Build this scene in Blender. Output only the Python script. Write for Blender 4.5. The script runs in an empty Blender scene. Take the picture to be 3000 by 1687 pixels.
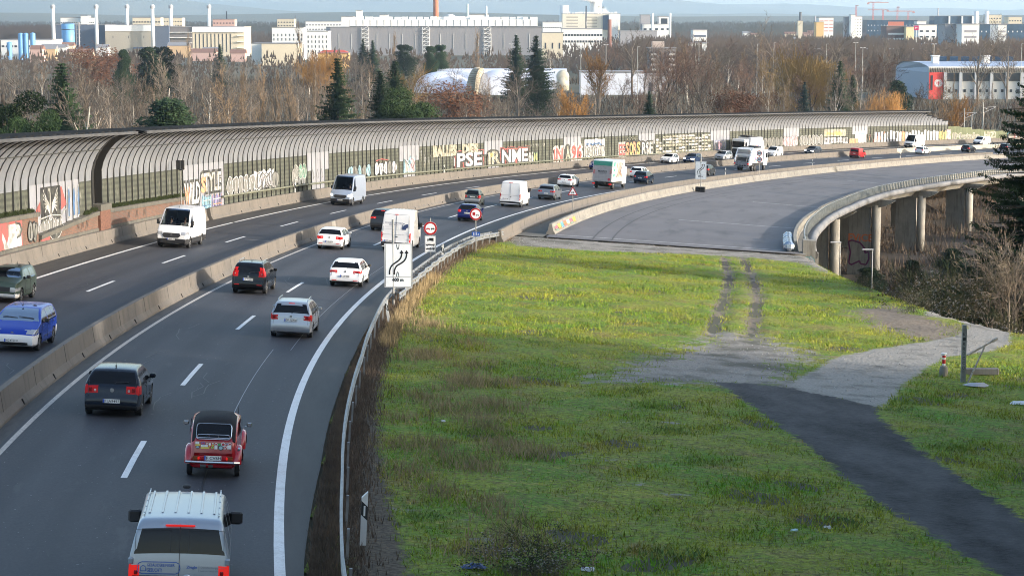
HAZE=5e-5;SKY=.15;SUN=2.4;SUN_AZ=107;SUN_EL=13.5;EXPO=1.62
import bpy, math, random
import numpy as np
from mathutils import Matrix, Vector
D=bpy.data; SC=bpy.context.scene
COL=SC.collection
R=math.radians
rng=random.Random(7)
nr=np.random.RandomState(11)
# ---------------------------------------------------------------- camera solved from lane dashes
F=5951.59;YH=51.96;CX=1500.;CY=843.5;TH=math.atan((CY-YH)/F)
cam=D.cameras.new('camera');co=D.objects.new('camera',cam);COL.objects.link(co)
cam.sensor_width=36.0;cam.lens=36.0*F/3000.0;cam.clip_start=1.0;cam.clip_end=60000
co.location=(0,0,0);co.rotation_euler=(math.pi/2-TH,0,0);SC.camera=co
PLAIN=-35.0
# ---------------------------------------------------------------- road reference curve (left edge line of the right carriageway)
Q=0.05569
KS=[-70,0,60,130,220,330,450,800];KK=[.00139,.00276,.00138,.00206,.00167,.00169,.00172,.00175]
GS=[-70,60,180,320,560,800];GG=[-.04378,-.04257,-.04291,-.03387,-.03301,-.033]
SS=np.arange(-70,760,1.0)
_k=np.interp(SS,KS,KK);_h=np.cumsum(_k);_h=_h-_h[70]-0.061339
_x=np.cumsum(np.sin(_h));_x+=-14.97952-_x[70];_y=np.cumsum(np.cos(_h));_y+=66.27634-_y[70]
_z=np.cumsum(np.interp(SS,GS,GG));_z+=-12.367877-_z[70]
def hd(s): return float(np.interp(s,SS,_h))
def rp(s,o=0.,dz=0.):
    h=np.interp(s,SS,_h);return (float(np.interp(s,SS,_x)+o*np.cos(h)),float(np.interp(s,SS,_y)-o*np.sin(h)),float(np.interp(s,SS,_z)-Q*o+dz))
def so(x,y):
    d=(_x-x)**2+(_y-y)**2;i=int(np.argmin(d));h=_h[i];dx=x-_x[i];dy=y-_y[i]
    ds=dx*np.sin(h)+dy*np.cos(h);o=dx*np.cos(h)-dy*np.sin(h);return float(SS[i]+ds/(1-_k[i]*o)),float(o)
def so_arr(X,Y):
    X=np.asarray(X,float);Y=np.asarray(Y,float);S=np.empty(len(X));O=np.empty(len(X))
    for a in range(0,len(X),20000):
        x=X[a:a+20000];y=Y[a:a+20000]
        i=np.argmin((x[:,None]-_x[None,::4])**2+(y[:,None]-_y[None,::4])**2,1)*4
        for _ in range(2):
            h=_h[i];dx=x-_x[i];dy=y-_y[i];ds=dx*np.sin(h)+dy*np.cos(h);i2=np.clip(i+np.round(ds).astype(int),0,len(_x)-1)
            i=i2
        h=_h[i];dx=x-_x[i];dy=y-_y[i];ds=dx*np.sin(h)+dy*np.cos(h)
        S[a:a+20000]=SS[i]+ds;O[a:a+20000]=dx*np.cos(h)-dy*np.sin(h)
    return S,O
def rz_arr(S,O): return np.interp(S,SS,_z)-Q*O
def ray(u,v):
    a=(u-CX)/F;b=(CY-v)/F;c,s=math.cos(TH),math.sin(TH);return np.array([a,c+b*s,-s+b*c])
def at(u,v,Y):
    d=ray(u,v);return tuple(d*(Y/d[1]))
def X_at(u,Y): d=ray(u,YH);return float(d[0]/d[1]*Y)
def Z_at(v,Y): d=ray(CX,v);return float(d[2]/d[1]*Y)
# ---------------------------------------------------------------- materials
MATS={}
def lin(c):
    if isinstance(c,(int,float)): c=(c,c,c)
    return (c[0],c[1],c[2],1.0)
def mat(name,c,rough=.7,metal=0.,var=0.,scale=3.,c2=None,bump=0.,bscale=20.,coat=0.,emit=None,estr=0.,stretch=None,coord='Object',spec=None,detail=4,thr=None):
    if name in MATS: return MATS[name]
    m=D.materials.new(name);m.use_nodes=True;nt=m.node_tree;N=nt.nodes;L=nt.links
    b=N['Principled BSDF'];b.inputs['Base Color'].default_value=lin(c);b.inputs['Roughness'].default_value=rough;b.inputs['Metallic'].default_value=metal
    if coat: b.inputs['Coat Weight'].default_value=coat;b.inputs['Coat Roughness'].default_value=.08
    if spec is not None: b.inputs['Specular IOR Level'].default_value=spec
    if emit is not None: b.inputs['Emission Color'].default_value=lin(emit);b.inputs['Emission Strength'].default_value=estr
    if var or bump or c2:
        tc=N.new('ShaderNodeTexCoord');src=tc.outputs[coord]
        if stretch:
            mp=N.new('ShaderNodeMapping');mp.inputs['Scale'].default_value=stretch;L.new(src,mp.inputs['Vector']);src=mp.outputs[0]
        if var or c2:
            n=N.new('ShaderNodeTexNoise');n.inputs['Scale'].default_value=scale;n.inputs['Detail'].default_value=detail;L.new(src,n.inputs['Vector'])
            r=N.new('ShaderNodeValToRGB');t=thr or (.3,.7);r.color_ramp.elements[0].position=t[0];r.color_ramp.elements[1].position=t[1]
            cc=lin(c)
            if c2: r.color_ramp.elements[0].color=cc;r.color_ramp.elements[1].color=lin(c2)
            else:
                r.color_ramp.elements[0].color=tuple(max(0,x*(1-var)) for x in cc[:3])+(1,);r.color_ramp.elements[1].color=tuple(min(1,x*(1+var)) for x in cc[:3])+(1,)
            L.new(n.outputs['Fac'],r.inputs[0]);L.new(r.outputs[0],b.inputs['Base Color'])
        if bump:
            n2=N.new('ShaderNodeTexNoise');n2.inputs['Scale'].default_value=bscale;n2.inputs['Detail'].default_value=3;L.new(src,n2.inputs['Vector'])
            bp=N.new('ShaderNodeBump');bp.inputs['Strength'].default_value=bump;bp.inputs['Distance'].default_value=.05;L.new(n2.outputs['Fac'],bp.inputs['Height']);L.new(bp.outputs[0],b.inputs['Normal'])
    MATS[name]=m;return m
def nodes(m): return m.node_tree.nodes,m.node_tree.links,m.node_tree.nodes['Principled BSDF']
def mixc(N,L,fac,a,b,mode='MIX'):
    x=N.new('ShaderNodeMix');x.data_type='RGBA';x.blend_type=mode
    for idx,v in ((0,fac),(6,a),(7,b)):
        sock=x.inputs[idx]
        if hasattr(v,'links'): L.new(v,sock)
        elif idx==0: sock.default_value=v
        else: sock.default_value=lin(v)
    return x.outputs[2]
def noise(N,L,src,scale,detail=4,rough=.5,lo=.4,hi=.6,stretch=None,dist=0.):
    if stretch:
        mp=N.new('ShaderNodeMapping');mp.inputs['Scale'].default_value=stretch;L.new(src,mp.inputs['Vector']);src=mp.outputs[0]
    n=N.new('ShaderNodeTexNoise');n.inputs['Scale'].default_value=scale;n.inputs['Detail'].default_value=detail;n.inputs['Roughness'].default_value=rough;n.inputs['Distortion'].default_value=dist;L.new(src,n.inputs['Vector'])
    r=N.new('ShaderNodeMapRange');r.inputs['From Min'].default_value=lo;r.inputs['From Max'].default_value=hi;L.new(n.outputs['Fac'],r.inputs['Value']);return r.outputs[0]
# ---------------------------------------------------------------- objects
def mesh(name,verts,faces,mats,parent=None,mi=None,smooth=False,uv=None):
    me=D.meshes.new(name)
    V=np.asarray(verts,float)
    if parent is not None and parent.get('_w'): V=V-np.array(parent.location)
    me.from_pydata(V.tolist(),[],faces if isinstance(faces,list) else faces.tolist())
    if not isinstance(mats,(list,tuple)): mats=[mats]
    for m in mats: me.materials.append(m)
    if mi is not None: me.polygons.foreach_set('material_index',np.asarray(mi,dtype=np.int32))
    if smooth: me.polygons.foreach_set('use_smooth',np.ones(len(me.polygons),dtype=bool))
    if uv is not None:
        l=me.uv_layers.new(name='UVMap');li=np.empty(len(me.loops),dtype=np.int32);me.loops.foreach_get('vertex_index',li);l.data.foreach_set('uv',np.asarray(uv,float)[li].ravel())
    me.update()
    o=D.objects.new(name,me);COL.objects.link(o)
    if parent is not None: o.parent=parent
    return o
def tag(o,label,cat,group=None,kind=None):
    if label: o['label']=label
    if cat: o['category']=cat
    if group: o['group']=group
    if kind: o['kind']=kind
    return o
def struct(o): o['kind']='structure';return o
def thing(name,label,cat,loc=(0,0,0),rz=0.,group=None,world=False):
    o=D.objects.new(name,None);COL.objects.link(o);o.location=loc;o.rotation_euler=(0,0,rz);o.empty_display_size=.2
    if world: o['_w']=1
    return tag(o,label,cat,group)
def copy_tree(o,parent=None):
    c=o.copy();COL.objects.link(c);c.parent=parent
    for ch in list(o.children):
        copy_tree(ch,c)
    return c
class B:
    def __init__(s): s.v=[];s.f=[];s.m=[]
    def add(s,V,Fs,m=0):
        b=len(s.v);s.v+= [tuple(map(float,p)) for p in V];s.f+=[tuple(i+b for i in f) for f in Fs];s.m+=[m]*len(Fs)
    def box(s,c,d,m=0,rz=0.,M=None):
        x,y,z=d[0]/2,d[1]/2,d[2]/2
        P=[Vector((i*x,j*y,k*z)) for k in(-1,1) for j in(-1,1) for i in(-1,1)]
        if M is not None: P=[M@p for p in P]
        elif rz: ca,sa=math.cos(rz),math.sin(rz);P=[Vector((p.x*ca-p.y*sa,p.x*sa+p.y*ca,p.z)) for p in P]
        P=[(p.x+c[0],p.y+c[1],p.z+c[2]) for p in P]
        s.add(P,[(0,2,3,1),(4,5,7,6),(0,1,5,4),(2,6,7,3),(0,4,6,2),(1,3,7,5)],m);return s
    def rbox(s,c,d,r=.03,m=0):
        # box with chamfered vertical + horizontal edges
        x,y,z=d[0]/2,d[1]/2,d[2]/2;r=min(r,x*.9,y*.9,z*.9);rings=[(-z,r),(-z+r,0),(z-r,0),(z,r)];V=[];Fs=[]
        for zz,i in rings:
            a,b=x-i,y-i
            V+=[(c[0]+p,c[1]+q,c[2]+zz) for p,q in((a-r,b),(-a+r,b),(-a,b-r),(-a,-b+r),(-a+r,-b),(a-r,-b),(a,-b+r),(a,b-r))]
        for k in range(3):
            for i in range(8): j=(i+1)%8;Fs.append((k*8+i,k*8+j,k*8+8+j,k*8+8+i))
        Fs.append(tuple(range(7,-1,-1)));Fs.append(tuple(range(24,32)));s.add(V,Fs,m);return s
    def cyl(s,p0,p1,r0,r1=None,n=8,m=0,cap=True):
        r1=r0 if r1 is None else r1;a=Vector(p0);b=Vector(p1);d=(b-a)
        if d.length<1e-6: return s
        d.normalize();u=d.orthogonal().normalized();w=d.cross(u);V=[];Fs=[]
        for p,r in((a,r0),(b,r1)):
            for i in range(n): t=2*math.pi*i/n;V.append(tuple(p+(u*math.cos(t)+w*math.sin(t))*r))
        for i in range(n): j=(i+1)%n;Fs.append((i,j,n+j,n+i))
        if cap: Fs.append(tuple(range(n-1,-1,-1)));Fs.append(tuple(range(n,2*n)))
        s.add(V,Fs,m);return s
    def tube(s,pts,r,n=6,m=0):
        for a,b in zip(pts[:-1],pts[1:]): s.cyl(a,b,r,r,n,m)
        return s
    def lathe(s,prof,axis='z',c=(0,0,0),n=16,m=0):
        V=[];Fs=[]
        for r,h in prof:
            for i in range(n):
                t=2*math.pi*i/n;p=(r*math.cos(t),r*math.sin(t),h)
                if axis=='x': p=(h,p[0],p[1])
                if axis=='y': p=(p[0],h,p[1])
                V.append((p[0]+c[0],p[1]+c[1],p[2]+c[2]))
        for k in range(len(prof)-1):
            for i in range(n): j=(i+1)%n;Fs.append((k*n+i,k*n+j,(k+1)*n+j,(k+1)*n+i))
        s.add(V,Fs,m);return s
    def poly(s,P,m=0): s.add(P,[tuple(range(len(P)))],m);return s
    def build(s,name,mats,parent=None,smooth=False): return mesh(name,s.v,s.f,mats,parent,s.m,smooth)
_tc={}
def textgeo(t,off=0.,sx=1.):
    k=(t,off)
    if k not in _tc:
        cu=D.curves.new('t','FONT');cu.body=t;cu.offset=off;cu.resolution_u=2;cu.fill_mode='FRONT'
        ob=D.objects.new('t',cu);COL.objects.link(ob)
        dg=bpy.context.evaluated_depsgraph_get();me=D.meshes.new_from_object(ob.evaluated_get(dg))
        V=np.array([v.co[:] for v in me.vertices]).reshape(-1,3);Fs=[tuple(p.vertices) for p in me.polygons]
        D.objects.remove(ob);D.curves.remove(cu);D.meshes.remove(me)
        _tc[k]=(V,Fs)
    return _tc[k]
def text_on(b,t,x0,x1,z0,z1,fn,m=0,off=0.):
    """text scaled into the rectangle; fn(x,z) -> 3d point"""
    V,Fs=textgeo(t,off);V0,_=textgeo(t,0.)
    if len(V)==0: return
    a=V0.min(0);c=V0.max(0);sx=(x1-x0)/(c[0]-a[0]);sz=(z1-z0)/(c[1]-a[1])
    b.add([fn(x0+(p[0]-a[0])*sx,z0+(p[1]-a[1])*sz) for p in V],Fs,m)
def frame(s,o,dz=0.,flip=False):
    """4x4 matrix at road point: y = driving direction, z = up from the road"""
    p=Vector(rp(s,o,dz));q=Vector(rp(s+2,o,dz));f=(q-p).normalized()
    r=(Vector(rp(s,o+1,dz))-p).normalized();u=r.cross(f).normalized();r=f.cross(u)
    if flip: f=-f;r=-r
    M=Matrix((r,f,u)).transposed().to_4x4();M.translation=p;return M
def strip(name,mats,s0,s1,offs,ds=2.0,dz=0.,parent=None,smooth=False):
    """sheet between offsets (floats or functions of s) with uv=(o,s)"""
    n=int(round((s1-s0)/ds))+1;V=[];U=[];Fs=[];k=len(offs)
    for i in range(n):
        s=s0+(s1-s0)*i/(n-1)
        for o in offs:
            oo=o(s) if callable(o) else o;V.append(rp(s,oo,dz));U.append((oo,s))
    for i in range(n-1):
        for j in range(k-1): a=i*k+j;Fs.append((a,a+1,a+k+1,a+k))
    return mesh(name,V,Fs,mats,parent,smooth=smooth,uv=U)
def sweep(b,prof,s0,s1,ds=2.0,m=0,caps=True,closed=True):
    """profile [(o,z)...] swept along the road"""
    n=max(2,int(round((s1-s0)/ds))+1);V=[];Fs=[];k=0
    for i in range(n):
        s=s0+(s1-s0)*i/(n-1);pr=prof(s) if callable(prof) else prof;k=len(pr)
        for o,z in pr: V.append(rp(s,o,z))
    for i in range(n-1):
        for j in range(k if closed else k-1): jj=(j+1)%k;Fs.append((i*k+j,i*k+jj,(i+1)*k+jj,(i+1)*k+j))
    if caps and closed: Fs.append(tuple(range(k)));Fs.append(tuple((n-1)*k+j for j in range(k-1,-1,-1)))
    b.add(V,Fs,m)
# ================================================================ terrain
def oR(s): return np.interp(s,[-70,0,20,35,50,76,96],[62,60,50,44,39.5,36,34.2])
def terr(X,Y):
    X=np.asarray(X,float).ravel();Y=np.asarray(Y,float).ravel()
    S,O=so_arr(X,Y)
    Sc=np.clip(S,-70,640)
    dA=np.maximum(0,np.maximum(O-10,-16.5-O))+np.maximum(0,S-640)*.2;zA=rz_arr(Sc,np.clip(O,-16.5,10))-np.where((O>10)&(S>97),1.6,.5)*dA-.12
    Sb=np.minimum(Sc,96);dB=np.hypot(np.maximum(0,S-96.3),np.maximum(0,O-oR(Sb)));zB=rz_arr(Sb,np.clip(O,-16.5,oR(Sb)))-.62*dB-.12
    zB=np.where(O<-16.5,-99,zB)
    z=np.maximum(np.maximum(zA,zB),PLAIN)
    far=np.hypot(np.maximum(0,np.abs(X-20)-150),np.maximum(0,Y-700))
    z=np.where(far>60,np.minimum(z,PLAIN),z)
    return z
def terr1(x,y): return float(terr([x],[y])[0])
def hit(u,v,dz=0.):
    d=ray(u,v);T=np.arange(25.,1200.,1.);z=terr(T*d[0],T*d[1]);g=T*d[2]-z-dz
    i=int(np.argmax(g<0)) if (g<0).any() else len(T)-1
    lo,hi_=T[max(0,i-1)],T[i]
    for _ in range(12):
        m=(lo+hi_)/2
        if m*d[2]-terr1(m*d[0],m*d[1])-dz>0: lo=m
        else: hi_=m
    return lo*d[0],lo*d[1]
def VP(L): return [hit(x*1.1646,y*1.1646) for x,y in L]
def grid(name,xs,ys,zf,mats,smooth=True):
    X,Y=np.meshgrid(xs,ys);Z=zf(X.ravel(),Y.ravel());V=np.stack([X.ravel(),Y.ravel(),Z],1);nx=len(xs);ny=len(ys)
    i=np.arange(nx*ny).reshape(ny,nx);Fs=np.stack([i[:-1,:-1].ravel(),i[:-1,1:].ravel(),i[1:,1:].ravel(),i[1:,:-1].ravel()],1)
    return mesh(name,V,Fs,mats,smooth=smooth),V
xs=np.concatenate([-np.geomspace(30000,160,26),np.arange(-150,150,3.0),np.geomspace(152,30000,26)])
ys=np.concatenate([[-60,-30,-10],np.arange(2,480,4.),np.geomspace(484,60000,44)])
mg=mat('plain_soil',(.075,.062,.04),.95,c2=(.055,.06,.028),scale=.02,detail=8)
g_,gv=grid('ground',xs,ys,terr,[mg,mat('shaded_earth',(.030,.023,.017),.95,c2=(.05,.036,.026),scale=.3,detail=8)]);struct(g_)
GS_,GO_=so_arr(gv[:,0],gv[:,1]);gk=(GS_>60)&(GS_<420)&(np.abs(GO_)<95)&(GO_>-5);pm=np.array([1 if gk[list(p.vertices)].all() else 0 for p in g_.data.polygons],dtype=np.int32);g_.data.polygons.foreach_set('material_index',pm)  # ground around the viaduct coloured darker to carry the shade below the deck
# ---------------------------------------------------------------- meadow with gravel, ruts and paths (ragged edges come from noise on real masks)
P_asph=VP([(1790,964),(1870,1010),(1960,1075),(2060,1150),(2190,1255),(2340,1350),(2520,1460),(2640,1560),(2800,1500),(2640,1350),(2576,1310),(2450,1228),(2300,1125),(2200,1045),(2215,1028),(2100,1002),(2000,982),(1880,968)])
P_grav=VP([(1500,962),(1600,918),(1740,874),(1815,838),(1910,848),(1990,876),(2060,900),(1985,925),(2000,960),(2030,985),(1880,975),(1700,966)])
P_conc=VP([(1960,988),(2000,962),(2100,905),(2200,880),(2330,862),(2410,845),(2440,825),(2400,806),(2325,798),(2420,796),(2520,812),(2548,840),(2540,868),(2480,890),(2380,902),(2330,930),(2280,965),(2215,1028),(2100,1004)])
P_edge=VP([(1215,588),(1300,592),(1560,614),(1800,626),(1990,636),(2085,690),(2010,664),(1900,652),(1700,640),(1500,634),(1300,620)])
P_dirt=VP([(2150,785),(2240,765),(2330,806),(2410,822),(2425,842),(2395,862),(2300,852),(2200,822)])
rut1=VP([(1822,650),(1834,700),(1824,750),(1808,790),(1788,850)]);rut2=VP([(1868,650),(1893,700),(1905,750),(1898,800),(1890,850)])
patches=[VP([p])[0]+(r,) for p,r in [((1680,1066),.4),((1490,1155),.8),((1540,1160),.6),((1640,1225),.7),((1700,1250),.5),((1590,1068),.4),((1330,1110),.5),((1050,1290),.5),((1200,1360),.5),((2150,1010),.7),((1960,1100),.4),((1170,1310),.6),((1800,700),.3)]]
def sd_poly(X,Y,P):
    d=np.full(len(X),1e9);ins=np.zeros(len(X),bool);n=len(P)
    for i in range(n):
        ax,ay=P[i];bx,by=P[(i+1)%n];ex,ey=bx-ax,by-ay;t=np.clip(((X-ax)*ex+(Y-ay)*ey)/(ex*ex+ey*ey+1e-9),0,1)
        d=np.minimum(d,np.hypot(X-ax-t*ex,Y-ay-t*ey))
        c=((ay>Y)!=(by>Y))&(X<(bx-ax)*(Y-ay)/((by-ay) if by!=ay else 1e-9)+ax);ins^=c
    return np.where(ins,d,-d)
def d_line(X,Y,P):
    d=np.full(len(X),1e9)
    for (ax,ay),(bx,by) in zip(P[:-1],P[1:]):
        ex,ey=bx-ax,by-ay;t=np.clip(((X-ax)*ex+(Y-ay)*ey)/(ex*ex+ey*ey+1e-9),0,1);d=np.minimum(d,np.hypot(X-ax-t*ex,Y-ay-t*ey))
    return d
def pave_edge(s): return float(np.interp(s,[-70,-25,-12,3,15,40,76,96],[8.0,8.25,8.8,9.1,9.2,9.05,9.15,10.9]))
def masks(X,Y):
    S,O=so_arr(X,Y);c=lambda a:np.clip(a,0,1)
    asph=c(.5+sd_poly(X,Y,P_asph)/.9)
    grav=c(.5+sd_poly(X,Y,P_grav)/6.);conc=c(.5+sd_poly(X,Y,P_conc)/1.0);edge=c(.5+sd_poly(X,Y,P_edge)/2.6)
    ew=np.clip(.5+(S-91.5)/3.,0,1)*(O>11.5)
    grav=np.maximum(np.maximum(grav,edge),ew)
    rut=np.maximum(c(.98-d_line(X,Y,rut1)/.85),c(.98-d_line(X,Y,rut2)/.85))
    mid=c(.62-d_line(X,Y,[((a[0]+b[0])/2,(a[1]+b[1])/2) for a,b in zip(rut1,rut2)])/5.)
    dirt=np.maximum(c(.55+sd_poly(X,Y,P_dirt)/4.),np.maximum(rut*.95,mid*.55))
    for px,py,r in patches: grav=np.maximum(grav,c(.62-np.hypot((X-px)*.55,(Y-py)*1.0)/(r*2.2)))
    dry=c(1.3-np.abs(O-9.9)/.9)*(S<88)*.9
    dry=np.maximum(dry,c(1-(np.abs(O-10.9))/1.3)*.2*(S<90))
    return asph,grav,conc,dirt,dry,S,O
def fz(X,Y):
    z=terr(X,Y)+.06
    a,g,c,d,_,S,O=masks(np.asarray(X).ravel(),np.asarray(Y).ravel())
    rut=np.minimum(d_line(X,Y,rut1),d_line(X,Y,rut2))
    z=z-.10*np.clip(1-rut/.5,0,1)+.05*np.exp(-((rut-.75)/.25)**2)
    w=np.clip(1-np.maximum(np.maximum(a,c),g),0,1)*np.clip((O-10.3)/2,0,1)
    z=z+w*(.06*np.sin(X*1.3+.7*np.sin(Y*.9))*np.cos(Y*1.1+.5*np.sin(X*.8))+.05*np.sin(X*.45+1)*np.sin(Y*.38))
    return z
m_field=D.materials.new('meadow');m_field.use_nodes=True
N,L,bs=nodes(m_field);tc=N.new('ShaderNodeTexCoord').outputs['Object']
at1=N.new('ShaderNodeAttribute');at1.attribute_name='mask';at2=N.new('ShaderNodeAttribute');at2.attribute_name='mask2'
s1=N.new('ShaderNodeSeparateColor');s2=N.new('ShaderNodeSeparateColor');L.new(at1.outputs['Color'],s1.inputs[0]);L.new(at2.outputs['Color'],s2.inputs[0])
def grass_color(N,L,tc):
    c=mixc(N,L,noise(N,L,tc,.22,6,.65,.42,.6),(.140,.260,.026),(.265,.305,.040))
    c=mixc(N,L,noise(N,L,tc,.55,6,.65,.53,.68,dist=.6),c,(.260,.205,.075))
    c=mixc(N,L,noise(N,L,tc,.28,5,.6,.55,.68,dist=.4),c,(.105,.270,.018))
    c=mixc(N,L,noise(N,L,tc,2.4,4,.6,.55,.72),c,(.36,.34,.060))
    c=mixc(N,L,noise(N,L,tc,1.3,5,.65,.60,.74,dist=.8),c,(.16,.125,.060))
    c=mixc(N,L,noise(N,L,tc,5.,5,.8,.48,.62,dist=.5),c,(.115,.105,.035))
    c=mixc(N,L,noise(N,L,tc,3.2,5,.8,.56,.68,dist=1.),c,(.36,.31,.11))
    return c
gc=grass_color(N,L,tc)
fine=noise(N,L,tc,7.,6,.8,.32,.68);gc=mixc(N,L,.9,gc,mixc(N,L,fine,(.28,.30,.25),(1.25,1.2,1.1)),'MULTIPLY')
def ragged(mask,amp,scale,soft):
    n=noise(N,L,tc,scale,5,.65,.25,.75);a=N.new('ShaderNodeMath');a.operation='MULTIPLY_ADD';L.new(n,a.inputs[0]);a.inputs[1].default_value=amp;a.inputs[2].default_value=-amp/2
    b=N.new('ShaderNodeMath');L.new(a.outputs[0],b.inputs[0]);L.new(mask,b.inputs[1])
    r=N.new('ShaderNodeMapRange');r.inputs['From Min'].default_value=.5-soft;r.inputs['From Max'].default_value=.5+soft;L.new(b.outputs[0],r.inputs['Value']);return r.outputs[0]
dirtc=mixc(N,L,noise(N,L,tc,3.5,6,.7,.35,.65),(.12,.095,.072),(.22,.185,.145))
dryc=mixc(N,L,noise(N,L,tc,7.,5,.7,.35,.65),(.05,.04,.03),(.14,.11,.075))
gravc=mixc(N,L,noise(N,L,tc,14.,5,.75,.35,.65),(.15,.138,.122),(.33,.305,.27));gravc=mixc(N,L,noise(N,L,tc,.5,4,.6,.45,.65),gravc,(.10,.095,.075))
concc=mixc(N,L,noise(N,L,tc,11.,5,.7,.35,.65),(.19,.18,.16),(.32,.305,.275));concc=mixc(N,L,noise(N,L,tc,.7,5,.6,.5,.7),concc,(.12,.115,.10))
aspc=mixc(N,L,noise(N,L,tc,.45,7,.7,.38,.62,stretch=(1,.45,1)),(.026,.026,.028),(.078,.076,.076));aspc=mixc(N,L,noise(N,L,tc,25.,3,.7,.6,.8),aspc,(.15,.15,.15))
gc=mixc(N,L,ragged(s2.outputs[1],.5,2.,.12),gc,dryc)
gc=mixc(N,L,ragged(s2.outputs[0],.8,1.6,.15),gc,dirtc)
gc=mixc(N,L,ragged(s1.outputs[1],.8,1.2,.10),gc,gravc)
gc=mixc(N,L,ragged(s1.outputs[2],.5,1.5,.12),gc,concc)
gc=mixc(N,L,ragged(s1.outputs[0],.75,2.2,.12),gc,aspc)
L.new(gc,bs.inputs['Base Color']);bs.inputs['Roughness'].default_value=.9;bs.inputs['Specular IOR Level'].default_value=.25
bn=N.new('ShaderNodeTexNoise');bn.inputs['Scale'].default_value=5.;bn.inputs['Detail'].default_value=6;L.new(tc,bn.inputs['Vector']);bp=N.new('ShaderNodeBump');bp.inputs['Strength'].default_value=.7;bp.inputs['Distance'].default_value=.12;L.new(bn.outputs['Fac'],bp.inputs['Height']);L.new(bp.outputs[0],bs.inputs['Normal'])
FX=np.arange(-9,64,.45);FY=np.arange(22,168,.5)
X,Y=np.meshgrid(FX,FY);X=X.ravel();Y=Y.ravel();Z=fz(X,Y);Mk=masks(X,Y);S_,O_=Mk[5],Mk[6]
ok=(O_>np.array([pave_edge(s) for s in S_])-.05)&(O_<oR(np.minimum(S_,96))+16)&((S_<95.6)|((O_>33.6)&(S_<122)))
nx=len(FX);ny=len(FY);ii=np.arange(nx*ny).reshape(ny,nx);Fq=np.stack([ii[:-1,:-1].ravel(),ii[:-1,1:].ravel(),ii[1:,1:].ravel(),ii[1:,:-1].ravel()],1)
Fq=Fq[ok[Fq].all(1)];used=np.unique(Fq);rm=np.full(nx*ny,-1);rm[used]=np.arange(len(used));Fq=rm[Fq]
fo=mesh('meadow_ground',np.stack([X,Y,Z],1)[used],Fq,m_field,smooth=True);struct(fo)
for nm,(a,b_,c_) in (('mask',(Mk[0],Mk[1],Mk[2])),('mask2',(Mk[3],Mk[4],Mk[4]*0))):
    ca=fo.data.color_attributes.new(nm,'FLOAT_COLOR','POINT');ca.data.foreach_set('color',np.stack([a,b_,c_,np.ones_like(a)],1)[used].astype(np.float32).ravel())
# ---------------------------------------------------------------- grass blades and weeds
m_grass=D.materials.new('grass_blades');m_grass.use_nodes=True
N,L,bs=nodes(m_grass);tc=N.new('ShaderNodeTexCoord').outputs['Object'];gc=grass_color(N,L,tc)
fine=noise(N,L,tc,9.,3,.8,.3,.7);gc=mixc(N,L,1.,gc,mixc(N,L,fine,(.45,.5,.4),(1.9,1.75,1.3)),'MULTIPLY');L.new(gc,bs.inputs['Base Color']);bs.inputs['Roughness'].default_value=.8;bs.inputs['Specular IOR Level'].default_value=.2
def blades(name,label,X,Y,hmin,hmax,w,mat_,zo=.05,lean=.6,nseg=1):
    n=len(X);Z=terr(X,Y)+zo;h=nr.uniform(hmin,hmax,n);a=nr.uniform(0,6.283,n);b=nr.uniform(0,6.283,n);ln=nr.uniform(0,lean,n)*h;ww=w*nr.uniform(.6,1.4,n)
    V=np.empty((n,3,3));V[:,0]=np.stack([X-np.cos(a)*ww/2,Y-np.sin(a)*ww/2,Z-.03],1);V[:,1]=np.stack([X+np.cos(a)*ww/2,Y+np.sin(a)*ww/2,Z-.03],1);V[:,2]=np.stack([X+np.cos(b)*ln,Y+np.sin(b)*ln,Z+h],1)
    Fs=np.arange(3*n).reshape(n,3);o=mesh(name,V.reshape(-1,3),Fs,mat_);return tag(o,label,'grass',kind='stuff')
def scatter(n,x0,x1,y0,y1):
    X=nr.uniform(x0,x1,n);Y=y0+(y1-y0)*nr.uniform(0,1,n)**1.15;return X,Y
X,Y=scatter(620000,-7,46,36,160);mk=masks(X,Y)
bare=np.maximum.reduce([mk[0]*1.2,mk[1],mk[2]*1.1,mk[3]*.85,mk[4]*.3]);vis=(np.abs(X/Y-(-.0))<.28)&(X/Y>-.14)
k=vis&(nr.uniform(0,.75,len(X))>bare)&(mk[6]>10.4)&(mk[6]<oR(np.minimum(mk[5],96))+3)&(mk[5]<94)
clump=(np.sin(X*2.1+np.sin(Y*1.7)*1.5)*np.sin(Y*1.9+np.sin(X*1.3)*1.7))
k&=(nr.uniform(-1,1,len(X))<clump+.55)
blades('grass','short winter grass and weeds covering the wide meadow',X[k],Y[k],.04,.17,.035,m_grass,lean=1.3)
m_dry=mat('dry_grass',(.36,.27,.14),.9,c2=(.22,.17,.09),scale=1.2,thr=(.35,.65));m_dark=mat('dead_weeds',(.085,.06,.042),.95,c2=(.15,.11,.075),scale=2.,thr=(.35,.65))
n=90000;S_=nr.uniform(-30,92,n);O_=np.array([pave_edge(s) for s in S_])+.12+np.abs(nr.normal(0,.55,n));P=np.array([rp(s,o) for s,o in zip(S_,O_)])
blades('dead_verge_grass','dark dead grass on the verge between the asphalt edge and the guard rail',P[:,0],P[:,1],.06,.32,.03,m_dark,lean=.7)
n=6000;S_=nr.uniform(18,54,n);O_=10.05+np.abs(nr.normal(0,.3,n));P=np.array([rp(s,o) for s,o in zip(S_,O_)])
blades('dry_reed_grass','tall pale straw grass behind the guard rail beneath the lane shift sign',P[:,0],P[:,1],  .15,.6,.028,m_dry,lean=.5)
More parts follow.
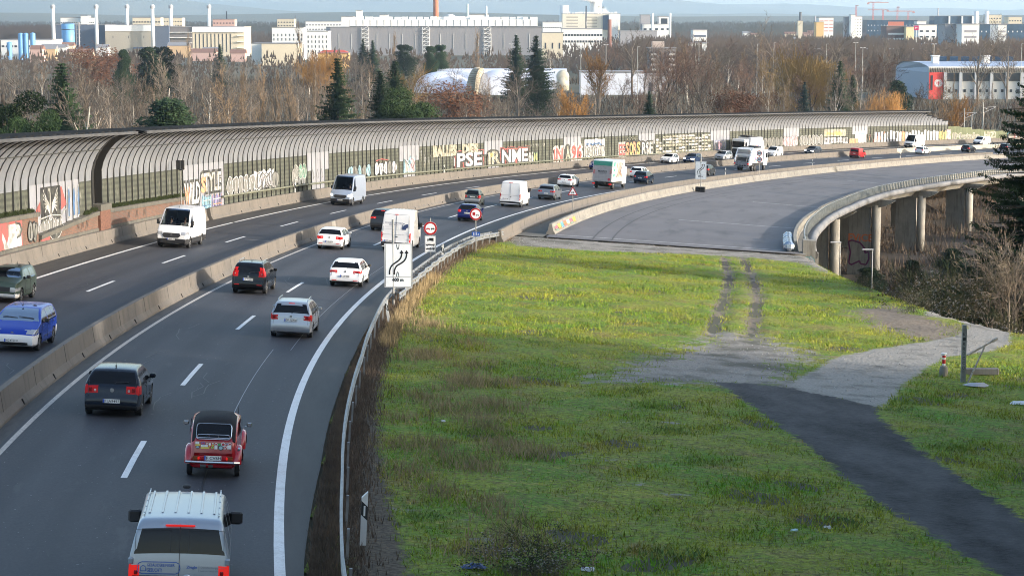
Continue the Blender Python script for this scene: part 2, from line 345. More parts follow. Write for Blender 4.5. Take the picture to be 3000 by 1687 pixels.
# golden tufts beside the rail in the foreground
n=9000;cx=nr.randint(0,46,n);rr=np.random.RandomState(3);CS=rr.uniform(-24,34,46);CO=rr.uniform(10.8,15.5,46);S_=CS[cx]+nr.normal(0,.7,n);O_=CO[cx]+nr.normal(0,.45,n);P=np.array([rp(s,o) for s,o in zip(S_,O_)])
blades('golden_grass_tufts','clumps of golden brown grass in the meadow close to the guard rail',P[:,0],P[:,1],.12,.42,.028,m_dry,lean=1.1)
# yellow-green leafy weeds
m_leaf=mat('weed_leaves',(.22,.30,.045),.7,c2=(.07,.13,.02),scale=1.5,thr=(.35,.65));n=30000;cx=nr.randint(0,150,n);CX_=rr.uniform(-4,30,150);CY_=rr.uniform(45,150,150);X=CX_[cx]+nr.normal(0,.45,n);Y=CY_[cx]+nr.normal(0,.5,n);mk=masks(X,Y);k=(np.maximum.reduce(mk[:4])<.4)&(mk[6]>10.6)&(mk[5]<90)&(mk[6]<oR(np.minimum(mk[5],96)))
blades('leafy_weeds','patches of yellow green dock and dandelion leaves in the meadow',X[k],Y[k],.04,.13,.06,m_leaf,lean=1.8)
n=60000;S_=nr.uniform(100,420,n);O_=nr.uniform(14,75,n);P=np.array([rp(s_,o_) for s_,o_ in zip(S_,O_)]);kk=(np.sin(P[:,0]*.35+P[:,1]*.1)+np.sin(P[:,1]*.27)>-.2)
blades('brush','dark brown leafless brush on the low ground under and beside the viaduct',P[kk,0],P[kk,1],.4,2.2,.09,m_dark,zo=.0,lean=.6)
# scattered small stones / rubble stuff on the gravel
n=9000;X=nr.uniform(-2,30,n);Y=nr.uniform(60,165,n);mk=masks(X,Y);k=(np.maximum(mk[1],mk[2]*.6)>.55)&(mk[0]<.3);X=X[k];Y=Y[k];Z=terr(X,Y)+.075;r=nr.uniform(.02,.06,len(X));b=B()
for x,y,z,q in zip(X,Y,Z,r):
    a=rng.uniform(0,3);b.add([(x+q*math.cos(a),y+q*math.sin(a),z),(x-q*math.sin(a),y+q*math.cos(a),z),(x-q*math.cos(a),y-q*math.sin(a),z),(x+q*math.sin(a),y-q*math.cos(a),z),(x,y,z+q*.8)],[(0,1,4),(1,2,4),(2,3,4),(3,0,4)])
tag(b.build('loose_gravel',mat('gravel_stone',(.3,.29,.27),.9,var=.4,scale=5)),'loose grey gravel stones strewn over the gravel areas','gravel',kind='stuff')
# ================================================================ carriageways
m_as=D.materials.new('asphalt');m_as.use_nodes=True;N,L,bs=nodes(m_as)
uv=N.new('ShaderNodeUVMap').outputs[0];oc=N.new('ShaderNodeTexCoord').outputs['Object']
base=mixc(N,L,noise(N,L,uv,1.0,4,.5,.3,.7,stretch=(.9,.03,1)),(.030,.032,.040),(.044,.047,.056))
base=mixc(N,L,noise(N,L,uv,1.0,5,.6,.5,.72,stretch=(.35,.05,1)),base,(.024,.026,.033))
base=mixc(N,L,noise(N,L,oc,13.,4,.85,.38,.66),base,mixc(N,L,.45,base,(.085,.085,.09)))
base=mixc(N,L,noise(N,L,oc,9.,2,.5,.735,.76),base,(.25,.25,.25))
sxa=N.new('ShaderNodeSeparateXYZ');L.new(uv,sxa.inputs[0]);tk=N.new('ShaderNodeMath');tk.operation='MULTIPLY_ADD';L.new(sxa.outputs[0],tk.inputs[0]);tk.inputs[1].default_value=6.2832/1.83;tk.inputs[2].default_value=-3.4
cs_=N.new('ShaderNodeMath');cs_.operation='COSINE';L.new(tk.outputs[0],cs_.inputs[0]);tr_=N.new('ShaderNodeMapRange');L.new(cs_.outputs[0],tr_.inputs['Value']);tr_.inputs['From Min'].default_value=-.2;tr_.inputs['From Max'].default_value=1;tr_.inputs['To Max'].default_value=.55
base=mixc(N,L,tr_.outputs[0],base,mixc(N,L,.5,base,(.016,.017,.022)))
base=mixc(N,L,noise(N,L,uv,1.,6,.7,.60,.66,stretch=(.9,.16,1)),base,(.058,.060,.066))
# shoulder (outside the edge lines) is older and browner
sx=N.new('ShaderNodeSeparateXYZ');L.new(uv,sx.inputs[0])
def step(src,a,b_):
    r=N.new('ShaderNodeMapRange');r.inputs['From Min'].default_value=a;r.inputs['From Max'].default_value=b_;L.new(src,r.inputs['Value']);return r.outputs[0]
sh=N.new('ShaderNodeMath');sh.operation='MAXIMUM';L.new(step(sx.outputs[0],7.8,7.95),sh.inputs[0]);L.new(step(sx.outputs[0],-9.5,-9.62),sh.inputs[1])
shc=mixc(N,L,noise(N,L,uv,1.,6,.7,.35,.7,stretch=(1.2,.12,1)),(.036,.035,.036),(.062,.060,.058))
base=mixc(N,L,sh.outputs[0],base,shc)
m2=N.new('ShaderNodeMath');m2.operation='COMPARE';L.new(sx.outputs[0],m2.inputs[0]);m2.inputs[1].default_value=-1.05;m2.inputs[2].default_value=.85
base=mixc(N,L,m2.outputs[0],base,mixc(N,L,noise(N,L,uv,1.,6,.7,.4,.6,stretch=(3,.5,1)),(.045,.044,.045),(.07,.067,.065)))
L.new(base,bs.inputs['Base Color']);bs.inputs['Roughness'].default_value=.65;bs.inputs['Specular IOR Level'].default_value=.25
bn=N.new('ShaderNodeTexNoise');bn.inputs['Scale'].default_value=40.;L.new(oc,bn.inputs['Vector']);bp=N.new('ShaderNodeBump');bp.inputs['Strength'].default_value=.25;bp.inputs['Distance'].default_value=.01;L.new(bn.outputs['Fac'],bp.inputs['Height']);L.new(bp.outputs[0],bs.inputs['Normal'])
struct(strip('road',m_as,-70,755,[-11.6,-9.6,-9.4,-8,-6.5,-5.6,-4,-1.9,-1.2,-.6,0,1.8,3.7,5.5,7.3,7.9,pave_edge if False else (lambda s:pave_edge(s) if s<90 else 11.6)]))
m_w=D.materials.new('road_paint');m_w.use_nodes=True;N,L,bs=nodes(m_w);oc=N.new('ShaderNodeTexCoord').outputs['Object']
c=mixc(N,L,noise(N,L,oc,16.,4,.8,.5,.75),(.70,.70,.69),(.42,.41,.40));c=mixc(N,L,noise(N,L,oc,1.,5,.7,.5,.8),c,(.45,.43,.40));L.new(c,bs.inputs['Base Color']);bs.inputs['Roughness'].default_value=.6
m_wd=mat('worn_road_paint',(.50,.47,.43),.7,c2=(.30,.285,.265),scale=12,thr=(.35,.65),detail=6)
def line(b,o,s0,s1,w,m=0,ds=2.5,dz=.006):
    n=max(2,int((s1-s0)/ds)+1);V=[];Fs=[]
    for i in range(n):
        s=s0+(s1-s0)*i/(n-1);V+=[rp(s,o-w/2,dz),rp(s,o+w/2,dz)]
    for i in range(n-1): Fs.append((2*i,2*i+1,2*i+3,2*i+2))
    b.add(V,Fs,m)
b=B()
for i in range(-4,36): line(b,3.67,-14.6+18*i,-8.6+18*i,.17)
for i in range(-6,34): line(b,-5.57,33.9+18*i,39.9+18*i,.17)
line(b,0.0,-70,700,.16,1);line(b,7.75,-70,80,.24,0);line(b,7.75,80,700,.2,0);line(b,-9.43,-70,88.2,.2,0);line(b,-9.43,89.2,700,.2,0);line(b,-1.9,-70,700,.15,1)
struct(b.build('road_markings',[m_w,m_wd]))
# joints, sealing seams and tar lines
m_seam=mat('tar_seam',(.018,.018,.02),.5);m_sl=mat('milled_joint',(.26,.27,.29),.7)
b=B();line(b,5.75,-70,-13,.03,0,dz=.008);line(b,5.9,-9,15,.028,1,dz=.008);line(b,6.6,15,80,.025,1,dz=.008)
for s,m_ in ((73.5,1),(89.,0)):
    for o0,o1 in ((1.2 if s<80 else -9.5,7.6),(-5.,-2.2)):
        V=[rp(s-.08+.02*o0,o0,.009),rp(s+.08+.02*o0,o0,.009),rp(s+.08+.15*o1,o1,.009),rp(s-.08+.15*o1,o1,.009)];b.add(V,[(0,1,2,3)],m_)
for _ in range(26):
    s=rng.uniform(-25,150);o=rng.choice([rng.uniform(.3,7.2),rng.uniform(-9,-2.2)]);P=[(o,s)]
    for k in range(rng.randint(4,9)): o+=rng.uniform(-.35,.35);s+=rng.uniform(.3,1.6);P.append((o,s))
    for (o0,a0),(o1,a1) in zip(P[:-1],P[1:]): b.add([rp(a0,o0,.009),rp(a0,o0+.035,.009),rp(a1,o1+.035,.009),rp(a1,o1,.009)],[(0,1,2,3)],0)
struct(b.build('road_seams',[m_seam,m_sl]))
# ================================================================ disused bridge deck
def oE(s): return float(np.interp(s,[96,145,188,228,256,320,760],[35.4,35.3,34.6,33.0,32.7,32.5,32.0]))
m_dk=D.materials.new('deck_asphalt');m_dk.use_nodes=True;N,L,bs=nodes(m_dk);uv=N.new('ShaderNodeUVMap').outputs[0];oc=N.new('ShaderNodeTexCoord').outputs['Object']
c=mixc(N,L,noise(N,L,uv,1.,6,.65,.3,.7,stretch=(.12,.08,1)),(.080,.076,.082),(.125,.118,.124));c=mixc(N,L,noise(N,L,uv,1.,6,.6,.52,.7,stretch=(.5,.09,1)),c,(.055,.053,.057));c=mixc(N,L,noise(N,L,oc,18.,4,.75,.3,.8),c,mixc(N,L,.25,c,(.2,.2,.2)));c=mixc(N,L,noise(N,L,oc,1.2,5,.7,.70,.76),c,(.05,.05,.05))
L.new(c,bs.inputs['Base Color']);bs.inputs['Roughness'].default_value=.8
struct(strip('bridge_deck_surface',m_dk,96,755,[lambda s:14.0 if s<372 else 9.6,18,22,26,30,lambda s:min(34.,oE(s)-.4)],dz=.012))
b=B();wl=mat('faded_white_line',(.60,.59,.59),.7,c2=(.35,.35,.35),scale=6,thr=(.4,.7))
for s,a,c_ in ((99.2,14.6,33.6),(133,22.,33.8),(178.5,24.,33.),(253,22,32)):
    V=[];Fs=[];n=14
    for i in range(n+1):
        o=a+(c_-a)*i/n;ss=s-.0*o;V+=[rp(ss-.11,o,.02),rp(ss+.11,o,.02)]
    for i in range(n): Fs.append((2*i,2*i+1,2*i+3,2*i+2))
    b.add(V,Fs,0)
for off in (0,1.5):  # tyre marks curving across the deck
    n=40;V=[];Fs=[]
    for i in range(n+1):
        t=i/n;s=97+t*175;o=17.6+off+(1-math.cos(t*1.4))*6-t*5.;V+=[rp(s,o,.022),rp(s,o+.14,.022)]
    for i in range(n): Fs.append((2*i,2*i+1,2*i+3,2*i+2))
    b.add(V,Fs,1)
struct(b.build('bridge_deck_markings',[wl,mat('tyre_marks',(.055,.052,.052),.8)]))
m_con=D.materials.new('weathered_concrete');m_con.use_nodes=True;N,L,bs=nodes(m_con);oc=N.new('ShaderNodeTexCoord').outputs['Object']
c=mixc(N,L,noise(N,L,oc,.7,6,.65,.3,.7),(.19,.18,.155),(.27,.255,.22));c=mixc(N,L,noise(N,L,oc,1.,5,.7,.5,.72,stretch=(3,3,.35)),c,(.12,.11,.09));c=mixc(N,L,noise(N,L,oc,9.,4,.7,.55,.8),c,(.13,.125,.11))
L.new(c,bs.inputs['Base Color']);bs.inputs['Roughness'].default_value=.9
def conc(name,a,b2,dark,streak=(1.2,1.2,.25),sc=.6):
    m=D.materials.new(name);m.use_nodes=True;N,L,bs=nodes(m);oc=N.new('ShaderNodeTexCoord').outputs['Object']
    c=mixc(N,L,noise(N,L,oc,sc,6,.6,.3,.7),a,b2);c=mixc(N,L,noise(N,L,oc,2.2,5,.7,.52,.75,stretch=streak),c,dark);c=mixc(N,L,noise(N,L,oc,12.,4,.7,.6,.85),c,dark)
    L.new(c,bs.inputs['Base Color']);bs.inputs['Roughness'].default_value=.88;return m
m_med=conc('median_concrete',(.105,.094,.082),(.138,.122,.105),(.066,.060,.052));m_old=conc('old_barrier_concrete',(.16,.152,.136),(.235,.222,.195),(.06,.056,.047),(2.5,2.5,.15));m_lite=conc('new_barrier_concrete',(.30,.275,.23),(.38,.35,.29),(.2,.18,.15))
m_darkc=conc('dirty_concrete',(.075,.072,.062),(.11,.105,.09),(.045,.043,.036));m_blk=mat('black_gap',(.012,.012,.012),.9)
def barrier(name,label,o,s0,s1,m,h=.9,wb=.62,wt=.2,group=None,joint=6.,marks=True,sides=(1,),flare=True,cat='barrier'):
    e=thing(name,label,cat,rp(s0,o),0,group,world=True);b=B();hw=wb/2;ht=wt/2
    sweep(b,[(o-hw,-.02),(o-hw,.09),(o-hw+.13,.3),(o-ht,h),(o+ht,h),(o+hw-.13,.3),(o+hw,.09),(o+hw,-.02)],s0,s1,2.);b.build('concrete_body',m,e)
    if joint:
        j=B();s=s0+joint
        while s<s1-1:
            for sd in sides:
                sweep(j,[(o+sd*(hw+.004),0.),(o+sd*(hw-.126),.302),(o+sd*(ht+.004),h+.004),(o+sd*(ht-.03),h+.004),(o+sd*(hw-.16),.3),(o+sd*(hw-.03),0)],s,s+.045,.045)
                if marks:
                    q=s+joint/2;P=[rp(q-.07,o+sd*(hw-.05),.12),rp(q+.09,o+sd*(hw-.05),.12),rp(q-.03,o+sd*(hw-.09),.26)];P2=[rp(q-.07,o+sd*(hw+.015),.09),rp(q+.09,o+sd*(hw+.015),.09),rp(q-.03,o+sd*(hw-.04),.26)]
                    j.add(P+P2,[(0,1,2),(3,4,5),(0,1,4,3),(1,2,5,4),(2,0,3,5)])
            s+=joint
        j.build('joint_marks',m_blk,e)
    return e
barrier('median_barrier','long tan concrete median wall between the two carriageways, near half up to the bright section',-.95,-60,84,m_med,group='concrete walls along the motorway')
barrier('median_barrier','tan concrete median wall continuing from the pale joint block towards the far bend',-.95,85.4,352,m_med,group='concrete walls along the motorway')
barrier('median_joint_block','pale concrete joint block set in the median wall near the white delivery van','',84,85.4,m_lite) if False else None
e=barrier('median_joint_block','short pale concrete joint block set into the median wall',-.95,84.02,85.38,m_old,joint=0,cat='barrier')
barrier('pale_concrete_barrier','cream coloured concrete median section at the far right of the road',-1.15,352.3,520,m_lite,joint=4.,marks=False,h=.85,group='concrete walls along the motorway')
barrier('outer_barrier','tan concrete wall below the brick and noise gallery at the left edge',-11.75,-60,89,m_med,group='concrete walls along the motorway')
barrier('outer_barrier','tan concrete wall running under the gallery from the black joint to the far right',-11.7,89.9,600,m_med,group='concrete walls along the motorway')
barrier('right_barrier','brownish concrete wall along the right edge of the road next to the closed bridge deck',11.35,87,372,m_med,sides=(1,-1),marks=False,joint=8.,group='concrete walls along the motorway')
e=barrier('deck_barrier','bleached old concrete barrier along the left side of the closed bridge deck',14.05,99.5,372,m_old,h=.85,wb=.72,sides=(1,),marks=False,joint=4.,group='concrete walls along the motorway')
cc=[(.55,.05,.12),(.5,.4,.1),(.1,.3,.25),(.4,.25,.05),(.15,.3,.5)];
def stroke(b,pts,w,fn,m=0):
    """flat ribbon through 2d points; fn maps (x,z) to world"""
    for (x0,z0),(x1,z1) in zip(pts[:-1],pts[1:]):
        d=math.hypot(x1-x0,z1-z0) or 1;nx_,nz_=-(z1-z0)/d*w/2,(x1-x0)/d*w/2
        b.add([fn(x0+nx_,z0+nz_),fn(x0-nx_,z0-nz_),fn(x1-nx_,z1-nz_),fn(x1+nx_,z1+nz_)],[(0,1,2,3)],m)
def throwup(b,x0,x1,z0,z1,fn,r,mf,mo,n=4,w=.09):
    """abstract bubble shapes: filled blobs with outlines"""
    for i in range(n):
        cx=x0+(x1-x0)*(i+.5)/n;rx=(x1-x0)/n*.55;cz=(z0+z1)/2;rzz=(z1-z0)/2;P=[]
        k=14;ph=r.uniform(0,6);am=r.uniform(.1,.3)
        for j in range(k):
            t=2*math.pi*j/k;q=1+am*math.sin(3*t+ph);P.append((cx+rx*q*math.cos(t),cz+rzz*min(1,q)*math.sin(t)))
        b.add([fn(*p) for p in P],[tuple(range(k))],mf if isinstance(mf,int) else r.choice(mf));f2=lambda x,z:fn(x,z,.012)
        stroke(b,P+[P[0]],w,f2,mo)
        for _ in range(2):
            a=r.uniform(-.5,.5);stroke(b,[(cx+a*rx,cz-rzz*.6),(cx+a*rx*.3,cz),(cx-a*rx,cz+rzz*.55)],w*.8,f2,mo)
b=B();fn=lambda x,z,d=0:rp(x,14.05+.40-.37*min(1,max(0,(z-.1)/.7))*.9+d,z)
for i in range(7): throwup(b,101+i*2.2,103+i*2.2,.25,.72,fn,rng,i%5,(i+2)%5,2,.07)
b.build('graffiti',[mat('spray_%d'%i,c_,.8) for i,c_ in enumerate(cc)],e)
m_pl=mat('plastic_white',(.62,.62,.6),.5);m_plb=mat('plastic_black',(.02,.02,.02),.5)
# floor between the two walls
struct(strip('verge_floor',m_darkc,96,372,[11.6,12.5,13.8],dz=-.03))
# ---------------------------------------------------------------- viaduct
m_pier=conc('pier_concrete',(.30,.285,.25),(.38,.36,.31),(.17,.16,.14),(2,2,.2))
vi=thing('viaduct','disused concrete motorway viaduct on tall paired piers at right','bridge',rp(96,33,-12),0,world=True)
b=B()
def dp(s): e=oE(s);return [(14.0,-.05),(14.0,-1.),(26,-1.),(27,-1.75),(30.5,-1.75),(31.2,-.95),(e-.9,-.85),(e-.9,-.05)]
sweep(b,dp,97,560,3.);b.build('girder',m_con,vi)
b=B()
def ep(s):
    e=oE(s);return [(e-1.0,-.03),(e-1.0,-.45),(e-.5,-.66),(e-.1,-.64),(e+.1,-.45),(e+.15,-.2),(e+.07,.04),(e-.12,.14),(e-.4,.15),(e-.45,0.)]
sweep(b,ep,100,560,3.);b.build('edge_beam',mat('edge_beam_concrete',(.165,.165,.168),.7,var=.18,scale=.5),vi,smooth=True)
b=B();sweep(b,lambda s:[(33.55,0),(33.6,.85),(33.85,.85),(33.95,0)] if s<160 else [(oE(s)-1.65,0),(oE(s)-1.6,.85),(oE(s)-1.4,.85),(oE(s)-1.3,0)],99,340,2.)
b.build('inner_parapet',m_con,vi)
m_bal=mat('baluster_paint',(.27,.28,.26),.6,var=.2,scale=2);rest=B();s=100.;cnt_=0
while s<345:
    b=B() if cnt_<100 else rest;cnt_+=1;o=oE(s)-.75;M=frame(s,o,.0)
    for dx,dz_,sx_,sz_ in ((0,.5,.16,1.0),(-.1,.98,.34,.07)): b.box(M@Vector((dx,0,dz_)),(sx_,.1,sz_),0,M=M.to_3x3())
    s+=1.25
    if b is not rest: b.build('baluster',m_bal,vi)
tag(rest.build('baluster',m_bal,vi),None,None,kind='stuff')

b=B()
for z_,r_ in ((.45,.04),(.98,.04)):
    b.tube([rp(s,oE(s)-.86,z_) for s in np.arange(100,345,5)],r_,5)
b.build('railing',mat('galvanised',(.42,.43,.42),.45,.6,var=.15,scale=3),vi)
# abutment wing wall and tagged faces
b=B();M=frame(99,33.6,0)
for o0,o1,s0,s1,z0,z1 in ((34.3,35.3,98.2,100.2,-3.2,1.0),(32.6,34.4,97.6,98.6,-3.2,-.25),(34.9,35.6,100.2,102,-9,-.1)):
    V=[rp(s,o,z) for z in (z0,z1) for s in (s0,s1) for o in (o0,o1)];b.add(V,[(0,1,3,2),(4,6,7,5),(0,4,5,1),(2,3,7,6),(0,2,6,4),(1,5,7,3)])
V=[rp(s,o,z) for z in (-16,-.9) for s in (98.6,99.6) for o in (10,35.4)];b.add(V,[(0,1,3,2),(4,6,7,5),(0,4,5,1),(2,3,7,6),(0,2,6,4),(1,5,7,3)])
b.build('abutment',m_con,vi)
b=B();f2=lambda x,z,d=0:rp(97.57-d,x,z)
b.add([f2(32.65,-1.7),f2(34.2,-1.7),f2(34.2,-.5),f2(32.65,-.5)],[(0,1,2,3)],0);throwup(b,32.8,34.1,-1.5,-.7,lambda x,z,d=0:f2(x,z,.01+d),rng,1,2,4,.07)
f3=lambda x,z,d=0:rp(98.17-d,x,z);throwup(b,34.4,35.2,-1.2,-.2,f3,rng,3,4,2,.04)
b.build('graffiti',[mat('wall_white',(.55,.55,.56),.8),mat('wall_pink',(.6,.45,.48),.8),mat('spray_red',(.5,.03,.04),.7),mat('wall_grey',(.3,.3,.31),.8),mat('spray_teal',(.05,.2,.22),.8)],vi)
for k,s in enumerate((158.5,192,226,259.5,293,326.5)):
    for o,kind in ((31.9,'column'),(29.6,'wall'),(22.5,'column'),(20.3,'wall')):
        x,y,z=rp(s,o);zt=z-1.6 if o>28 else z-.9;pb=B();zb=PLAIN-1
        if kind=='column': pb.cyl((x,y,zb),(x,y,zt),.62,.62,20);ob=pb.build('column',m_pier,vi,smooth=False);ob.data.polygons.foreach_set('use_smooth',[len(p.vertices)==4 for p in ob.data.polygons])
        else:
            pb.box((x,y,(zb+zt)/2),(3.0,.55,zt-zb),0,rz=-hd(s)+.0);pb.build('pier_wall',m_con,vi)
    # crossbeam with curved haunch
    pb=B();V=[];prof=[(28.0,-.9),(28.0,-2.0),(31.6,-2.0),(33.0,-1.75),(34.0,-1.2),(34.5,-.8)]
    for ds_ in (-.55,.55): V+=[rp(s+ds_,o,z) for o,z in prof]
    n=len(prof);pb.add(V,[tuple(range(n)),tuple(range(2*n-1,n-1,-1))]+[(i,(i+1)%n,n+(i+1)%n,n+i) for i in range(n)]);pb.build('crossbeam',m_con,vi)
# graffiti on piers
b=B()
def pf(s,o0):
    h=hd(s);x0,y0,_=rp(s,29.6)
    def f(x,z,d=0): return (x0+math.cos(h)*x+(-.285-d)*math.sin(h),y0-math.sin(h)*x+(-.285-d)*math.cos(h),PLAIN+z)
    return f
g=pf(226,0);text_on(b,'EViCE',-1.4,1.9,4.6,5.6,g,0,.02)
stroke(b,[(-1.4,4.5),(-.9,4.7),(.2,4.4),(.9,3.6),(.9,3.0),(1.4,3.2),(1.45,2.2),(1.1,1.4),(.3,1.5),(.2,1.9),(-1.,1.3),(-1.3,1.6),(-1.1,3.),(-1.4,4.5)],.22,lambda x,z:g(x,z,.01),1)
g=pf(192,0);P=[(1.3*math.cos(t),2.2+1.4*math.sin(t)) for t in np.linspace(0,6.28,22)[:-1]];b.add([g(*p) for p in P],[tuple(range(len(P)))],2)
for q in (-.8,-.3,.2,.7): stroke(b,[(q,1.2),(q+.15,2.2),(q-.1,3.2)],.05,lambda x,z:g(x,z,.01),3)
b.build('graffiti',[mat('spray_orange',(.5,.12,.02),.8),mat('spray_plum',(.10,.01,.06),.8),mat('spray_black',(.01,.01,.012),.7),mat('spray_silver',(.4,.4,.42),.6)],vi)
# ================================================================ noise gallery
m_ol=D.materials.new('olive_slats');m_ol.use_nodes=True;N,L,bs=nodes(m_ol);uv=N.new('ShaderNodeUVMap').outputs[0]
wv=N.new('ShaderNodeTexWave');wv.bands_direction='Y';wv.inputs['Scale'].default_value=.85;wv.inputs['Distortion'].default_value=.6;wv.inputs['Detail'].default_value=2;L.new(uv,wv.inputs['Vector'])
c=mixc(N,L,noise(N,L,uv,.8,5,.6,.3,.7),(.052,.058,.044),(.085,.092,.070));c=mixc(N,L,wv.outputs['Fac'],mixc(N,L,.65,c,(.02,.022,.018)),c);c=mixc(N,L,noise(N,L,uv,1.,5,.75,.55,.7,stretch=(2.5,.8,1)),c,(.20,.20,.165));L.new(c,bs.inputs['Base Color']);bs.inputs['Roughness'].default_value=.75
def arcmat(nm,a,b2,dirt):
    m=D.materials.new(nm);m.use_nodes=True;N,L,bs=nodes(m);uv=N.new('ShaderNodeUVMap').outputs[0]
    c=mixc(N,L,noise(N,L,uv,.5,5,.6,.3,.7),a,b2);c=mixc(N,L,noise(N,L,uv,1.,6,.75,.5,.75,stretch=(2.,.5,1)),c,dirt)
    L.new(c,bs.inputs['Base Color']);bs.inputs['Roughness'].default_value=.42;bs.inputs['Metallic'].default_value=.25;return m
m_arc=arcmat('grey_cushion_panel',(.20,.213,.24),(.26,.275,.30),(.125,.13,.14));m_lp=arcmat('pale_flat_panel',(.27,.28,.315),(.34,.35,.385),(.18,.185,.205))
m_rib=mat('dark_rib_steel',(.034,.036,.036),.6,var=.3,scale=2);m_roof=mat('dark_roof_sheet',(.014,.015,.016),.95,var=.4,scale=1.5,spec=.1);m_trim=mat('roof_edge_trim',(.06,.06,.062),.6,var=.25,scale=1)
m_brick=D.materials.new('red_brick');m_brick.use_nodes=True;N,L,bs=nodes(m_brick);uv=N.new('ShaderNodeUVMap').outputs[0];bt=N.new('ShaderNodeTexBrick');L.new(uv,bt.inputs['Vector']);bt.inputs['Scale'].default_value=1.;bt.inputs['Brick Width'].default_value=.25;bt.inputs['Row Height'].default_value=.09;bt.inputs['Mortar Size'].default_value=.012
bt.inputs['Color1'].default_value=lin((.155,.072,.045));bt.inputs['Color2'].default_value=lin((.11,.056,.04));bt.inputs['Mortar'].default_value=lin((.11,.095,.08))
c=mixc(N,L,noise(N,L,uv,1.,6,.7,.45,.7),bt.outputs['Color'],(.085,.06,.045));L.new(c,bs.inputs['Base Color']);bs.inputs['Roughness'].default_value=.9
WO=-12.3;LIGHT=[127,160.5,193.5,226.5,259.5,293,326.5,360]
def brick_top(s): return float(np.interp(s,[20,49,49.1,58,62,84.2,84.3],[3.0,2.8,1.45,1.95,2.2,2.05,.55]))
def arc_pts(zmax,n=9):
    P=[]
    for i in range(n+1):
        t=i/n*math.pi/2;o=WO+3.0*(1-math.cos(t));z=4.15+3.15*math.sin(t)
        if z>zmax:
            t=math.asin((zmax-4.15)/3.15);P.append((WO+3.0*(1-math.cos(t)),zmax));break
        P.append((o,z))
    return P
def gallery(label,bays,steps):
    e=thing('noise_gallery',label,'noise barrier',rp(bays[0][0],WO-1,4),0,world=True)
    V=[];U=[];Fs=[];V2=[];U2=[];F2=[];mi=[];lp=B();lpu=[]
    rb=B()
    lv=[];lf=[];lu=[]
    for s0,s1,zm in bays:
        sm=(s0+s1)/2;light=0
        if 48.4<sm<58.6 or 84.3<sm<96.6: light=2
        for c_ in LIGHT:
            if abs(sm-c_)<2.4: light=2
            elif abs(sm-c_)<3.9: light=1
        zb=brick_top(sm);zb=.55 if sm>84.3 else zb
        z0=zb
        spans=[('o',z0,4.15)] if light==0 else ([('l',z0,4.3)] if light==2 else [('o',z0,2.6),('l',2.6,4.3)])
        for k,a,c_ in spans:
            vv,uu,ff=(V2,U2,F2) if k=='o' else (lv,lu,lf);of=0 if k=='o' else .05
            b0=len(vv);vv+=[rp(s0,WO+of,a),rp(s1,WO+of,a),rp(s1,WO+of,c_),rp(s0,WO+of,c_)];uu+=[(s0,a),(s1,a),(s1,c_),(s0,c_)];ff.append((b0,b0+1,b0+2,b0+3))
        AP=arc_pts(zm);AP=[(WO,4.1)]+AP
        cs=[s0+.04,s0+.3*(s1-s0),sm,s0+.7*(s1-s0),s1-.04];bl=[0,.03,.04,.03,0];b0=len(V);acc=0
        for j,(o,z) in enumerate(AP):
            if j: acc+=math.hypot(o-AP[j-1][0],z-AP[j-1][1])
            t=max(0,min(1,(z-4.15)/3.15));nx_,nz_=math.cos(math.asin(t)),-t
            for q,(s_,bu) in enumerate(zip(cs,bl)): V.append(rp(s_,o+bu*nx_,z+bu*nz_));U.append((s_,acc))
        for j in range(len(AP)-1):
            for q in range(4): a=b0+j*5+q;Fs.append((a,a+1,a+6,a+5))
    mesh('arched_panels',V,Fs,m_arc,e,smooth=True,uv=U)
    mesh('olive_wall_panels',V2,F2,m_ol,e,uv=U2)
    if lf: mesh('pale_wall_panels',lv,lf,m_lp,e,uv=lu)
    allr=[]
    for s0,s1,zm in bays+[(bays[-1][1],0,bays[-1][2])]: allr.append((s0,zm))
    cut=100 if len(allr)>100 else len(allr);rest=B()
    for i,(s_,zm) in enumerate(allr):
        b=B() if i<cut else rest;P=[(WO,brick_top(s_) if s_<84.3 else .5)]+[(o,z) for o,z in arc_pts(zm)]
        V=[];n=len(P)
        for j,(o,z) in enumerate(P):
            t=max(0,min(1,(z-4.15)/3.15));nx_,nz_=math.cos(math.asin(t)),-t
            for ds_,d in ((-.024,-.03),(.024,-.03),(.024,.055 if z>4.2 else .10),(-.024,.055 if z>4.2 else .10)): V.append(rp(s_+ds_,o+d*nx_,z+d*nz_))
        Fq=[(j*4+q,j*4+(q+1)%4,(j+1)*4+(q+1)%4,(j+1)*4+q) for j in range(n-1) for q in range(4)];b.add(V,Fq)
        if i<cut: b.build('rib',m_rib,e)
    if cut<len(allr): tag(rest.build('rib',m_rib,e),None,None,kind='stuff')
    # horizontal seam halfway, roof, trim, back wall
    full=[x for x in bays if x[2]>7.2];a0,a1=full[0][0],full[-1][1]
    b=B();t=math.radians(38);o=WO+3*(1-math.cos(t));z=4.15+3.15*math.sin(t);sweep(b,[(o+.02,z-.03),(o+.09,z-.03),(o+.06,z+.03),(o-.01,z+.03)],a0,a1,3.);b.build('seam_rail',m_rib,e)
    b=B();sweep(b,[(WO+3.0,7.22),(WO+3.12,7.22),(WO+3.12,7.38),(WO+3.0,7.38)],a0,a1,3.);b.build('edge_trim',m_trim,e)
    b=B()
    for s0,s1,zm in full:
        V=[];
        for s_,dz in ((s0-.15,.02),(s1,.16)):
            for o,zq in ((WO+2.98,7.34),(WO+2.1,7.38),(WO+1.4,7.3),(WO+.8,7.05)): V.append(rp(s_,o,zq+dz))
        V+=[(p[0],p[1],p[2]-.12) for p in V];b.add(V,[(0,1,5,4),(1,2,6,5),(2,3,7,6),(8,12,13,9),(9,13,14,10),(10,14,15,11),(4,5,13,12),(5,6,14,13),(6,7,15,14),(3,11,15,7),(0,4,12,8)])
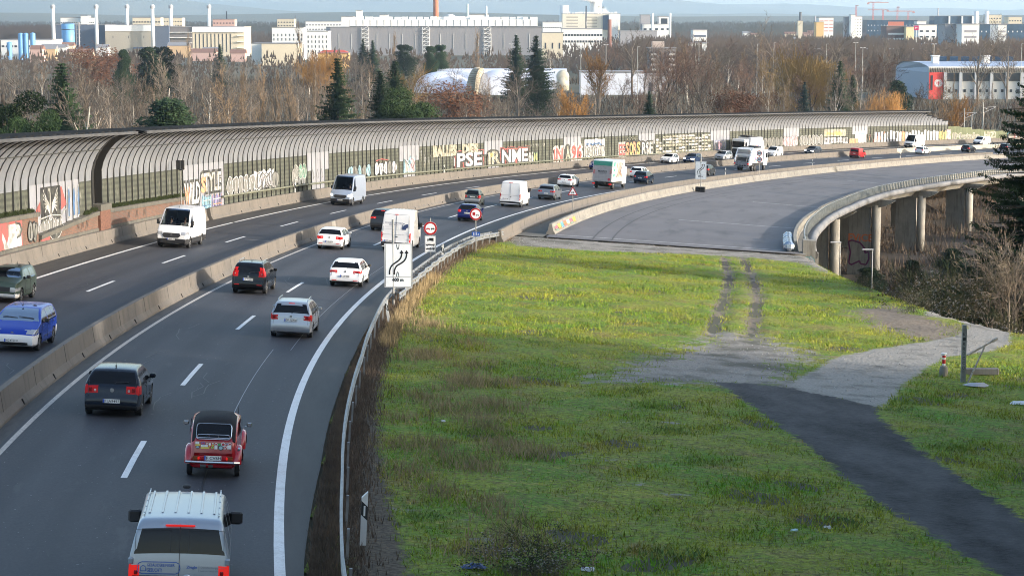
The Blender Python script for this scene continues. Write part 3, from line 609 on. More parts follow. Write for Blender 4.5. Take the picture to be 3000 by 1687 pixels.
    b.build('roof_sheets',m_roof,e)
    b=B();sweep(b,[(WO+.8,6.95),(WO+.1,6.3),(WO-.35,5.3),(WO-.45,4.2),(WO-.45,-1.),(WO-.6,-1.),(WO-.6,4.2),(WO-.5,5.35),(WO,6.4),(WO+.75,7.1)],bays[0][0],a1,3.);b.build('outer_shell',m_roof,e)
    if steps:
        b=B()
        for s0,s1,zm in bays:
            if zm<7.2:
                P=arc_pts(zm)[-1];V=[rp(s,P[0]+a,zm+z) for z in (0,.12) for s in (s0,s1) for a in (.05,-.7)];b.add(V,[(0,1,3,2),(4,6,7,5),(0,4,5,1),(2,3,7,6),(0,2,6,4),(1,5,7,3)])
        b.build('stepped_roof',m_roof,e)
    b=B()
    if bays[-1][1]<70: sweep(b,[(WO-.1,0),(WO+.1,0),(WO+.1,7.2),(WO-.1,7.2)],bays[-1][1]-.0,bays[-1][1]+.12,.12)
    return e
g1=gallery('shorter left noise gallery with ribbed canopy above the eagle mural',[(61.4-1.5*(k+1),61.4-1.5*k,7.4) for k in range(23)][::-1],False)
bb=[(63.6+1.5*k,63.6+1.5*(k+1),7.4) for k in range(216)]
s=bb[-1][1]
for zm in (6.55,6.1,5.7,5.3,4.95):
    for _ in range(2 if zm>6.2 else 2): bb.append((s,s+1.5,zm));s+=1.5
g2=gallery('long ribbed noise gallery that curves away to the right behind the traffic',bb,True)
gend=s
# dark recess between the two galleries
b=B();P=[(WO+.1,0.5)]+[(o+.05,z) for o,z in arc_pts(7.4)]
V=[rp(s_,o-.45,z+.0) for s_ in (61.5,63.55) for o,z in P];n=len(P);b.add(V,[(i,i+1,n+i+1,n+i) for i in range(n-1)])
for s_ in (61.5,63.5):
    V=[];
    for o,z in P: V+=[rp(s_,o,z),rp(s_,o-1.0,z-.2)]
    b.add(V,[(2*i,2*i+2,2*i+3,2*i+1) for i in range(n-1)])
tag(b.build('expansion_joint_strip',m_blk),'tall curved black gap strip between the two noise galleries','joint')
# brick parapet wall
bw=thing('brick_wall','old red brick parapet with dark mossy coping under the left gallery','wall',rp(50,-12.1),0,world=True)
def uvstrip(name,m,o,s0,s1,z0,z1,par,ds=1.5):
    n=int((s1-s0)/ds)+2;V=[];U=[];Fs=[]
    for i in range(n):
        s_=s0+(s1-s0)*i/(n-1)
        for z in (z0(s_) if callable(z0) else z0,z1(s_) if callable(z1) else z1): V.append(rp(s_,o,z));U.append((s_,z))
    for i in range(n-1): Fs.append((2*i,2*i+2,2*i+3,2*i+1))
    return mesh(name,V,Fs,m,par,uv=U)
bt_=lambda s_:brick_top(s_)-.28
for a0,a1 in ((20,48.95),(49.15,84.2)):
    uvstrip('brick_face',m_brick,-12.05,a0,a1,.9,bt_,bw)
b=B()
sweep(b,lambda s_:[(-12.4,bt_(s_)),(-11.93,bt_(s_)),(-11.9,bt_(s_)+.26),(-12.4,bt_(s_)+.27)],20,48.95,2.);sweep(b,lambda s_:[(-12.4,bt_(s_)),(-11.93,bt_(s_)),(-11.9,bt_(s_)+.26),(-12.4,bt_(s_)+.27)],49.15,84.2,2.)
sweep(b,[(-12.4,.5),(-11.98,.5),(-12.0,1.05),(-12.4,1.05)],20,84.2,3.);b.build('coping',m_darkc,bw)
b=B();V=[];
for s0_,s1_,o_,z0,z1 in ((61.9,64.3,-11.88,.8,2.15),):
    V=[rp(s_,o,z) for z in (z0,z1) for s_ in (s0_,s1_) for o in (o_,-12.5)];b.add(V,[(0,1,3,2),(4,6,7,5),(0,4,5,1),(2,3,7,6),(0,2,6,4),(1,5,7,3)])
b.build('pillar',mat('brick_pillar',(.12,.058,.04),.9,var=.3,scale=8),bw)
b=B();V=[rp(s_,o,z) for z in (2.15,2.55) for s_ in (61.8,64.4) for o in (-11.82,-12.5)];b.add(V,[(0,1,3,2),(4,6,7,5),(0,4,5,1),(2,3,7,6),(0,2,6,4),(1,5,7,3)]);b.build('pillar_cap',m_darkc,bw)
# moss tufts along the coping
n=5000;S_=nr.uniform(34,84,n);S_=S_-(S_%1.5)+1.3+nr.normal(0,.25,n);k=(S_<48)|(S_>59);S_=S_[k]
P=np.array([rp(s_,-12.12+nr.normal(0,.05),brick_top(s_)) for s_ in S_]);n=len(P);h=nr.uniform(.08,.3,n);V=np.empty((n,3,3));V[:,0]=P+[-.05,0,0];V[:,1]=P+[.05,0,0];V[:,2]=P+np.stack([nr.normal(0,.12,n),nr.normal(0,.1,n),h],1)
tag(mesh('coping_weeds',V.reshape(-1,3),np.arange(3*n).reshape(n,3),mat('moss_green',(.035,.05,.015),.9)),'dark green weeds growing on the coping at the foot of the gallery','weeds',kind='stuff')
# long handrail pipe
b=B();pz=lambda s_:float(np.interp(s_,[95,131,171,232,288,362,372],[1.5,1.37,1.15,1.15,.85,.62,.6]))
b.tube([rp(s_,-12.05,pz(s_)) for s_ in np.arange(95.5,365,3)],.09,6);tag(b.build('guard_pipe',mat('olive_pipe',(.13,.135,.10),.6,var=.2,scale=1)),'olive steel pipe rail running along the foot of the noise gallery','rail')
# ---------------------------------------------------------------- graffiti on the wall (parts of the gallery they are sprayed on)
GM={k:mat('spray_'+k,tuple(.82*q+.18*sum(c_)/3 for q in c_),.75,c2=tuple(.35*q+.65*w_ for q,w_ in zip(c_,(.09,.095,.08))),scale=1.8,detail=9,thr=(.43,.60)) for k,c_ in dict(silver=(.30,.30,.31),white=(.40,.395,.38),cream=(.34,.32,.24),black_=(.015,.015,.017),crimson=(.40,.05,.045),yellow=(.45,.37,.09),azure=(.03,.11,.26),amber=(.62,.24,.10),sky=(.20,.42,.52),pink=(.55,.32,.36),ash=(.17,.17,.16),violet=(.16,.17,.38),green=(.06,.22,.14)).items()}
GK=list(GM);GI={k:i for i,k in enumerate(GK)};GL=[GM[k] for k in GK]
def wf(off=.07): return lambda x,z,d=0:rp(x,WO+off+d,z)
def word(b,t,s0,s1,z0,z1,fill,out='black_',glow=None,w=.05,off=.07):
    if glow: text_on(b,t,s0,s1,z0,z1,wf(off),GI[glow],.16)
    text_on(b,t,s0,s1,z0,z1,wf(off+.006),GI[out],.075+w);text_on(b,t,s0,s1,z0,z1,wf(off+.012),GI[fill],.03)
def patch(b,s0,s1,z0,z1,col,off=.06,rag=.25,r=rng):
    P=[];n=10
    for i in range(n): P.append((s0+(s1-s0)*i/n,z0+r.uniform(0,rag)))
    for i in range(n+1): P.append((s1-(s1-s0)*i/n,z1-r.uniform(0,rag)))
    f=wf(off)
    for i in range(n): 
        a,c_=P[i],P[i+1] if i<n-1 else (s1,z0);d,e_=P[2*n-i],P[2*n-i-1]
        b.add([f(*a),f(*c_),f(*e_),f(*d)],[(0,1,2,3)],GI[col])
rg=random.Random(21)
gb=B()   # on the short gallery: eagle mural
f=wf(.075)
gb.add([f(50.2,1.7),f(54.3,1.95),f(54.3,4.1),f(50.2,4.1)],[(0,1,2,3)],GI['black_'])
gb.add([f(48.6,2.1),f(50.1,2.6),f(50.1,3.3),f(49.3,2.9)],[(0,1,2,3)],GI['crimson']);gb.add([f(54.4,2.6),f(55.6,2.9),f(54.6,4.0),f(54.4,4.0)],[(0,1,2,3)],GI['crimson'])
f=wf(.085);W=.09
stroke(gb,[(52.2,2.1),(52.2,3.6),(52.0,3.95),(51.8,3.9)],.16,f,GI['white'])
for sg in (-1,1):
    for i in range(6):
        a=i/5;x1=52.2+sg*(1.55-.35*abs(a-.2));z1=3.95-1.35*a;stroke(gb,[(52.2+sg*.2,3.0-.5*a),(52.2+sg*.8,3.1-.2*a+.25*(1-a)),(x1,z1)],W,f,GI['white'])
    stroke(gb,[(52.2,2.5),(52.2+sg*.7,1.95),(52.2+sg*1.05,2.2)],W,f,GI['silver']);stroke(gb,[(52.2,2.4),(52.2+sg*.25,1.9)],W,f,GI['silver'])
gb2=lambda x0,x1,z0,z1,c_:gb.add([f(x0,z0),f(x1,z0),f(x1,z1),f(x0,z1)],[(0,1,2,3)],GI[c_])
patch(gb,49.0,54.4,1.45,2.2,'ash',.09,.2,rg);stroke(gb,[(49.,2.25),(50.1,2.3),(52.2,2.42),(54.3,2.3),(55.6,2.7)],.07,wf(.1),GI['white'])
for x in (49.5,50.6,51.4,52.6,53.4,54.1): stroke(gb,[(x,1.6),(x+.1,2.1),(x+.35,1.9),(x+.3,1.6)],.08,wf(.1),GI['silver'])
for x0 in (55.9,57.0,58.0):
    P=[(x0,2.1),(x0+.35,2.15),(x0+.32,2.9),(x0+.5,3.2),(x0+.3,3.9),(x0+.05,3.7),(x0-.05,3.0)]
    q=[(x0+.2+(x-x0-.2)*1.35,3+(z-3)*1.12) for x,z in P];f_=wf(.078);gb.add([f_(*p) for p in q],[tuple(range(7))],GI['white']);f_=wf(.086);gb.add([f_(*p) for p in P],[tuple(range(7))],GI['azure'])
gb.build('graffiti',GL,g1)
gb=B();fb=lambda x,z,d=0:rp(x,-12.02+d,z)   # on the brick
P=[(51.,1.35),(51.6,1.05),(52.4,.98),(53.2,1.15),(53.9,1.6),(54,1.75),(51,1.6)];gb.add([fb(x,z,.01) for x,z in P],[tuple(range(7))],GI['black_']);stroke(gb,P[:6],.07,lambda x,z:fb(x,z,.02),GI['white'])
gb.add([fb(49.4,1.05),fb(51.2,1.05),fb(51.2,1.5),fb(49.4,1.3)],[(0,1,2,3)],GI['crimson']);stroke(gb,[(52.5,1.15),(52.45,1.55)],.12,lambda x,z:fb(x,z,.03),GI['white'])
gb.add([fb(36,1.1),fb(45.7,1.1),fb(45.7,2.6),fb(36,2.6)],[(0,1,2,3)],GI['crimson']);gb.add([fb(37,1.1,.004),fb(45.5,1.1,.004),fb(45.4,2.3,.004),fb(37,2.3,.004)],[(0,1,2,3)],GI['silver'])
text_on(gb,'AP',39.6,45.2,1.15,2.35,lambda x,z:fb(x,z,.01),GI['black_'],.1);text_on(gb,'AP',39.6,45.2,1.15,2.35,lambda x,z:fb(x,z,.02),GI['white'],.03)
throwup(gb,46.8,48.6,1.15,2.35,lambda x,z,d=0:fb(x,z,.01+d),rg,GI['ash'],GI['black_'],2,.1)
for x in (57,58,59,69,71,73): stroke(gb,[(x,1.2),(x+.2,1.7),(x+.4,1.3),(x+.6,1.75)],.05,lambda x,z:fb(x,z,.01),GI['black_'])
gb.build('graffiti',GL,bw)
gb=B()
word(gb,'WiLD',85.0,89.4,1.35,2.9,'silver',w=.05);text_on(gb,'W',85.0,86.3,1.35,2.6,wf(.095),GI['amber'],.04)
word(gb,'STYLE',89.8,95.6,2.1,3.5,'white',w=.06);text_on(gb,'S',89.8,91.0,2.1,3.2,wf(.1),GI['amber'],.05)
patch(gb,90.0,92.6,.6,1.9,'sky',.075,.3,rg);patch(gb,93,95.9,.6,1.9,'violet',.075,.3,rg)
for x0,x1,cc_ in ((90.1,92.5,'azure'),(93.1,95.7,'amber')):
    for q in range(7): x=x0+(x1-x0)*q/6;stroke(gb,[(x,.7),(x+.1,1.3),(x-.05,1.8)],.07,wf(.09),GI['black_' if q%2 else cc_])
    for z in (1.0,1.4): stroke(gb,[(x0,z),(x1,z)],.07,wf(.1),GI['white' if z>1.2 else cc_])
for x0,x1,n_,a,c_ in ((97.5,108,6,'ash','silver'),(108,114,3,'ash','black_'),(118.5,123,3,'ash','white')):
    throwup(gb,x0,x1,1.4,3.0,wf(.07),rg,GI[a],GI[c_],n_,.09)
patch(gb,106,112.5,1.5,3.3,'silver',.06,.3,rg);throwup(gb,107,112,1.6,3.0,wf(.075),rg,GI['silver'],GI['black_'],4,.08)
throwup(gb,119,123.3,1.9,3.4,wf(.08),rg,[GI['green'],GI['ash']],GI['white'],3,.08)
for x in (125.6,127.2,128.6): stroke(gb,[(x-.5,1.9),(x-.1,2.7),(x+.3,2.2),(x,1.8),(x+.5,2.0)],.07,wf(.075),GI['ash'])
throwup(gb,138,146,1.3,2.7,wf(.07),rg,[GI['silver'],GI['ash'],GI['sky']],GI['black_'],5,.1)
throwup(gb,147.5,155.5,1.3,2.8,wf(.07),rg,[GI['ash'],GI['silver']],GI['black_'],5,.1);stroke(gb,[(148,2.9),(150,3.05),(152.5,2.9)],.1,wf(.07),GI['crimson'])
f=wf(.075)
for P,c_ in (([(158.2,1.3),(162.6,1.3),(162.6,2.9),(161.5,2.6),(160.8,3.2),(159.8,2.4),(158.3,2.9)],'sky'),([(158.6,1.4),(160.,1.4),(159.8,2.6),(158.5,2.8)],'white'),([(160.2,1.4),(162.3,1.4),(162.4,2.6),(161.2,2.9)],'pink')):
    gb.add([f(*p) for p in P],[tuple(range(len(P)))],GI[c_]);f=wf(.075+.008*len(P))
stroke(gb,[(158.4,2.8),(159.9,2.1),(160.3,2.7),(161.4,1.7),(162.4,2.6)],.1,wf(.16),GI['black_'])
for i in range(24): x=rg.uniform(163,178);z=rg.uniform(1.4,3.4);stroke(gb,[(x,z),(x+rg.uniform(-.2,.2),z+rg.uniform(.3,.9)),(x+rg.uniform(-.3,.3),z+rg.uniform(.4,1.0))],.06,wf(.07),GI[rg.choice(['ash','silver','cream'])])
word(gb,'BALLES',169.6,178.5,2.85,4.0,'cream','cream',w=0);word(gb,'DIES',181,187,3.0,4.0,'cream','cream',w=0)
patch(gb,177.5,179.,1.3,2.7,'silver',.065,.3,rg)
word(gb,'PSE',179,188.5,1.35,2.95,'silver','black_','crimson',w=.05)
word(gb,'iR',191.4,195.8,1.35,2.9,'cream','black_',w=.06);throwup(gb,192.,193.1,2.2,2.8,wf(.1),rg,GI['yellow'],GI['yellow'],1,.03)
word(gb,'NME',197,207.3,1.4,3.0,'silver','black_','crimson',w=.06)
stroke(gb,[(196.8,3.12),(207.4,3.12)],.12,wf(.09),GI['crimson'])
throwup(gb,207.8,209.8,1.0,2.6,wf(.08),rg,GI['white'],GI['black_'],2,.1)
throwup(gb,210,211.5,1.2,2.4,wf(.08),rg,GI['yellow'],GI['green'],2,.06)
for i in range(10): x=rg.uniform(206,216);stroke(gb,[(x,3.2),(x+.2,3.6),(x+.4,3.3)],.07,wf(.07),GI['white'])
word(gb,'iN',218.6,222.2,1.,2.75,'crimson','white',w=.08);P=[(224.4+1.5*math.cos(t),2.0+1.35*math.sin(t)) for t in np.linspace(0,6.28,18)[:-1]];f=wf(.075);gb.add([f(*p) for p in P],[tuple(range(17))],GI['black_'])
stroke(gb,[(223.6,.9),(224.2,1.8),(224.4,3.0),(224.8,1.8),(225.4,.9)],.45,wf(.09),GI['cream']);word(gb,'96',226.1,230.3,1.,3.0,'crimson','white',w=.1)
patch(gb,231.5,240.6,1.1,3.9,'silver',.06,.2,rg);patch(gb,232.5,239.6,2.7,3.4,'azure',.07,.4,rg);throwup(gb,232,240.2,1.1,3.0,wf(.08),rg,GI['white'],GI['black_'],5,.14)
word(gb,'EE',247.,249.6,1.2,2.8,'crimson','white',w=.08);
for i,(ch,c_) in enumerate(zip('SORS',('amber','yellow','amber','yellow'))): word(gb,ch,250.+i*1.65,251.4+i*1.65,1.1,3.0,c_,'black_',w=.06)
word(gb,'RSE',257.2,262,1.1,2.9,'white','black_',w=.06)
for x in (250.5,252,253.6): stroke(gb,[(x,3.4),(x+.5,3.8),(x+.8,3.3)],.1,wf(.07),GI['cream'])
for i in range(17):
    x=264.3+i*1.5
    for z in (1.0,1.5,2.0,2.5,3.0,3.45):
        if rg.random()<.86: patch(gb,x-.62,x+.66,z,z+rg.uniform(.3,.48),rg.choice(['cream','white','cream','silver']),.065,.1,rg)
throwup(gb,290.6,295.4,.9,2.6,wf(.08),rg,[GI['pink'],GI['white']],GI['violet'],3,.1)
for x0,x1,n_,c1,c2_ in ((308,323,8,'ash','black_'),(323,330,4,'pink','ash'),(331,342,6,'ash','silver')): throwup(gb,x0,x1,.8,2.8,wf(.07),rg,GI[c1],GI[c2_],n_,.08)
patch(gb,342.5,353,2.3,3.8,'cream',.065,.1,rg);patch(gb,343.5,351,2.4,3.4,'yellow',.07,.5,rg);patch(gb,342.5,354,.8,2.3,'silver',.065,.3,rg)
for i in range(60): x=rg.uniform(343,354);stroke(gb,[(x,rg.uniform(.8,1.6)),(x+rg.uniform(-.3,.3),rg.uniform(1.6,2.4))],.1,wf(.08),GI['black_'])
patch(gb,357.5,363,.8,3.4,'silver',.08,.2,rg);patch(gb,359,362,2.2,3.2,'sky',.09,.5,rg)
patch(gb,354.8,358.9,.5,1.7,'amber',.1,.1,rg);stroke(gb,[(354.6,.4),(354.9,1.8),(359,1.75)],.12,wf(.12),GI['cream'])
for i in range(26): x=rg.uniform(362,372);z=rg.uniform(.6,2.3);stroke(gb,[(x,z),(x+rg.uniform(-.3,.3),z+.4),(x+rg.uniform(-.4,.4),z+.7)],.12,wf(.08),GI[rg.choice(['crimson','amber','ash','black_'])])
for i in range(22):
    x=367.6+1.5*i
    if x<gend-4: patch(gb,x-.6,x+.6,.4,rg.uniform(2.7,3.3),'amber' if i==9 else 'silver',.065,.3,rg);
for x in (373.8,377.4): P=[(x+.55*math.cos(t),2.1+.75*math.sin(t)) for t in np.linspace(0,6.28,14)[:-1]];f=wf(.09);gb.add([f(*p) for p in P],[tuple(range(13))],GI['black_'])
patch(gb,398.5,402.,.6,3.0,'yellow',.075,.5,rg);patch(gb,402,404,.6,3.2,'pink',.075,.5,rg);stroke(gb,[(399.6,.6),(400.2,2.8),(401.2,2.6),(400.8,.8)],.2,wf(.1),GI['black_'])
gb.build('graffiti',GL,g2)
# ---------------------------------------------------------------- green end fence and low wall
ef=thing('panel_fence','olive green stepped panel fence continuing after the end of the gallery','fence',rp(gend,WO),0,world=True)
b=B();m_gf=mat('green_fence_panel',(.10,.115,.06),.8,var=.2,scale=.8);s=gend+.1
for zt in (3.7,3.45,3.0,2.75,2.5):
    for _ in range(4):
        V=[rp(a,o,z) for z in (-.3,zt) for a in (s,s+1.42) for o in (WO,WO-.1)];b.add(V,[(0,1,3,2),(4,6,7,5),(0,4,5,1),(2,3,7,6),(0,2,6,4),(1,5,7,3)]);s+=1.45
b.build('panels',m_gf,ef);fe=s
b=B();f=lambda x,z,d=0:rp(x,WO+.02+d,z)
P=[];text_on(b,'JMetalo',gend+2,gend+15.5,.55,2.2,f,0,.06);text_on(b,'JMetalo',gend+2,gend+15.5,.55,2.2,lambda x,z:f(x,z,.02),1,.0);text_on(b,'HiZi',gend+18,gend+23.5,1.0,2.3,f,0,.05)
b.build('graffiti',[GM['cream'],GM['ash']],ef)
b=B();sweep(b,[(WO-.15,-.5),(WO+.1,-.5),(WO+.1,1.9),(WO-.15,1.9)],fe+.5,fe+40,3.);lw=b.build('low_concrete_wall',m_con);tag(lw,'low concrete wall with a red graffiti panel past the green fence','wall')
b=B();f=lambda x,z,d=0:rp(x,WO+.12+d,z);b.add([f(fe+3,.3),f(fe+9,.3),f(fe+9,1.8),f(fe+3,1.8)],[(0,1,2,3)],0);text_on(b,'308',fe+3.4,fe+8.6,.5,1.6,lambda x,z:f(x,z,.03),1,.03)
o=b.build('graffiti_panel',[GM['crimson'],GM['white']]);o.parent=lw
# ================================================================ guard rail
gr=thing('guard_rail','weathered galvanised guard rail curving along the road past the meadow','guard rail',rp(0,9.75),0,world=True)
m_gal=mat('galvanised_rail',(.25,.255,.26),.5,.55,var=.25,scale=2.5);m_gald=mat('galvanised_post',(.25,.25,.245),.6,.4,var=.3,scale=3)
def wprof(o,s=1): return [(o,.44),(o-.05*s,.48),(o-.05*s,.53),(o,.58),(o,.62),(o-.05*s,.67),(o-.05*s,.72),(o,.76),(o+.02*s,.76),(o-.028*s,.71),(o-.028*s,.68),(o+.02*s,.63),(o+.02*s,.57),(o-.028*s,.52),(o-.028*s,.49),(o+.02*s,.44)]
go=lambda s_:float(np.interp(s_,[-70,-28,-17,0,9,23,32,40,50,72,81,88],[9.2,9.0,9.35,9.66,9.76,9.6,9.42,9.4,9.47,9.58,9.9,10.95]))
b=B();sweep(b,lambda s_:wprof(go(s_)),-60,88,1.5);b.build('rail_beam',m_gal,gr)
b=B();bo=lambda s_:go(s_)+.58+.06*math.sin(s_*1.57)
sweep(b,lambda s_:wprof(bo(s_),-1),34,88,1.);b.build('back_rail_beam',m_gal,gr)
s=-28.
while s<88:
    b=B();M=frame(s,go(s)+.1);b.box(M@Vector((0,0,.3)),(.06,.1,.86),0,M=M.to_3x3())
    if s>34: b.box(M@Vector((.46,0,.3)),(.06,.1,.86),0,M=M.to_3x3());b.box(M@Vector((.24,0,.66)),(.5,.07,.1),0,M=M.to_3x3())
    b.build('post',m_gald,gr);s+=4. if s<34 else 2.
# ================================================================ signs
m_sw=mat('sign_white',(.86,.87,.87),.35,var=.05,scale=3);m_sb=mat('sign_black',(.012,.012,.014),.4);m_sr=mat('sign_red',(.42,.012,.015),.35);m_sbl=mat('sign_blue',(.02,.10,.45),.35);m_sg=mat('sign_back_grey',(.30,.30,.30),.5,.4);m_post=mat('sign_post',(.33,.33,.32),.5,.5,var=.15,scale=4)
SG=[m_sw,m_sb,m_sr,m_sbl,m_sg]
def sign(name,label,s,o,dz=0.,group=None,cat='road sign'):
    e=thing(name,label,cat,rp(s,o,dz),-hd(s),group);return e
def face(px,py,sc,cx,cy,y=-.06): return lambda u,v,d=0:((u-cx)/sc+px,y-d,(cy-v)/sc+py)
def disc(b,f,cx,cy,r,m,n=28,d=0): b.add([f(cx+r*math.cos(2*math.pi*i/n),cy+r*math.sin(2*math.pi*i/n),d) for i in range(n)],[tuple(range(n))],m)
def rect(b,f,x0,y0,x1,y1,m,d=0): b.add([f(x0,y0,d),f(x1,y0,d),f(x1,y1,d),f(x0,y1,d)],[(0,1,2,3)],m)
def laneshift(name,label,s,o,dz,w,h,zb,post_h,px,txt,group):
    e=sign(name,label,s,o,dz,group);b=B();b.cyl((0,0,-.3),(0,0,post_h),.06,.06,8);b.build('post',m_post,e)
    b=B();b.box((px,-.03,zb+h/2),(w,.04,h),0);b.build('board',[m_sg],e)
    b=B();sc=638/h;f=face(px,zb+h/2,sc,563.5,888,-.052)
    rect(b,f,366,570,761,1206,0);bw_=5
    for q in ((374,577,753,582),(374,1194,753,1199),(374,577,380,1199),(747,577,753,1199)): rect(b,f,*q,1,.004)
    for P in ([(435,1020),(438,960),(455,910),(480,878),(520,850),(570,815),(600,778),(613,735),(614,700)],[(503,1020),(507,960),(525,912),(550,885),(600,858),(645,825),(672,785),(684,740),(685,700)]):
        Q=[((u),(v)) for u,v in P];
        for (u0,v0),(u1,v1) in zip(Q[:-1],Q[1:]):
            d=math.hypot(u1-u0,v1-v0);a,c_=-(v1-v0)/d*10.5,(u1-u0)/d*10.5;b.add([f(u0+a,v0+c_,.006),f(u0-a,v0-c_,.006),f(u1-a,v1-c_,.006),f(u1+a,v1+c_,.006)],[(0,1,2,3)],1)
        u,v=P[-1];b.add([f(u-31,v+12,.007),f(u+29,v+12,.007),f(u-1,v-36,.007)],[(0,1,2)],1)
    for cx_,y0,y1,dn in ((560,584,655,1),(554,1050,980,-1)):
        P=[(cx_-17,y0),(cx_-15,y0+.5*(y1-y0)),(cx_-5,y0+.93*(y1-y0)),(cx_,y1),(cx_+5,y0+.93*(y1-y0)),(cx_+15,y0+.5*(y1-y0)),(cx_+17,y0)]
        for (u0,v0),(u1,v1) in zip(P[:-1],P[1:]):
            d=math.hypot(u1-u0,v1-v0) or 1;a,c_=-(v1-v0)/d*4,(u1-u0)/d*4;b.add([f(u0+a,v0+c_,.006),f(u0-a,v0-c_,.006),f(u1-a,v1-c_,.006),f(u1+a,v1+c_,.006)],[(0,1,2,3)],1)
    rect(b,f,384,1053,740,1057,1,.006)
    g=lambda x,z:f(x,-z,.006);text_on(b,txt,475,635,-1118,-1070,g,1,.04)
    b.build('sign_face',SG,e);return e
laneshift('lane_shift_sign','tall white lane shift sign reading 400 m behind the guard rail',35.2,9.6,0,1.42,2.22,.98,4.4,.26,'400 m','lane shift signs')
e5=laneshift('lane_shift_sign','smaller lane shift sign reading 200 m standing on black blocks on the bridge deck',192,15.2,0,1.42,2.25,1.55,4.7,.0,'200 m','lane shift signs')
b=B()
for dx in (-.32,.32):
    for k in range(5): b.rbox((dx,-.2,.07+k*.13),(.56,.5,.115),.02)
b.build('ballast_blocks',mat('recycled_rubber',(.02,.02,.022),.8),e5)
# no overtaking sign with sub-plate
def carglyph(b,f,cx,cy,w,m,d=.008):
    h=w*.55;b.add([f(cx-w/2,cy+h*.25,d),f(cx+w/2,cy+h*.25,d),f(cx+w/2,cy-h*.15,d),f(cx+w*.36,cy-h*.2,d),f(cx+w*.28,cy-h*.6,d),f(cx-w*.28,cy-h*.6,d),f(cx-w*.36,cy-h*.2,d),f(cx-w/2,cy-h*.15,d)],[tuple(range(8))],m)
    rect(b,f,cx-w*.45,cy+h*.25,cx-w*.25,cy+h*.5,m,d);rect(b,f,cx+w*.25,cy+h*.25,cx+w*.45,cy+h*.5,m,d)
    rect(b,f,cx-w*.22,cy-h*.5,cx+w*.22,cy-h*.2,0,d+.003)
e=sign('no_overtaking_sign','round no overtaking sign with two cars above a plate of truck, bus and trailer',62,9.22,0,'round traffic signs')
b=B();b.cyl((0,0,-.3),(0,0,3.0),.035,.035,8);b.build('post',m_post,e)
b=B();sc=1/.0100;f=face(0,2.55,44.,1003,377,-.05)
sc=93/.42;f=face(0,2.36,sc,1003,377,-.05);b.cyl((0,-.045,2.36),(0,-.03,2.36),.425,.425,28,0);disc(b,f,1003,377,93,2,28,.002);disc(b,f,1003,377,68,0,28,.004);carglyph(b,f,971,385,52,2,.006);carglyph(b,f,1036,385,52,1,.006);b.build('round_face',SG,e)
b=B();rect(b,f,925,483,1077,712,0,.002)
for q in ((929,487,1073,490),(929,705,1073,708),(929,487,932,708),(1070,487,1073,708)): rect(b,f,*q,1,.004)
rect(b,f,985,512,1048,548,1,.005);rect(b,f,955,525,982,552,1,.005);rect(b,f,962,530,974,539,0,.007);rect(b,f,955,546,1048,552,1,.005)
rect(b,f,938,585,1062,616,1,.005)
for k in range(7): rect(b,f,943+k*17,588,955+k*17,601,0,.007)
b.add([f(938,672,.005),f(938,660,.005),f(958,655,.005),f(970,645,.005),f(1000,645,.005),f(1012,658,.005),f(1022,662,.005),f(1022,672,.005)],[tuple(range(8))],1);rect(b,f,1030,650,1062,672,1,.005);rect(b,f,966,649,1000,657,0,.007)
for x,y,r in ((965,553,9),(1028,553,9),(1040,553,8),(960,618,9),(1045,618,9),(952,672,8),(1006,672,8),(1046,674,8)): disc(b,f,x,y,r,1,10,.009);disc(b,f,x,y,r*.4,0,8,.011)
b.box((0,-.035,2.36+(377-597.5)/sc),(152/sc,.02,229/sc),4);b.build('symbol_plate',SG,e)
e=sign('truck_overtaking_sign','round red ringed sign with red truck beside black car above the small blue kilometre plate',76.5,10.75,0,'round traffic signs')
b=B();b.cyl((0,0,-.3),(0,0,2.62),.035,.035,8);b.build('post',m_post,e)
sc=83/.42;f=face(0,2.6,sc,1635,193,-.05);b=B();b.cyl((0,-.045,2.6),(0,-.03,2.6),.425,.425,28,0);disc(b,f,1635,193,83,2,28,.002);disc(b,f,1635,193,62,0,28,.004);rect(b,f,1590,167,1628,208,2,.006);rect(b,f,1594,208,1602,216,2,.006);rect(b,f,1617,208,1625,216,2,.006);carglyph(b,f,1657,207,42,1,.006);b.build('round_face',SG,e)
b=B();rect(b,f,1580,440,1695,496,3,.0);g=lambda x,z:f(x,-z,.004);text_on(b,'315',1598,1650,-486,-452,g,0,.02);text_on(b,'.5',1654,1680,-486,-464,g,0,.02);b.box((.0,-.03,2.6+(193-468)/sc),(115/sc,.02,56/sc),4);b.build('kilometre_plate',SG,e)
# slippery road triangle
e=sign('skid_warning_sign','red bordered triangle warning sign with skidding car behind the road wall',127,12.6,-.1)
b=B();b.cyl((0,0,-.3),(0,0,2.75),.035,.035,8);b.build('post',m_post,e)
b=B();f=face(0,2.35,1,0,0,-.05)
for k,(q,m_) in enumerate(((1.,4),(.97,2),(.70,0))):
    w=.5*q;b.add([(-w,-.05-.004*k,2.32-.29*q),(w,-.05-.004*k,2.32-.29*q),(0,-.05-.004*k,2.32+.577*q)],[(0,1,2)],m_)
f=face(0,2.28,400,0,0,-.062);carglyph(b,f,0,-15,110,1,.004);stroke(b,[(-.12,2.16),(-.06,2.12),(-.1,2.08),(-.03,2.05)],.03,lambda x,z:(x,-.068,z),1);stroke(b,[(.04,2.16),(.1,2.12),(.05,2.08),(.12,2.05)],.03,lambda x,z:(x,-.068,z),1);b.build('triangle_face',SG,e)
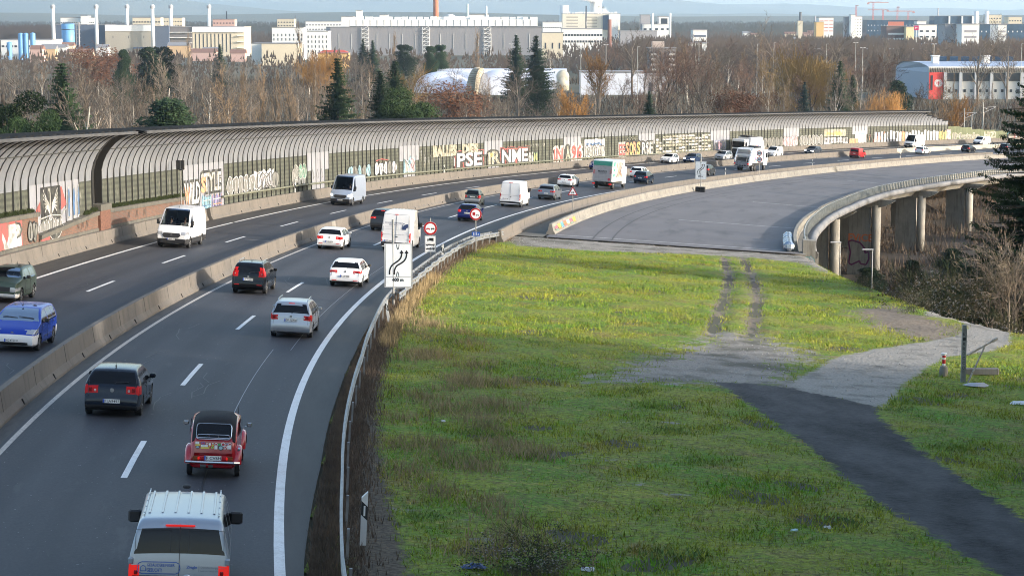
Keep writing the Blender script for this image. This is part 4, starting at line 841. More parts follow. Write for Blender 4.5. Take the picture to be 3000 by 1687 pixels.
# 80 / 60
e=sign('speed_limit_sign','pair of round speed limit signs 80 above 60 on a post by the right wall',240,11.9,.6,'round traffic signs')
b=B();b.cyl((0,0,-.3),(0,0,3.2),.04,.04,8);b.build('post',m_post,e)
for zc,t in ((2.95,'80'),(2.05,'60')):
    b=B();f=face(0,zc,100,0,0,-.05);b.cyl((0,-.045,zc),(0,-.03,zc),.42,.42,28,0);disc(b,f,0,0,41,2,28,.002);disc(b,f,0,0,31,0,28,.004);text_on(b,t,-22,22,-14,15,lambda x,z:f(x,-z,.008),1,.02);b.build('speed_disc',SG,e)
# sign seen from behind on the brick wall, small posts
e=sign('sign_seen_from_behind','black back of a traffic sign on a post in front of the left gallery',80.5,-11.3,.8)
b=B();b.cyl((0,0,-.2),(0,0,4.1),.045,.045,8);b.build('post',m_gald,e);b=B();b.rbox((0,.0,3.75),(.62,.08,.7),.03);b.rbox((.05,-.07,3.42),(.22,.06,.12),.02);b.build('board',mat('sign_back_black',(.02,.022,.025),.5),e)
# delineators
def delineator(s,o,dz,label,flip=False,lean=0.,sc=1.,black=True,base=True):
    e=thing('delineator_post',label,'delineator',rp(s,o,dz),-hd(s),'roadside delineator posts');e.scale=(sc,sc,sc);e.rotation_euler[1]=lean
    b=B();V=[];
    for z,z2 in ((-.1,-.1),(.86,.98)): V+=[(-.06,-.05,z),(.06,-.05,z2),(.06,.05,z2),(-.06,.05,z)]
    b.add(V,[(3,2,1,0),(4,5,6,7),(0,1,5,4),(1,2,6,5),(2,3,7,6),(3,0,4,7)]);b.build('white_body',m_pl,e)
    b=B();V=[]
    for z,z2 in ((.52,.40),(.80,.68)): V+=[(-.065,-.055,z),(.065,-.055,z2),(.065,.055,z2),(-.065,.055,z)]
    b.add(V,[(3,2,1,0),(4,5,6,7),(0,1,5,4),(1,2,6,5),(2,3,7,6),(3,0,4,7)]);b.build('black_band',m_plb,e)
    b=B();b.box((0,-.062,.6),(.035,.01,.2),0);b.build('reflector',mat('reflector',(.7,.7,.68),.2),e);return e
delineator(-22.5,9.65,.18,'leaning white delineator post with black band at the bottom edge of the meadow rail',lean=.05,sc=1.15)
delineator(27,9.95,.2,'tilted white delineator post behind the guard rail below the lane shift sign',lean=-.12)
delineator(61.8,10.0,.45,'white delineator post on the guard rail next to the plate sign')
delineator(117.5,-11.7,.87,'delineator on the outer wall beside the silver delivery van')
delineator(172.,-11.7,.87,'delineator on the outer wall below the cream letters')
delineator(258.,-11.7,.87,'delineator on the outer wall above the white hatchback')
delineator(223,11.35,.87,'delineator on the right wall behind the small crossover')
delineator(272,11.35,.87,'delineator on the right wall past the refuse truck')
delineator(321,11.35,.87,'delineator on the right wall near the white hatchback far away')
# ================================================================ vehicles
def paint(name,c,metal=0.,rough=.3): return mat('paint_'+name,c,rough,metal,coat=.35,spec=.3)
m_tyre=mat('tyre_rubber',(.018,.018,.018),.85);m_rim=mat('alloy_rim',(.42,.42,.43),.35,.7);m_steel=mat('steel_rim',(.12,.12,.12),.5,.5)
m_gl=mat('car_glass_dark',(.006,.007,.009),.08,spec=.28);m_trimb=mat('black_trim',(.02,.02,.022),.55);m_under=mat('underbody',(.008,.008,.008),.9)
m_lampr=mat('tail_lamp_red',(.50,.010,.010),.3,spec=.2);m_lampon=mat('tail_lamp_lit',(.50,.010,.010),.3,spec=.2,emit=(1,.03,.02),estr=.16);m_lampw=mat('headlamp',(.34,.36,.39),.12,.2,coat=1.);m_lampwon=mat('headlamp_lit',(.8,.8,.8),.15,emit=(1,.97,.9),estr=1.0)
m_plate=mat('plate_white',(.72,.72,.70),.5);m_pblue=mat('plate_blue',(.02,.08,.45),.5);m_chrome=mat('chrome',(.6,.6,.6),.2,.9);m_seat=mat('seat_fabric',(.035,.035,.04),.9)
m_gc=D.materials.new('car_glass_clear');m_gc.use_nodes=True;N,L,bs=nodes(m_gc)
tr=N.new('ShaderNodeBsdfTransparent');tr.inputs[0].default_value=(.42,.47,.50,1);gs=N.new('ShaderNodeBsdfGlossy');gs.inputs['Roughness'].default_value=.05;gs.inputs[0].default_value=(.42,.46,.52,1);fr=N.new('ShaderNodeFresnel');fr.inputs[0].default_value=1.28;mx=N.new('ShaderNodeMixShader');L.new(fr.outputs[0],mx.inputs[0]);L.new(tr.outputs[0],mx.inputs[1]);L.new(gs.outputs[0],mx.inputs[2]);L.new(mx.outputs[0],N['Material Output'].inputs[0])
def resample(P,step):
    out=[P[0]]
    for a,b_ in zip(P[:-1],P[1:]):
        d=math.hypot(b_[0]-a[0],b_[1]-a[1]);n=max(1,int(round(d/step)))
        for i in range(1,n+1): t=i/n;out.append((a[0]+(b_[0]-a[0])*t,a[1]+(b_[1]-a[1])*t))
    return out
def smooth(P,it=2):
    for _ in range(it):
        Qn=[P[0]]
        for a,b_ in zip(P[:-1],P[1:]): Qn+=[(a[0]*.75+b_[0]*.25,a[1]*.75+b_[1]*.25),(a[0]*.25+b_[0]*.75,a[1]*.25+b_[1]*.75)]
        P=Qn+[P[-1]]
    return P
def sil(kind,L,H):
    r,f=-L/2,L/2
    if kind=='hatch': return [(r+.06,.26),(r,.36),(r,.55),(r+.06,.72),(r+.10,.92),(r+.18,1.0),(r+.50,H-.10),(r+.75,H-.02),(r+L*.42,H),(r+L*.56,H-.05),(f-1.25,1.02),(f-.95,.96),(f-.25,.80),(f-.05,.66),(f,.5),(f-.02,.3),(f-.08,.24)]
    if kind=='mpv': return [(r+.06,.28),(r,.38),(r,.58),(r+.05,.75),(r+.07,1.0),(r+.30,H-.10),(r+.50,H-.02),(r+L*.42,H),(r+L*.60,H-.07),(f-1.05,1.12),(f-.80,1.03),(f-.22,.84),(f-.04,.68),(f,.5),(f-.02,.3),(f-.08,.25)]
    if kind=='suv': return [(r+.06,.32),(r,.42),(r,.62),(r+.05,.85),(r+.10,1.06),(r+.42,H-.10),(r+.62,H-.03),(r+L*.42,H),(r+L*.57,H-.05),(f-1.3,1.12),(f-1.0,1.06),(f-.22,.94),(f-.04,.80),(f,.55),(f-.02,.35),(f-.08,.28)]
    if kind=='box': return [(r+.06,.34),(r,.42),(r,.62),(r+.04,.85),(r+.06,1.05),(r+.22,H-.10),(r+.34,H-.03),(r+L*.42,H),(r+L*.62,H-.05),(f-1.0,1.14),(f-.80,1.08),(f-.16,.98),(f-.03,.85),(f,.55),(f-.02,.35),(f-.08,.28)]
    if kind=='estate': return [(r+.06,.26),(r,.36),(r,.55),(r+.05,.72),(r+.10,.92),(r+.45,H-.10),(r+.70,H-.02),(r+L*.42,H),(r+L*.58,H-.06),(f-1.35,1.0),(f-1.05,.94),(f-.25,.78),(f-.05,.64),(f,.5),(f-.02,.3),(f-.08,.24)]
    if kind=='van': return [(r+.05,.36),(r,.44),(r,.60),(r+.03,.64),(r+.04,1.2),(r+.09,H-.25),(r+.20,H-.05),(r+.40,H-.01),(r+L*.5,H),(f-1.75,H-.03),(f-1.45,H-.22),(f-.72,1.36),(f-.55,1.24),(f-.14,1.06),(f-.03,.9),(f,.55),(f-.02,.36),(f-.08,.28)]
    if kind=='lowvan': return [(r+.05,.32),(r,.40),(r,.58),(r+.03,.62),(r+.05,1.1),(r+.16,H-.15),(r+.28,H-.03),(r+.5,H),(r+L*.5,H),(f-1.85,H-.04),(f-1.65,H-.10),(f-.85,1.22),(f-.65,1.14),(f-.14,.94),(f-.03,.8),(f,.5),(f-.02,.32),(f-.08,.25)]
    if kind=='caddy': return [(r+.05,.30),(r,.38),(r,.58),(r+.03,.62),(r+.05,1.05),(r+.14,H-.12),(r+.24,H-.03),(r+.45,H),(r+L*.45,H),(r+L*.58,H-.04),(f-1.05,1.12),(f-.85,1.04),(f-.2,.86),(f-.04,.7),(f,.5),(f-.02,.3),(f-.08,.25)]
def vehicle(name,label,cat,s,o,spec,group='cars and vans driving on the motorway',away=True,yaw=0.):
    kind=spec.get('k','hatch');L=spec['L'];W=spec['W'];H=spec['H'];belt=spec.get('belt',.95);P=paint(*spec['paint'])
    e=thing(name,label,cat,(0,0,0),0,group);Mx=frame(s,o,0.,flip=not away)
    if yaw: Mx=Mx@Matrix.Rotation(yaw,4,'Z')
    e.matrix_world=Mx;e.location=Mx.to_translation();e.rotation_euler=Mx.to_euler()
    S=resample(smooth(sil(kind,L,H),2),spec.get('step',.065));isvan=kind in('van','lowvan','caddy')
    tumble=spec.get('tumble',.15 if isvan else .24);wl=W/2
    def Wz(z):
        if z<.35: return wl*(.94+.05*(z/.35))
        if z<=belt: return wl*(.99+.01*math.sin((z-.35)/(belt-.35)*3.14))
        return wl*.99-tumble*((z-belt)/(H-belt))**1.15
    def plan(y):
        a=abs(y)-(L/2-(.55 if not isvan else .3));q=(.13 if y>0 else .075) if not isvan else (.13 if y>0 else .03)
        if y>0 : a=abs(y)-(L/2-.75)
        return 1-q*max(0,a/(.75 if y>0 else .55))**2 if a>0 else 1.
    NB,NW,NC,NT=10,7,4,7;rings=[]
    for y,zt in S:
        k=plan(y);zb=.20 if abs(y)<L/2-.3 else .20+.1*(abs(y)-(L/2-.3))/.3
        rc=.09 if zt>belt+.15 else .06;zs=max(zb+.02,zt-rc);bz=min(belt,zs);R_=[(0,zb),(Wz(zb)*.9*k,zb)]
        for i in range(1,NB+1): z=zb+(bz-zb)*i/NB;R_.append((Wz(z)*k,z))
        for i in range(1,NW+1): z=bz+(zs-bz)*i/NW;R_.append((Wz(z)*k,z))
        wt=Wz(zs)*k
        for i in range(1,NC+1): t=i/NC*math.pi/2;R_.append((wt-rc*1.3*(1-math.cos(t)),zs+(zt-zs)*math.sin(t)))
        xe=R_[-1][0]
        for i in range(1,NT+1): t=i/NT;R_.append((xe*(1-t),zt+.03*(1-(1-t)**2)*min(1,xe)))
        rings.append((y,zt,R_))
    K=len(rings[0][2]);V=[];nR=len(rings)
    for y,zt,R_ in rings:
        for x,z in R_: V.append((x,y,z))
        for x,z in R_[1:-1][::-1]: V.append((-x,y,z))
    M_=2*K-2
    wb_=spec.get('wb',L*.61);yf=spec.get('yf',L/2-.85 if not isvan else L/2-.95);yr_=yf-wb_;wr=spec.get('wr',.32)
    parts={};jb=1+NB;jw=jb+NW;jc=jw+NC
    cowl=[(y,z) for y,z in S if y>0];tail=spec.get('tail');sidew=spec.get('side',[(-L/2+.45,-L*.13),(-L*.115,L*.10),(L*.115,L/2)]);rw=spec.get('rearwin',(belt+.06,H-.13));bz_=spec.get('bumper_z',None);hl=spec.get('head',(.60,.78,.40));pan=spec.get('grille')
    dk=spec.get('pillar_black',False)
    def cls(j,y,z,zt,x):
        ax=abs(x)
        if j<jb or True:
            for yc in (yf,yr_):
                if ax>W/2*.72 and (y-yc)**2+(z-wr)**2<(wr+.055)**2 and j<jb+1: return 'hole'
        rear=y<-L/2+(.42 if not isvan else .2);front=y>L/2-.62
        if tail and rear and tail[0]<z<tail[1] and ax>tail[2]: return 'tail_lamp'
        if front and hl[0]<z<hl[1] and ax>hl[2] and y>L/2-.55: return 'headlamp'
        if pan and y>L/2-.3 and pan[0]<z<pan[1] and ax<pan[2]: return 'grille'
        if j>=jc+ (0) and zt<H-.075 and zt>belt+.07 :
            if y>L*.02 and z>spec.get('cowl',belt+.09): return 'windscreen'
            if y<-L*.2 and rw and rw[0]<z<rw[1]: return 'rear_window'
        if jb<=j<jw-0 and zt-belt>.20:
            for a,c_ in sidew:
                if a<y<c_: return 'side_window'
            if dk and y>-L/2+.5: return 'trim'
        if bz_ and z<bz_:
            if y<-L/2+.5 or y>L/2-.55 or z<spec.get('sill',.0): return 'bumper'
        return 'body'
    for i in range(nR-1):
        for j in range(M_):
            j2=(j+1)%M_;a,b_,c_,d=i*M_+j,i*M_+j2,(i+1)*M_+j2,(i+1)*M_+j
            x=(V[a][0]+V[b_][0]+V[c_][0]+V[d][0])/4;y=(V[a][1]+V[d][1])/2;z=(V[a][2]+V[b_][2]+V[c_][2]+V[d][2])/4;zt=(rings[i][1]+rings[i+1][1])/2
            jj=j if j<K-1 else M_-1-j
            p=cls(jj,y,z,zt,x)
            if p=='hole': continue
            if p in('tail_lamp','headlamp'): p=p+('_l' if x<0 else '_r')
            if p=='side_window': p=p+('_l' if x<0 else '_r')
            parts.setdefault(p,[]).append((a,b_,c_,d))
    parts['body'].append(tuple(range(M_)));parts['body'].append(tuple(range((nR-1)*M_+M_-1,(nR-1)*M_-1,-1)))
    Va=np.array(V);bm=spec.get('bumper_mat') or m_trimb;gm=m_gc if spec.get('clear') else m_gl;lit=spec.get('lit',False)
    mm={'body':P,'bumper':bm,'windscreen':gm,'rear_window':m_gl if not spec.get('rclear') else m_gc,'trim':m_trimb,'grille':m_trimb}
    for p,fs in parts.items():
        nm=p[:-2] if p[-2:] in('_l','_r') else p
        m=mm.get(nm) or (gm if nm=='side_window' else (m_lampon if lit else m_lampr) if nm=='tail_lamp' else (m_lampwon if spec.get('headon') else m_lampw))
        fa=np.array([q for q in fs if len(q)==4]);ex=[q for q in fs if len(q)!=4];us=np.unique(np.concatenate([fa.ravel()]+[np.array(q) for q in ex]));rm=np.zeros(len(V),int);rm[us]=np.arange(len(us))
        mesh(nm,Va[us],[tuple(rm[list(q)]) for q in fs],m,e,smooth=True)
    b=B();b.box((0,(yf+yr_)/2,.48),(W*.70,L*.86,.42));b.box((0,-L*.04,.62),(W*.9,wb_-2*wr-.2,.2));b.build('underbody',m_under,e)
    if spec.get('clear'):
        b=B();b.box((0,-L*.05,belt-.06),(W*.88,L*.45,.02))
        for sx in (-.37,.37):
            b.rbox((sx,.05*L-.25,belt+.02),(.46,.14,.55),.05);b.rbox((sx,.05*L-.27,belt+.37),(.24,.1,.17),.04)
        b.rbox((0,-L*.2,belt+.0),(1.2,.16,.45),.05);b.build('seats',m_seat,e);b=B();b.box((0,L*.18+.1,belt-.03),(W*.85,.5,.1));b.lathe([(.17,0),(.19,.01),(.17,.02)],'y',(-.37,L*.13-.05,belt+.05),14);b.build('dashboard',m_trimb,e)
    else:
        b=B();b.box((0,-L*.03,belt-.05),(W*.9,L*.6,.06));b.build('interior',m_under,e)
    tw=spec.get('tw',.20);rimm=spec.get('rim',m_rim);first=None
    for yc in (yf,yr_):
        for sx in (-1,1):
            xo=sx*(W/2-.015);b=B();b.lathe([(wr*.62,sx*-tw),(wr*.96,sx*-tw),(wr,sx*(-tw+.03)),(wr,sx*-.03),(wr*.96,0),(wr*.66,sx*.005),(wr*.62,sx*-.02)],'x',(xo,yc,wr),20);w_=b.build('wheel',m_tyre,e,smooth=False)
            b=B();b.lathe([(0.001,sx*.0),(wr*.16,sx*.0),(wr*.2,-sx*.02),(wr*.62,-sx*.035)],'x',(xo,yc,wr),20,1)
            ns=spec.get('spokes',5)
            for q in range(ns):
                t=2*math.pi*q/ns;c0,s0_=math.cos(t),math.sin(t);b.add([(xo+sx*.002,yc+wr*(.12*c0-.09*s0_),wr+wr*(.12*s0_+.09*c0)),(xo+sx*.002,yc+wr*(.12*c0+.09*s0_),wr+wr*(.12*s0_-.09*c0)),(xo-sx*.008,yc+wr*(.64*c0+.07*s0_),wr+wr*(.64*s0_-.07*c0)),(xo-sx*.008,yc+wr*(.64*c0-.07*s0_),wr+wr*(.64*s0_+.07*c0))],[(0,1,2,3)],0)
            r_=b.build('rim',[rimm,m_steel],e);r_.parent=w_
    if spec.get('mirrors',1):
        ym=spec.get('my',L*.5-(1.62 if not isvan else 1.35));zm=spec.get('mz',belt+.08);ms=spec.get('ms',(.19,.10,.14))
        for sx in (-1,1):
            b=B();b.rbox((sx*(W/2+.09),ym,zm),ms,.035);b.box((sx*(W/2-.01),ym+.02,zm-.05),(.12,.04,.03));b.build('wing_mirror',spec.get('mmat') or P,e)
    if spec.get('plate'):
        for yy,zz,sg in ((-L/2,spec.get('pz',.62),-1),(L/2,spec.get('pfz',.45),1)):
            if sg!=(-1 if away else 1): continue
            yy=yy+sg*(.012+spec.get('po',.015));b=B();px=spec.get('px',0.);b.box((px,yy,zz),(.52,.012,.12),0);b.box((px-sg*-.235 if False else px+(.235 if sg>0 else -.235),yy+sg*.008,zz),(.045,.008,.115),1)
            f_=(lambda x,z:(px+x,yy-.010,zz+z)) if sg<0 else (lambda x,z:(px-x,yy+.010,zz+z));text_on(b,spec['plate'],-.20,.25,-.042,.042,f_,2,.012)
            b.build('licence_plate',[m_plate,m_pblue,m_trimb],e)
    if tail and away:
        zc=(tail[0]+tail[1])/2;tall=(tail[1]-tail[0])>.3
        for sx in (-1,1):
            b=B();xx=(tail[2]+W/2)/2-.03
            if tall: b.rbox((sx*xx,ysil(S,zc)-.022,zc-.12),(.08,.03,.12),.02,0);b.rbox((sx*xx,ysil(S,zc)-.022,zc+.1),(.07,.03,.08),.02,1)
            else:
                b.rbox((sx*(xx+.04),ysil(S,zc)-.012,zc),(.10,.04,(tail[1]-tail[0])*.5),.03,1);b.rbox((sx*(xx-.10),ysil(S,zc)-.014,zc-.02),(.07,.03,(tail[1]-tail[0])*.3),.02,0)
            b.build('lamp_lens',[mat('lens_white',(.55,.45,.42),.2),mat('lens_deep_red',(.22,.004,.004),.15,coat=1.)],e)
    for fn_ in spec.get('extra',[]): fn_(e,L,W,H,belt,P,S)
    return e
def ysil(S,z,rear=True):
    c=[(abs(p[1]-z),p[0]) for p in S if (p[0]<0)==rear];return min(c)[1]
# extras -------------------------------------------------------------
def x_badge(z=.85,t=None,r=.055):
    def f(e,L,W,H,belt,P,S):
        y=ysil(S,z)-.02;b=B();b.lathe([(.001,-.0),(r,0),(r,.02)],'y',(0,y-.0,z),16);b.build('badge',m_chrome,e)
    return f
def x_fbadge(z=.7,r=.06,sq=False):
    def f(e,L,W,H,belt,P,S):
        y=ysil(S,z,False)+.02;b=B();b.lathe([(.001,0),(r,0),(r,-.03)],'y',(0,y+.01,z),16);b.build('badge',m_chrome,e)
    return f
def x_brake(z=None,w=.32,lit=True):
    def f(e,L,W,H,belt,P,S):
        zz=z or H-.10;y=ysil(S,zz)-.03;b=B();b.rbox((0,y,zz),(w,.05,.045),.012);b.build('brake_light',m_lampon if lit else m_lampr,e)
    return f
def x_wiper(z=None):
    def f(e,L,W,H,belt,P,S):
        zz=z or belt+.12;y=ysil(S,zz)-.03;y2=ysil(S,zz+.05)-.035;b=B();b.tube([(0,y,zz-.04),(.12,y2,zz+.03),(.48,y2,zz+.04)],.012,5);b.build('rear_wiper',m_trimb,e)
    return f
def x_fwiper(z=None):
    def f(e,L,W,H,belt,P,S):
        zz=z or belt+.18;y=ysil(S,zz,False)+.03;b=B()
        for a,c_ in ((-.6,-.02),(.02,.6)): b.tube([(a,y,zz),(c_,y-.05,zz+.05)],.014,5)
        b.build('wipers',m_trimb,e)
    return f
def x_ant(y=None):
    def f(e,L,W,H,belt,P,S):
        yy=-L*.28 if y is None else y;b=B();b.cyl((0,yy,H),(0,yy-.12,H+.16),.012,.004,6);b.rbox((0,yy,H+.03),(.05,.1,.05),.015);b.build('aerial',m_trimb,e)
    return f
def x_rails(m=None):
    def f(e,L,W,H,belt,P,S):
        for sx in (-1,1):
            b=B();x=sx*(W/2-.27);b.tube([(x,-L*.34,H-.03),(x,-L*.31,H+.055),(x,L*.02,H+.06),(x,L*.06,H-.02)],.02,6);b.build('roof_rail',m or m_trimb,e)
    return f
def x_bodyseam():
    def f(e,L,W,H,belt,P,S):
        b=B();z0=.62;pts=[]
        for sx in (-1,1):
            q=[(ysil(S,z)-.012,z) for z in np.linspace(z0,H-.2,9)]
            for (y0,za),(y1,zb) in zip(q[:-1],q[1:]): b.tube([(sx*(W/2-.16),y0,za),(sx*(W/2-.16),y1,zb)],.007,4)
        b.build('tailgate_seam',m_trimb,e)
    return f
def x_sideseams(ys,z0=.4,z1=None):
    def f(e,L,W,H,belt,P,S):
        b=B();zz=z1 or belt
        for sx in (-1,1):
            for y in ys: b.box((sx*(W/2-.003),y,(z0+zz)/2),(.012,.014,zz-z0))
            b.box((sx*(W/2-.002),-L*.04,.5),(.015,L*.36,.02))
            for y in ys: b.box((sx*(W/2+.004),y-.14,belt-.10),(.02,.13,.025))
        b.build('door_seams',m_trimb,e)
    return f
def x_vandoors(rev=True,win=False):
    def f(e,L,W,H,belt,P,S):
        b=B();q=[(ysil(S,z)-.014,z) for z in np.linspace(.62,H-.12,12)]
        for (y0,za),(y1,zb) in zip(q[:-1],q[1:]): b.tube([(0,y0,za),(0,y1,zb)],.009,4)
        for sx in (-1,1):
            for (y0,za),(y1,zb) in zip(q[:-1],q[1:]): b.tube([(sx*(W/2-.13),y0,za),(sx*(W/2-.13),y1,zb)],.007,4)
        for z in (.64,1.15,H-.18): b.tube([(-W/2+.13,ysil(S,z)-.012,z),(W/2-.13,ysil(S,z)-.012,z)],.006,4)
        b.rbox((.05,ysil(S,1.0)-.03,1.0),(.16,.03,.05),.012);b.build('door_seams',m_trimb,e)
        b=B()
        for sx in (-1,1):
            for z in (.85,1.3,1.75): b.rbox((sx*(W/2-.10),ysil(S,z)-.02,z),(.07,.05,.09),.01)
        b.build('hinges',P,e)
    return f
def x_ribs(n=6):
    def f(e,L,W,H,belt,P,S):
        b=B()
        for i in range(n):
            x=(i-(n-1)/2)*(W*.78)/n;b.rbox((x,-L*.12,H+.024-.03*(2*x/W)**2),(.045,L*.44,.014),.006)
        b.build('roof_ribs',P,e)
    return f
def x_exhaust(x=-.45):
    def f(e,L,W,H,belt,P,S):
        b=B();b.cyl((x,-L/2-.02,.26),(x,-L/2+.25,.26),.04,.04,10);b.build('exhaust',m_steel,e)
    return f
def x_foglights(z=.42):
    def f(e,L,W,H,belt,P,S):
        b=B()
        for sx in (-1,1): b.rbox((sx*.58,-L/2-.0,z),(.26,.03,.035),.008)
        b.build('rear_reflectors',m_lampr,e)
    return f
WHITE=('white',(.70,.71,.72),0.,.28);SILV=('silver',(.42,.44,.47),.55,.3);NAVY=('navy',(.006,.011,.022),0.,.22);BLACKP=('black',(.004,.0045,.006),0.,.2)
common=lambda *a:[x_wiper(),*a]
cars=[]
# ---- right carriageway, driving away
golf=vehicle('hatchback','dark blue hatchback with plate F IA 9497, nearest car of the left lane','car',-2.4,2.25,dict(k='hatch',L=4.2,W=1.76,H=1.48,paint=NAVY,tail=(.74,.99,.42),rearwin=(1.02,1.38),bumper_z=.40,plate='F IA9497',pz=.53,px=0,lit=False,extra=[x_badge(.86,r=.065),x_wiper(1.06),x_ant(),x_bodyseam(),x_sideseams([-.35,.6])],mmat=paint(*NAVY)))
vehicle('minivan','black minivan with roof rails and tall red tail lamps, plate OF PO 808','car',39.3,1.95,dict(k='mpv',L=4.5,W=1.75,H=1.63,belt=1.02,paint=BLACKP,tail=(.92,1.36,.56),rearwin=(1.06,1.45),plate='OF PQ808',pz=.78,extra=[x_badge(.92),x_wiper(1.12),x_rails(m_chrome),x_ant(-1.2),x_bodyseam(),x_foglights(.5),x_sideseams([-.5,.5])]))
vehicle('compact_car','silver compact car with lit high brake lamp and plate OF TZ 970','car',21.3,6.2,dict(k='mpv',L=4.36,W=1.79,H=1.56,belt=1.0,paint=SILV,tail=(.80,1.02,.50),rearwin=(1.06,1.42),bumper_z=.0,plate='OF TZ970',pz=.80,rim=m_rim,extra=[x_badge(.94),x_wiper(1.1),x_brake(1.47,.26),x_rails(m_chrome),x_bodyseam(),x_exhaust(-.6),x_sideseams([-.4,.6])]))
vehicle('estate_car','white estate car with black diffuser and plate F LF 438','car',46.3,6.15,dict(k='estate',L=4.65,W=1.79,H=1.46,paint=WHITE,tail=(.78,.92,.40),rearwin=(.99,1.34),bumper_z=.34,plate='F LF438',pz=.62,extra=[x_badge(.86),x_wiper(1.03),x_bodyseam(),x_foglights(.38),x_sideseams([-.4,.6])],mmat=m_trimb))
vehicle('hatchback','white hatchback with both tail lamps lit and plate F XH 275 by the median','car',71.5,1.55,dict(k='hatch',L=4.32,W=1.77,H=1.42,paint=WHITE,tail=(.72,.90,.42),rearwin=(.98,1.31),plate='F XH275',pz=.55,lit=True,extra=[x_badge(.82),x_wiper(1.0),x_brake(1.36,.34),x_bodyseam(),x_exhaust(-.5),x_foglights(.42),x_sideseams([-.4,.55])]))
vehicle('suv','dark grey suv half hidden behind the white pharmacy van','car',92.3,1.85,dict(k='suv',L=4.7,W=1.88,H=1.66,belt=1.05,paint=('graphite',(.03,.033,.038),.3,.25),tail=(.92,1.06,.45),lit=True,bumper_z=.5,extra=[x_brake(1.56,.3)]))
def apo(e,L,W,H,belt,P,S):
    b=B();f=lambda x,z:(x,ysil(S,max(.7,min(z,H-.3)))-.022,z)
    text_on(b,'SCHWANEN APOTHEKE',-.78,.42,1.90,1.99,f,0,.0);text_on(b,'OFFENBACH',-.50,.12,1.76,1.86,f,0,.0);text_on(b,'Arzneimittelversorgung',-.78,.1,1.64,1.70,f,1,0)
    b.tube([(-.8,ysil(S,1.5)-.03,1.52),(.3,ysil(S,1.5)-.03,1.52)],.008,4,1)
    P_=[(.42,1.5),(.44,1.66),(.52,1.79),(.66,1.88),(.80,1.90),(.80,1.66),(.70,1.62),(.66,1.5)];b.add([f(*p) for p in P_],[tuple(range(8))],0);stroke(b,[(.40,1.55),(.42,1.8),(.50,1.93),(.56,1.90)],.035,f,0);b.build('lettering',[mat('print_navy',(.02,.04,.12),.6),mat('print_grey',(.3,.32,.36),.6)],e)
    b=B();x=W/2-.01
    fs=lambda y,z:(W/2*.99-.15*max(0,(z-1.15)/(H-1.15))**1.15+.015,y,z)
    b.add([fs(-L/2+.28,.7),fs(-L/2+.55,.7),fs(-L/2+.45,2.1),fs(-L/2+.30,2.2)],[(0,1,2,3)],0);text_on(b,'DIENST',-1.6,.2,1.8,2.0,lambda u,z:fs(u,z),1,.0);text_on(b,'ANS',-1.2,-.4,1.5,1.7,lambda u,z:fs(u,z),1,.0);b.build('side_print',[mat('print_navy',(.02,.04,.12),.6),mat('print_grey',(.3,.32,.36),.6)],e)
VAN=dict(k='van',L=5.9,W=2.02,H=2.7,belt=1.3,wb=3.7,yf=1.95,wr=.35,rearwin=None,cowl=1.42,side=[(1.0,2.95)],bumper_z=.62,ms=(.2,.12,.32),mz=1.6,my=1.75,mmat=m_trimb,tumble=.14)
vehicle('delivery_van','white high roof van with pharmacy lettering and swan on its rear doors','van',74.3,5.75,dict(VAN,paint=WHITE,tail=(.66,1.32,.90),lit=True,plate='OF SA1',pz=.72,px=-.5,extra=[x_vandoors(),apo,x_ribs(7),x_brake(2.52,.24)]))
vehicle('hatchback','dark blue hatchback partly behind the round truck overtaking sign','car',110,5.85,dict(k='hatch',L=4.04,W=1.73,H=1.47,paint=('deep_blue',(.012,.018,.11),.4,.25),tail=(.82,1.0,.55),rearwin=(1.0,1.37),plate='OF F 12',pz=.74,bumper_z=.33,lit=True,extra=[x_badge(.9),x_wiper(1.05),x_ant()]))
vehicle('small_car','tiny two tone grey city car ahead of the dark blue hatchback','car',132.9,1.95,dict(k='box',L=2.5,W=1.52,H=1.53,belt=1.0,wb=1.81,yf=.92,wr=.29,paint=('grey_green',(.07,.085,.08),.3,.35),tail=(.78,.98,.52),rearwin=(1.05,1.42),bumper_z=.66,bumper_mat=paint(*SILV),plate='F TE 75',pz=.84,side=[(-.7,.0),(.05,1.1)],extra=[]))
vehicle('delivery_van','plain white van with no windows and vertical red lamps','van',136.2,5.35,dict(VAN,L=5.4,H=2.5,W=2.05,wb=3.45,yf=1.8,paint=WHITE,tail=(.72,1.35,.90),plate='F AP 38',pz=.80,px=-.45,bumper_z=.55,extra=[x_vandoors(),x_brake(2.36,.4,False)]))
vehicle('hatchback','white hatchback with dark tail lamps in the left lane ahead of the plain white van','car',180.8,1.2,dict(k='hatch',L=4.28,W=1.79,H=1.46,paint=WHITE,tail=(.80,.94,.42),rearwin=(.98,1.36),plate='F GG 10',pz=.55,extra=[x_badge(.86),x_ant()]))
vehicle('crossover','light grey crossover with dark rear window behind the triangle sign','car',152.5,5.7,dict(k='suv',L=4.42,W=1.84,H=1.6,belt=1.02,paint=('steel_grey',(.19,.21,.24),.5,.3),tail=(.85,.98,.45),rearwin=(1.08,1.45),bumper_z=.5,plate='F QQ 22',pz=.70,extra=[x_badge(.92),x_ant()]))
vehicle('hatchback','white car mostly hidden in front of the box truck','car',214,1.6,dict(k='hatch',L=4.2,W=1.77,H=1.5,paint=WHITE,tail=(.72,.92,.5),lit=True,extra=[]))
vehicle('compact_car','dark navy compact car to the right of the box truck','car',201.4,5.6,dict(k='mpv',L=4.29,W=1.8,H=1.6,belt=1.0,paint=('dark_navy',(.015,.025,.045),.4,.25),tail=(.82,1.0,.5),plate='F MM 90',pz=.74,rearwin=(1.06,1.46),extra=[x_badge(.92),x_ant()]))
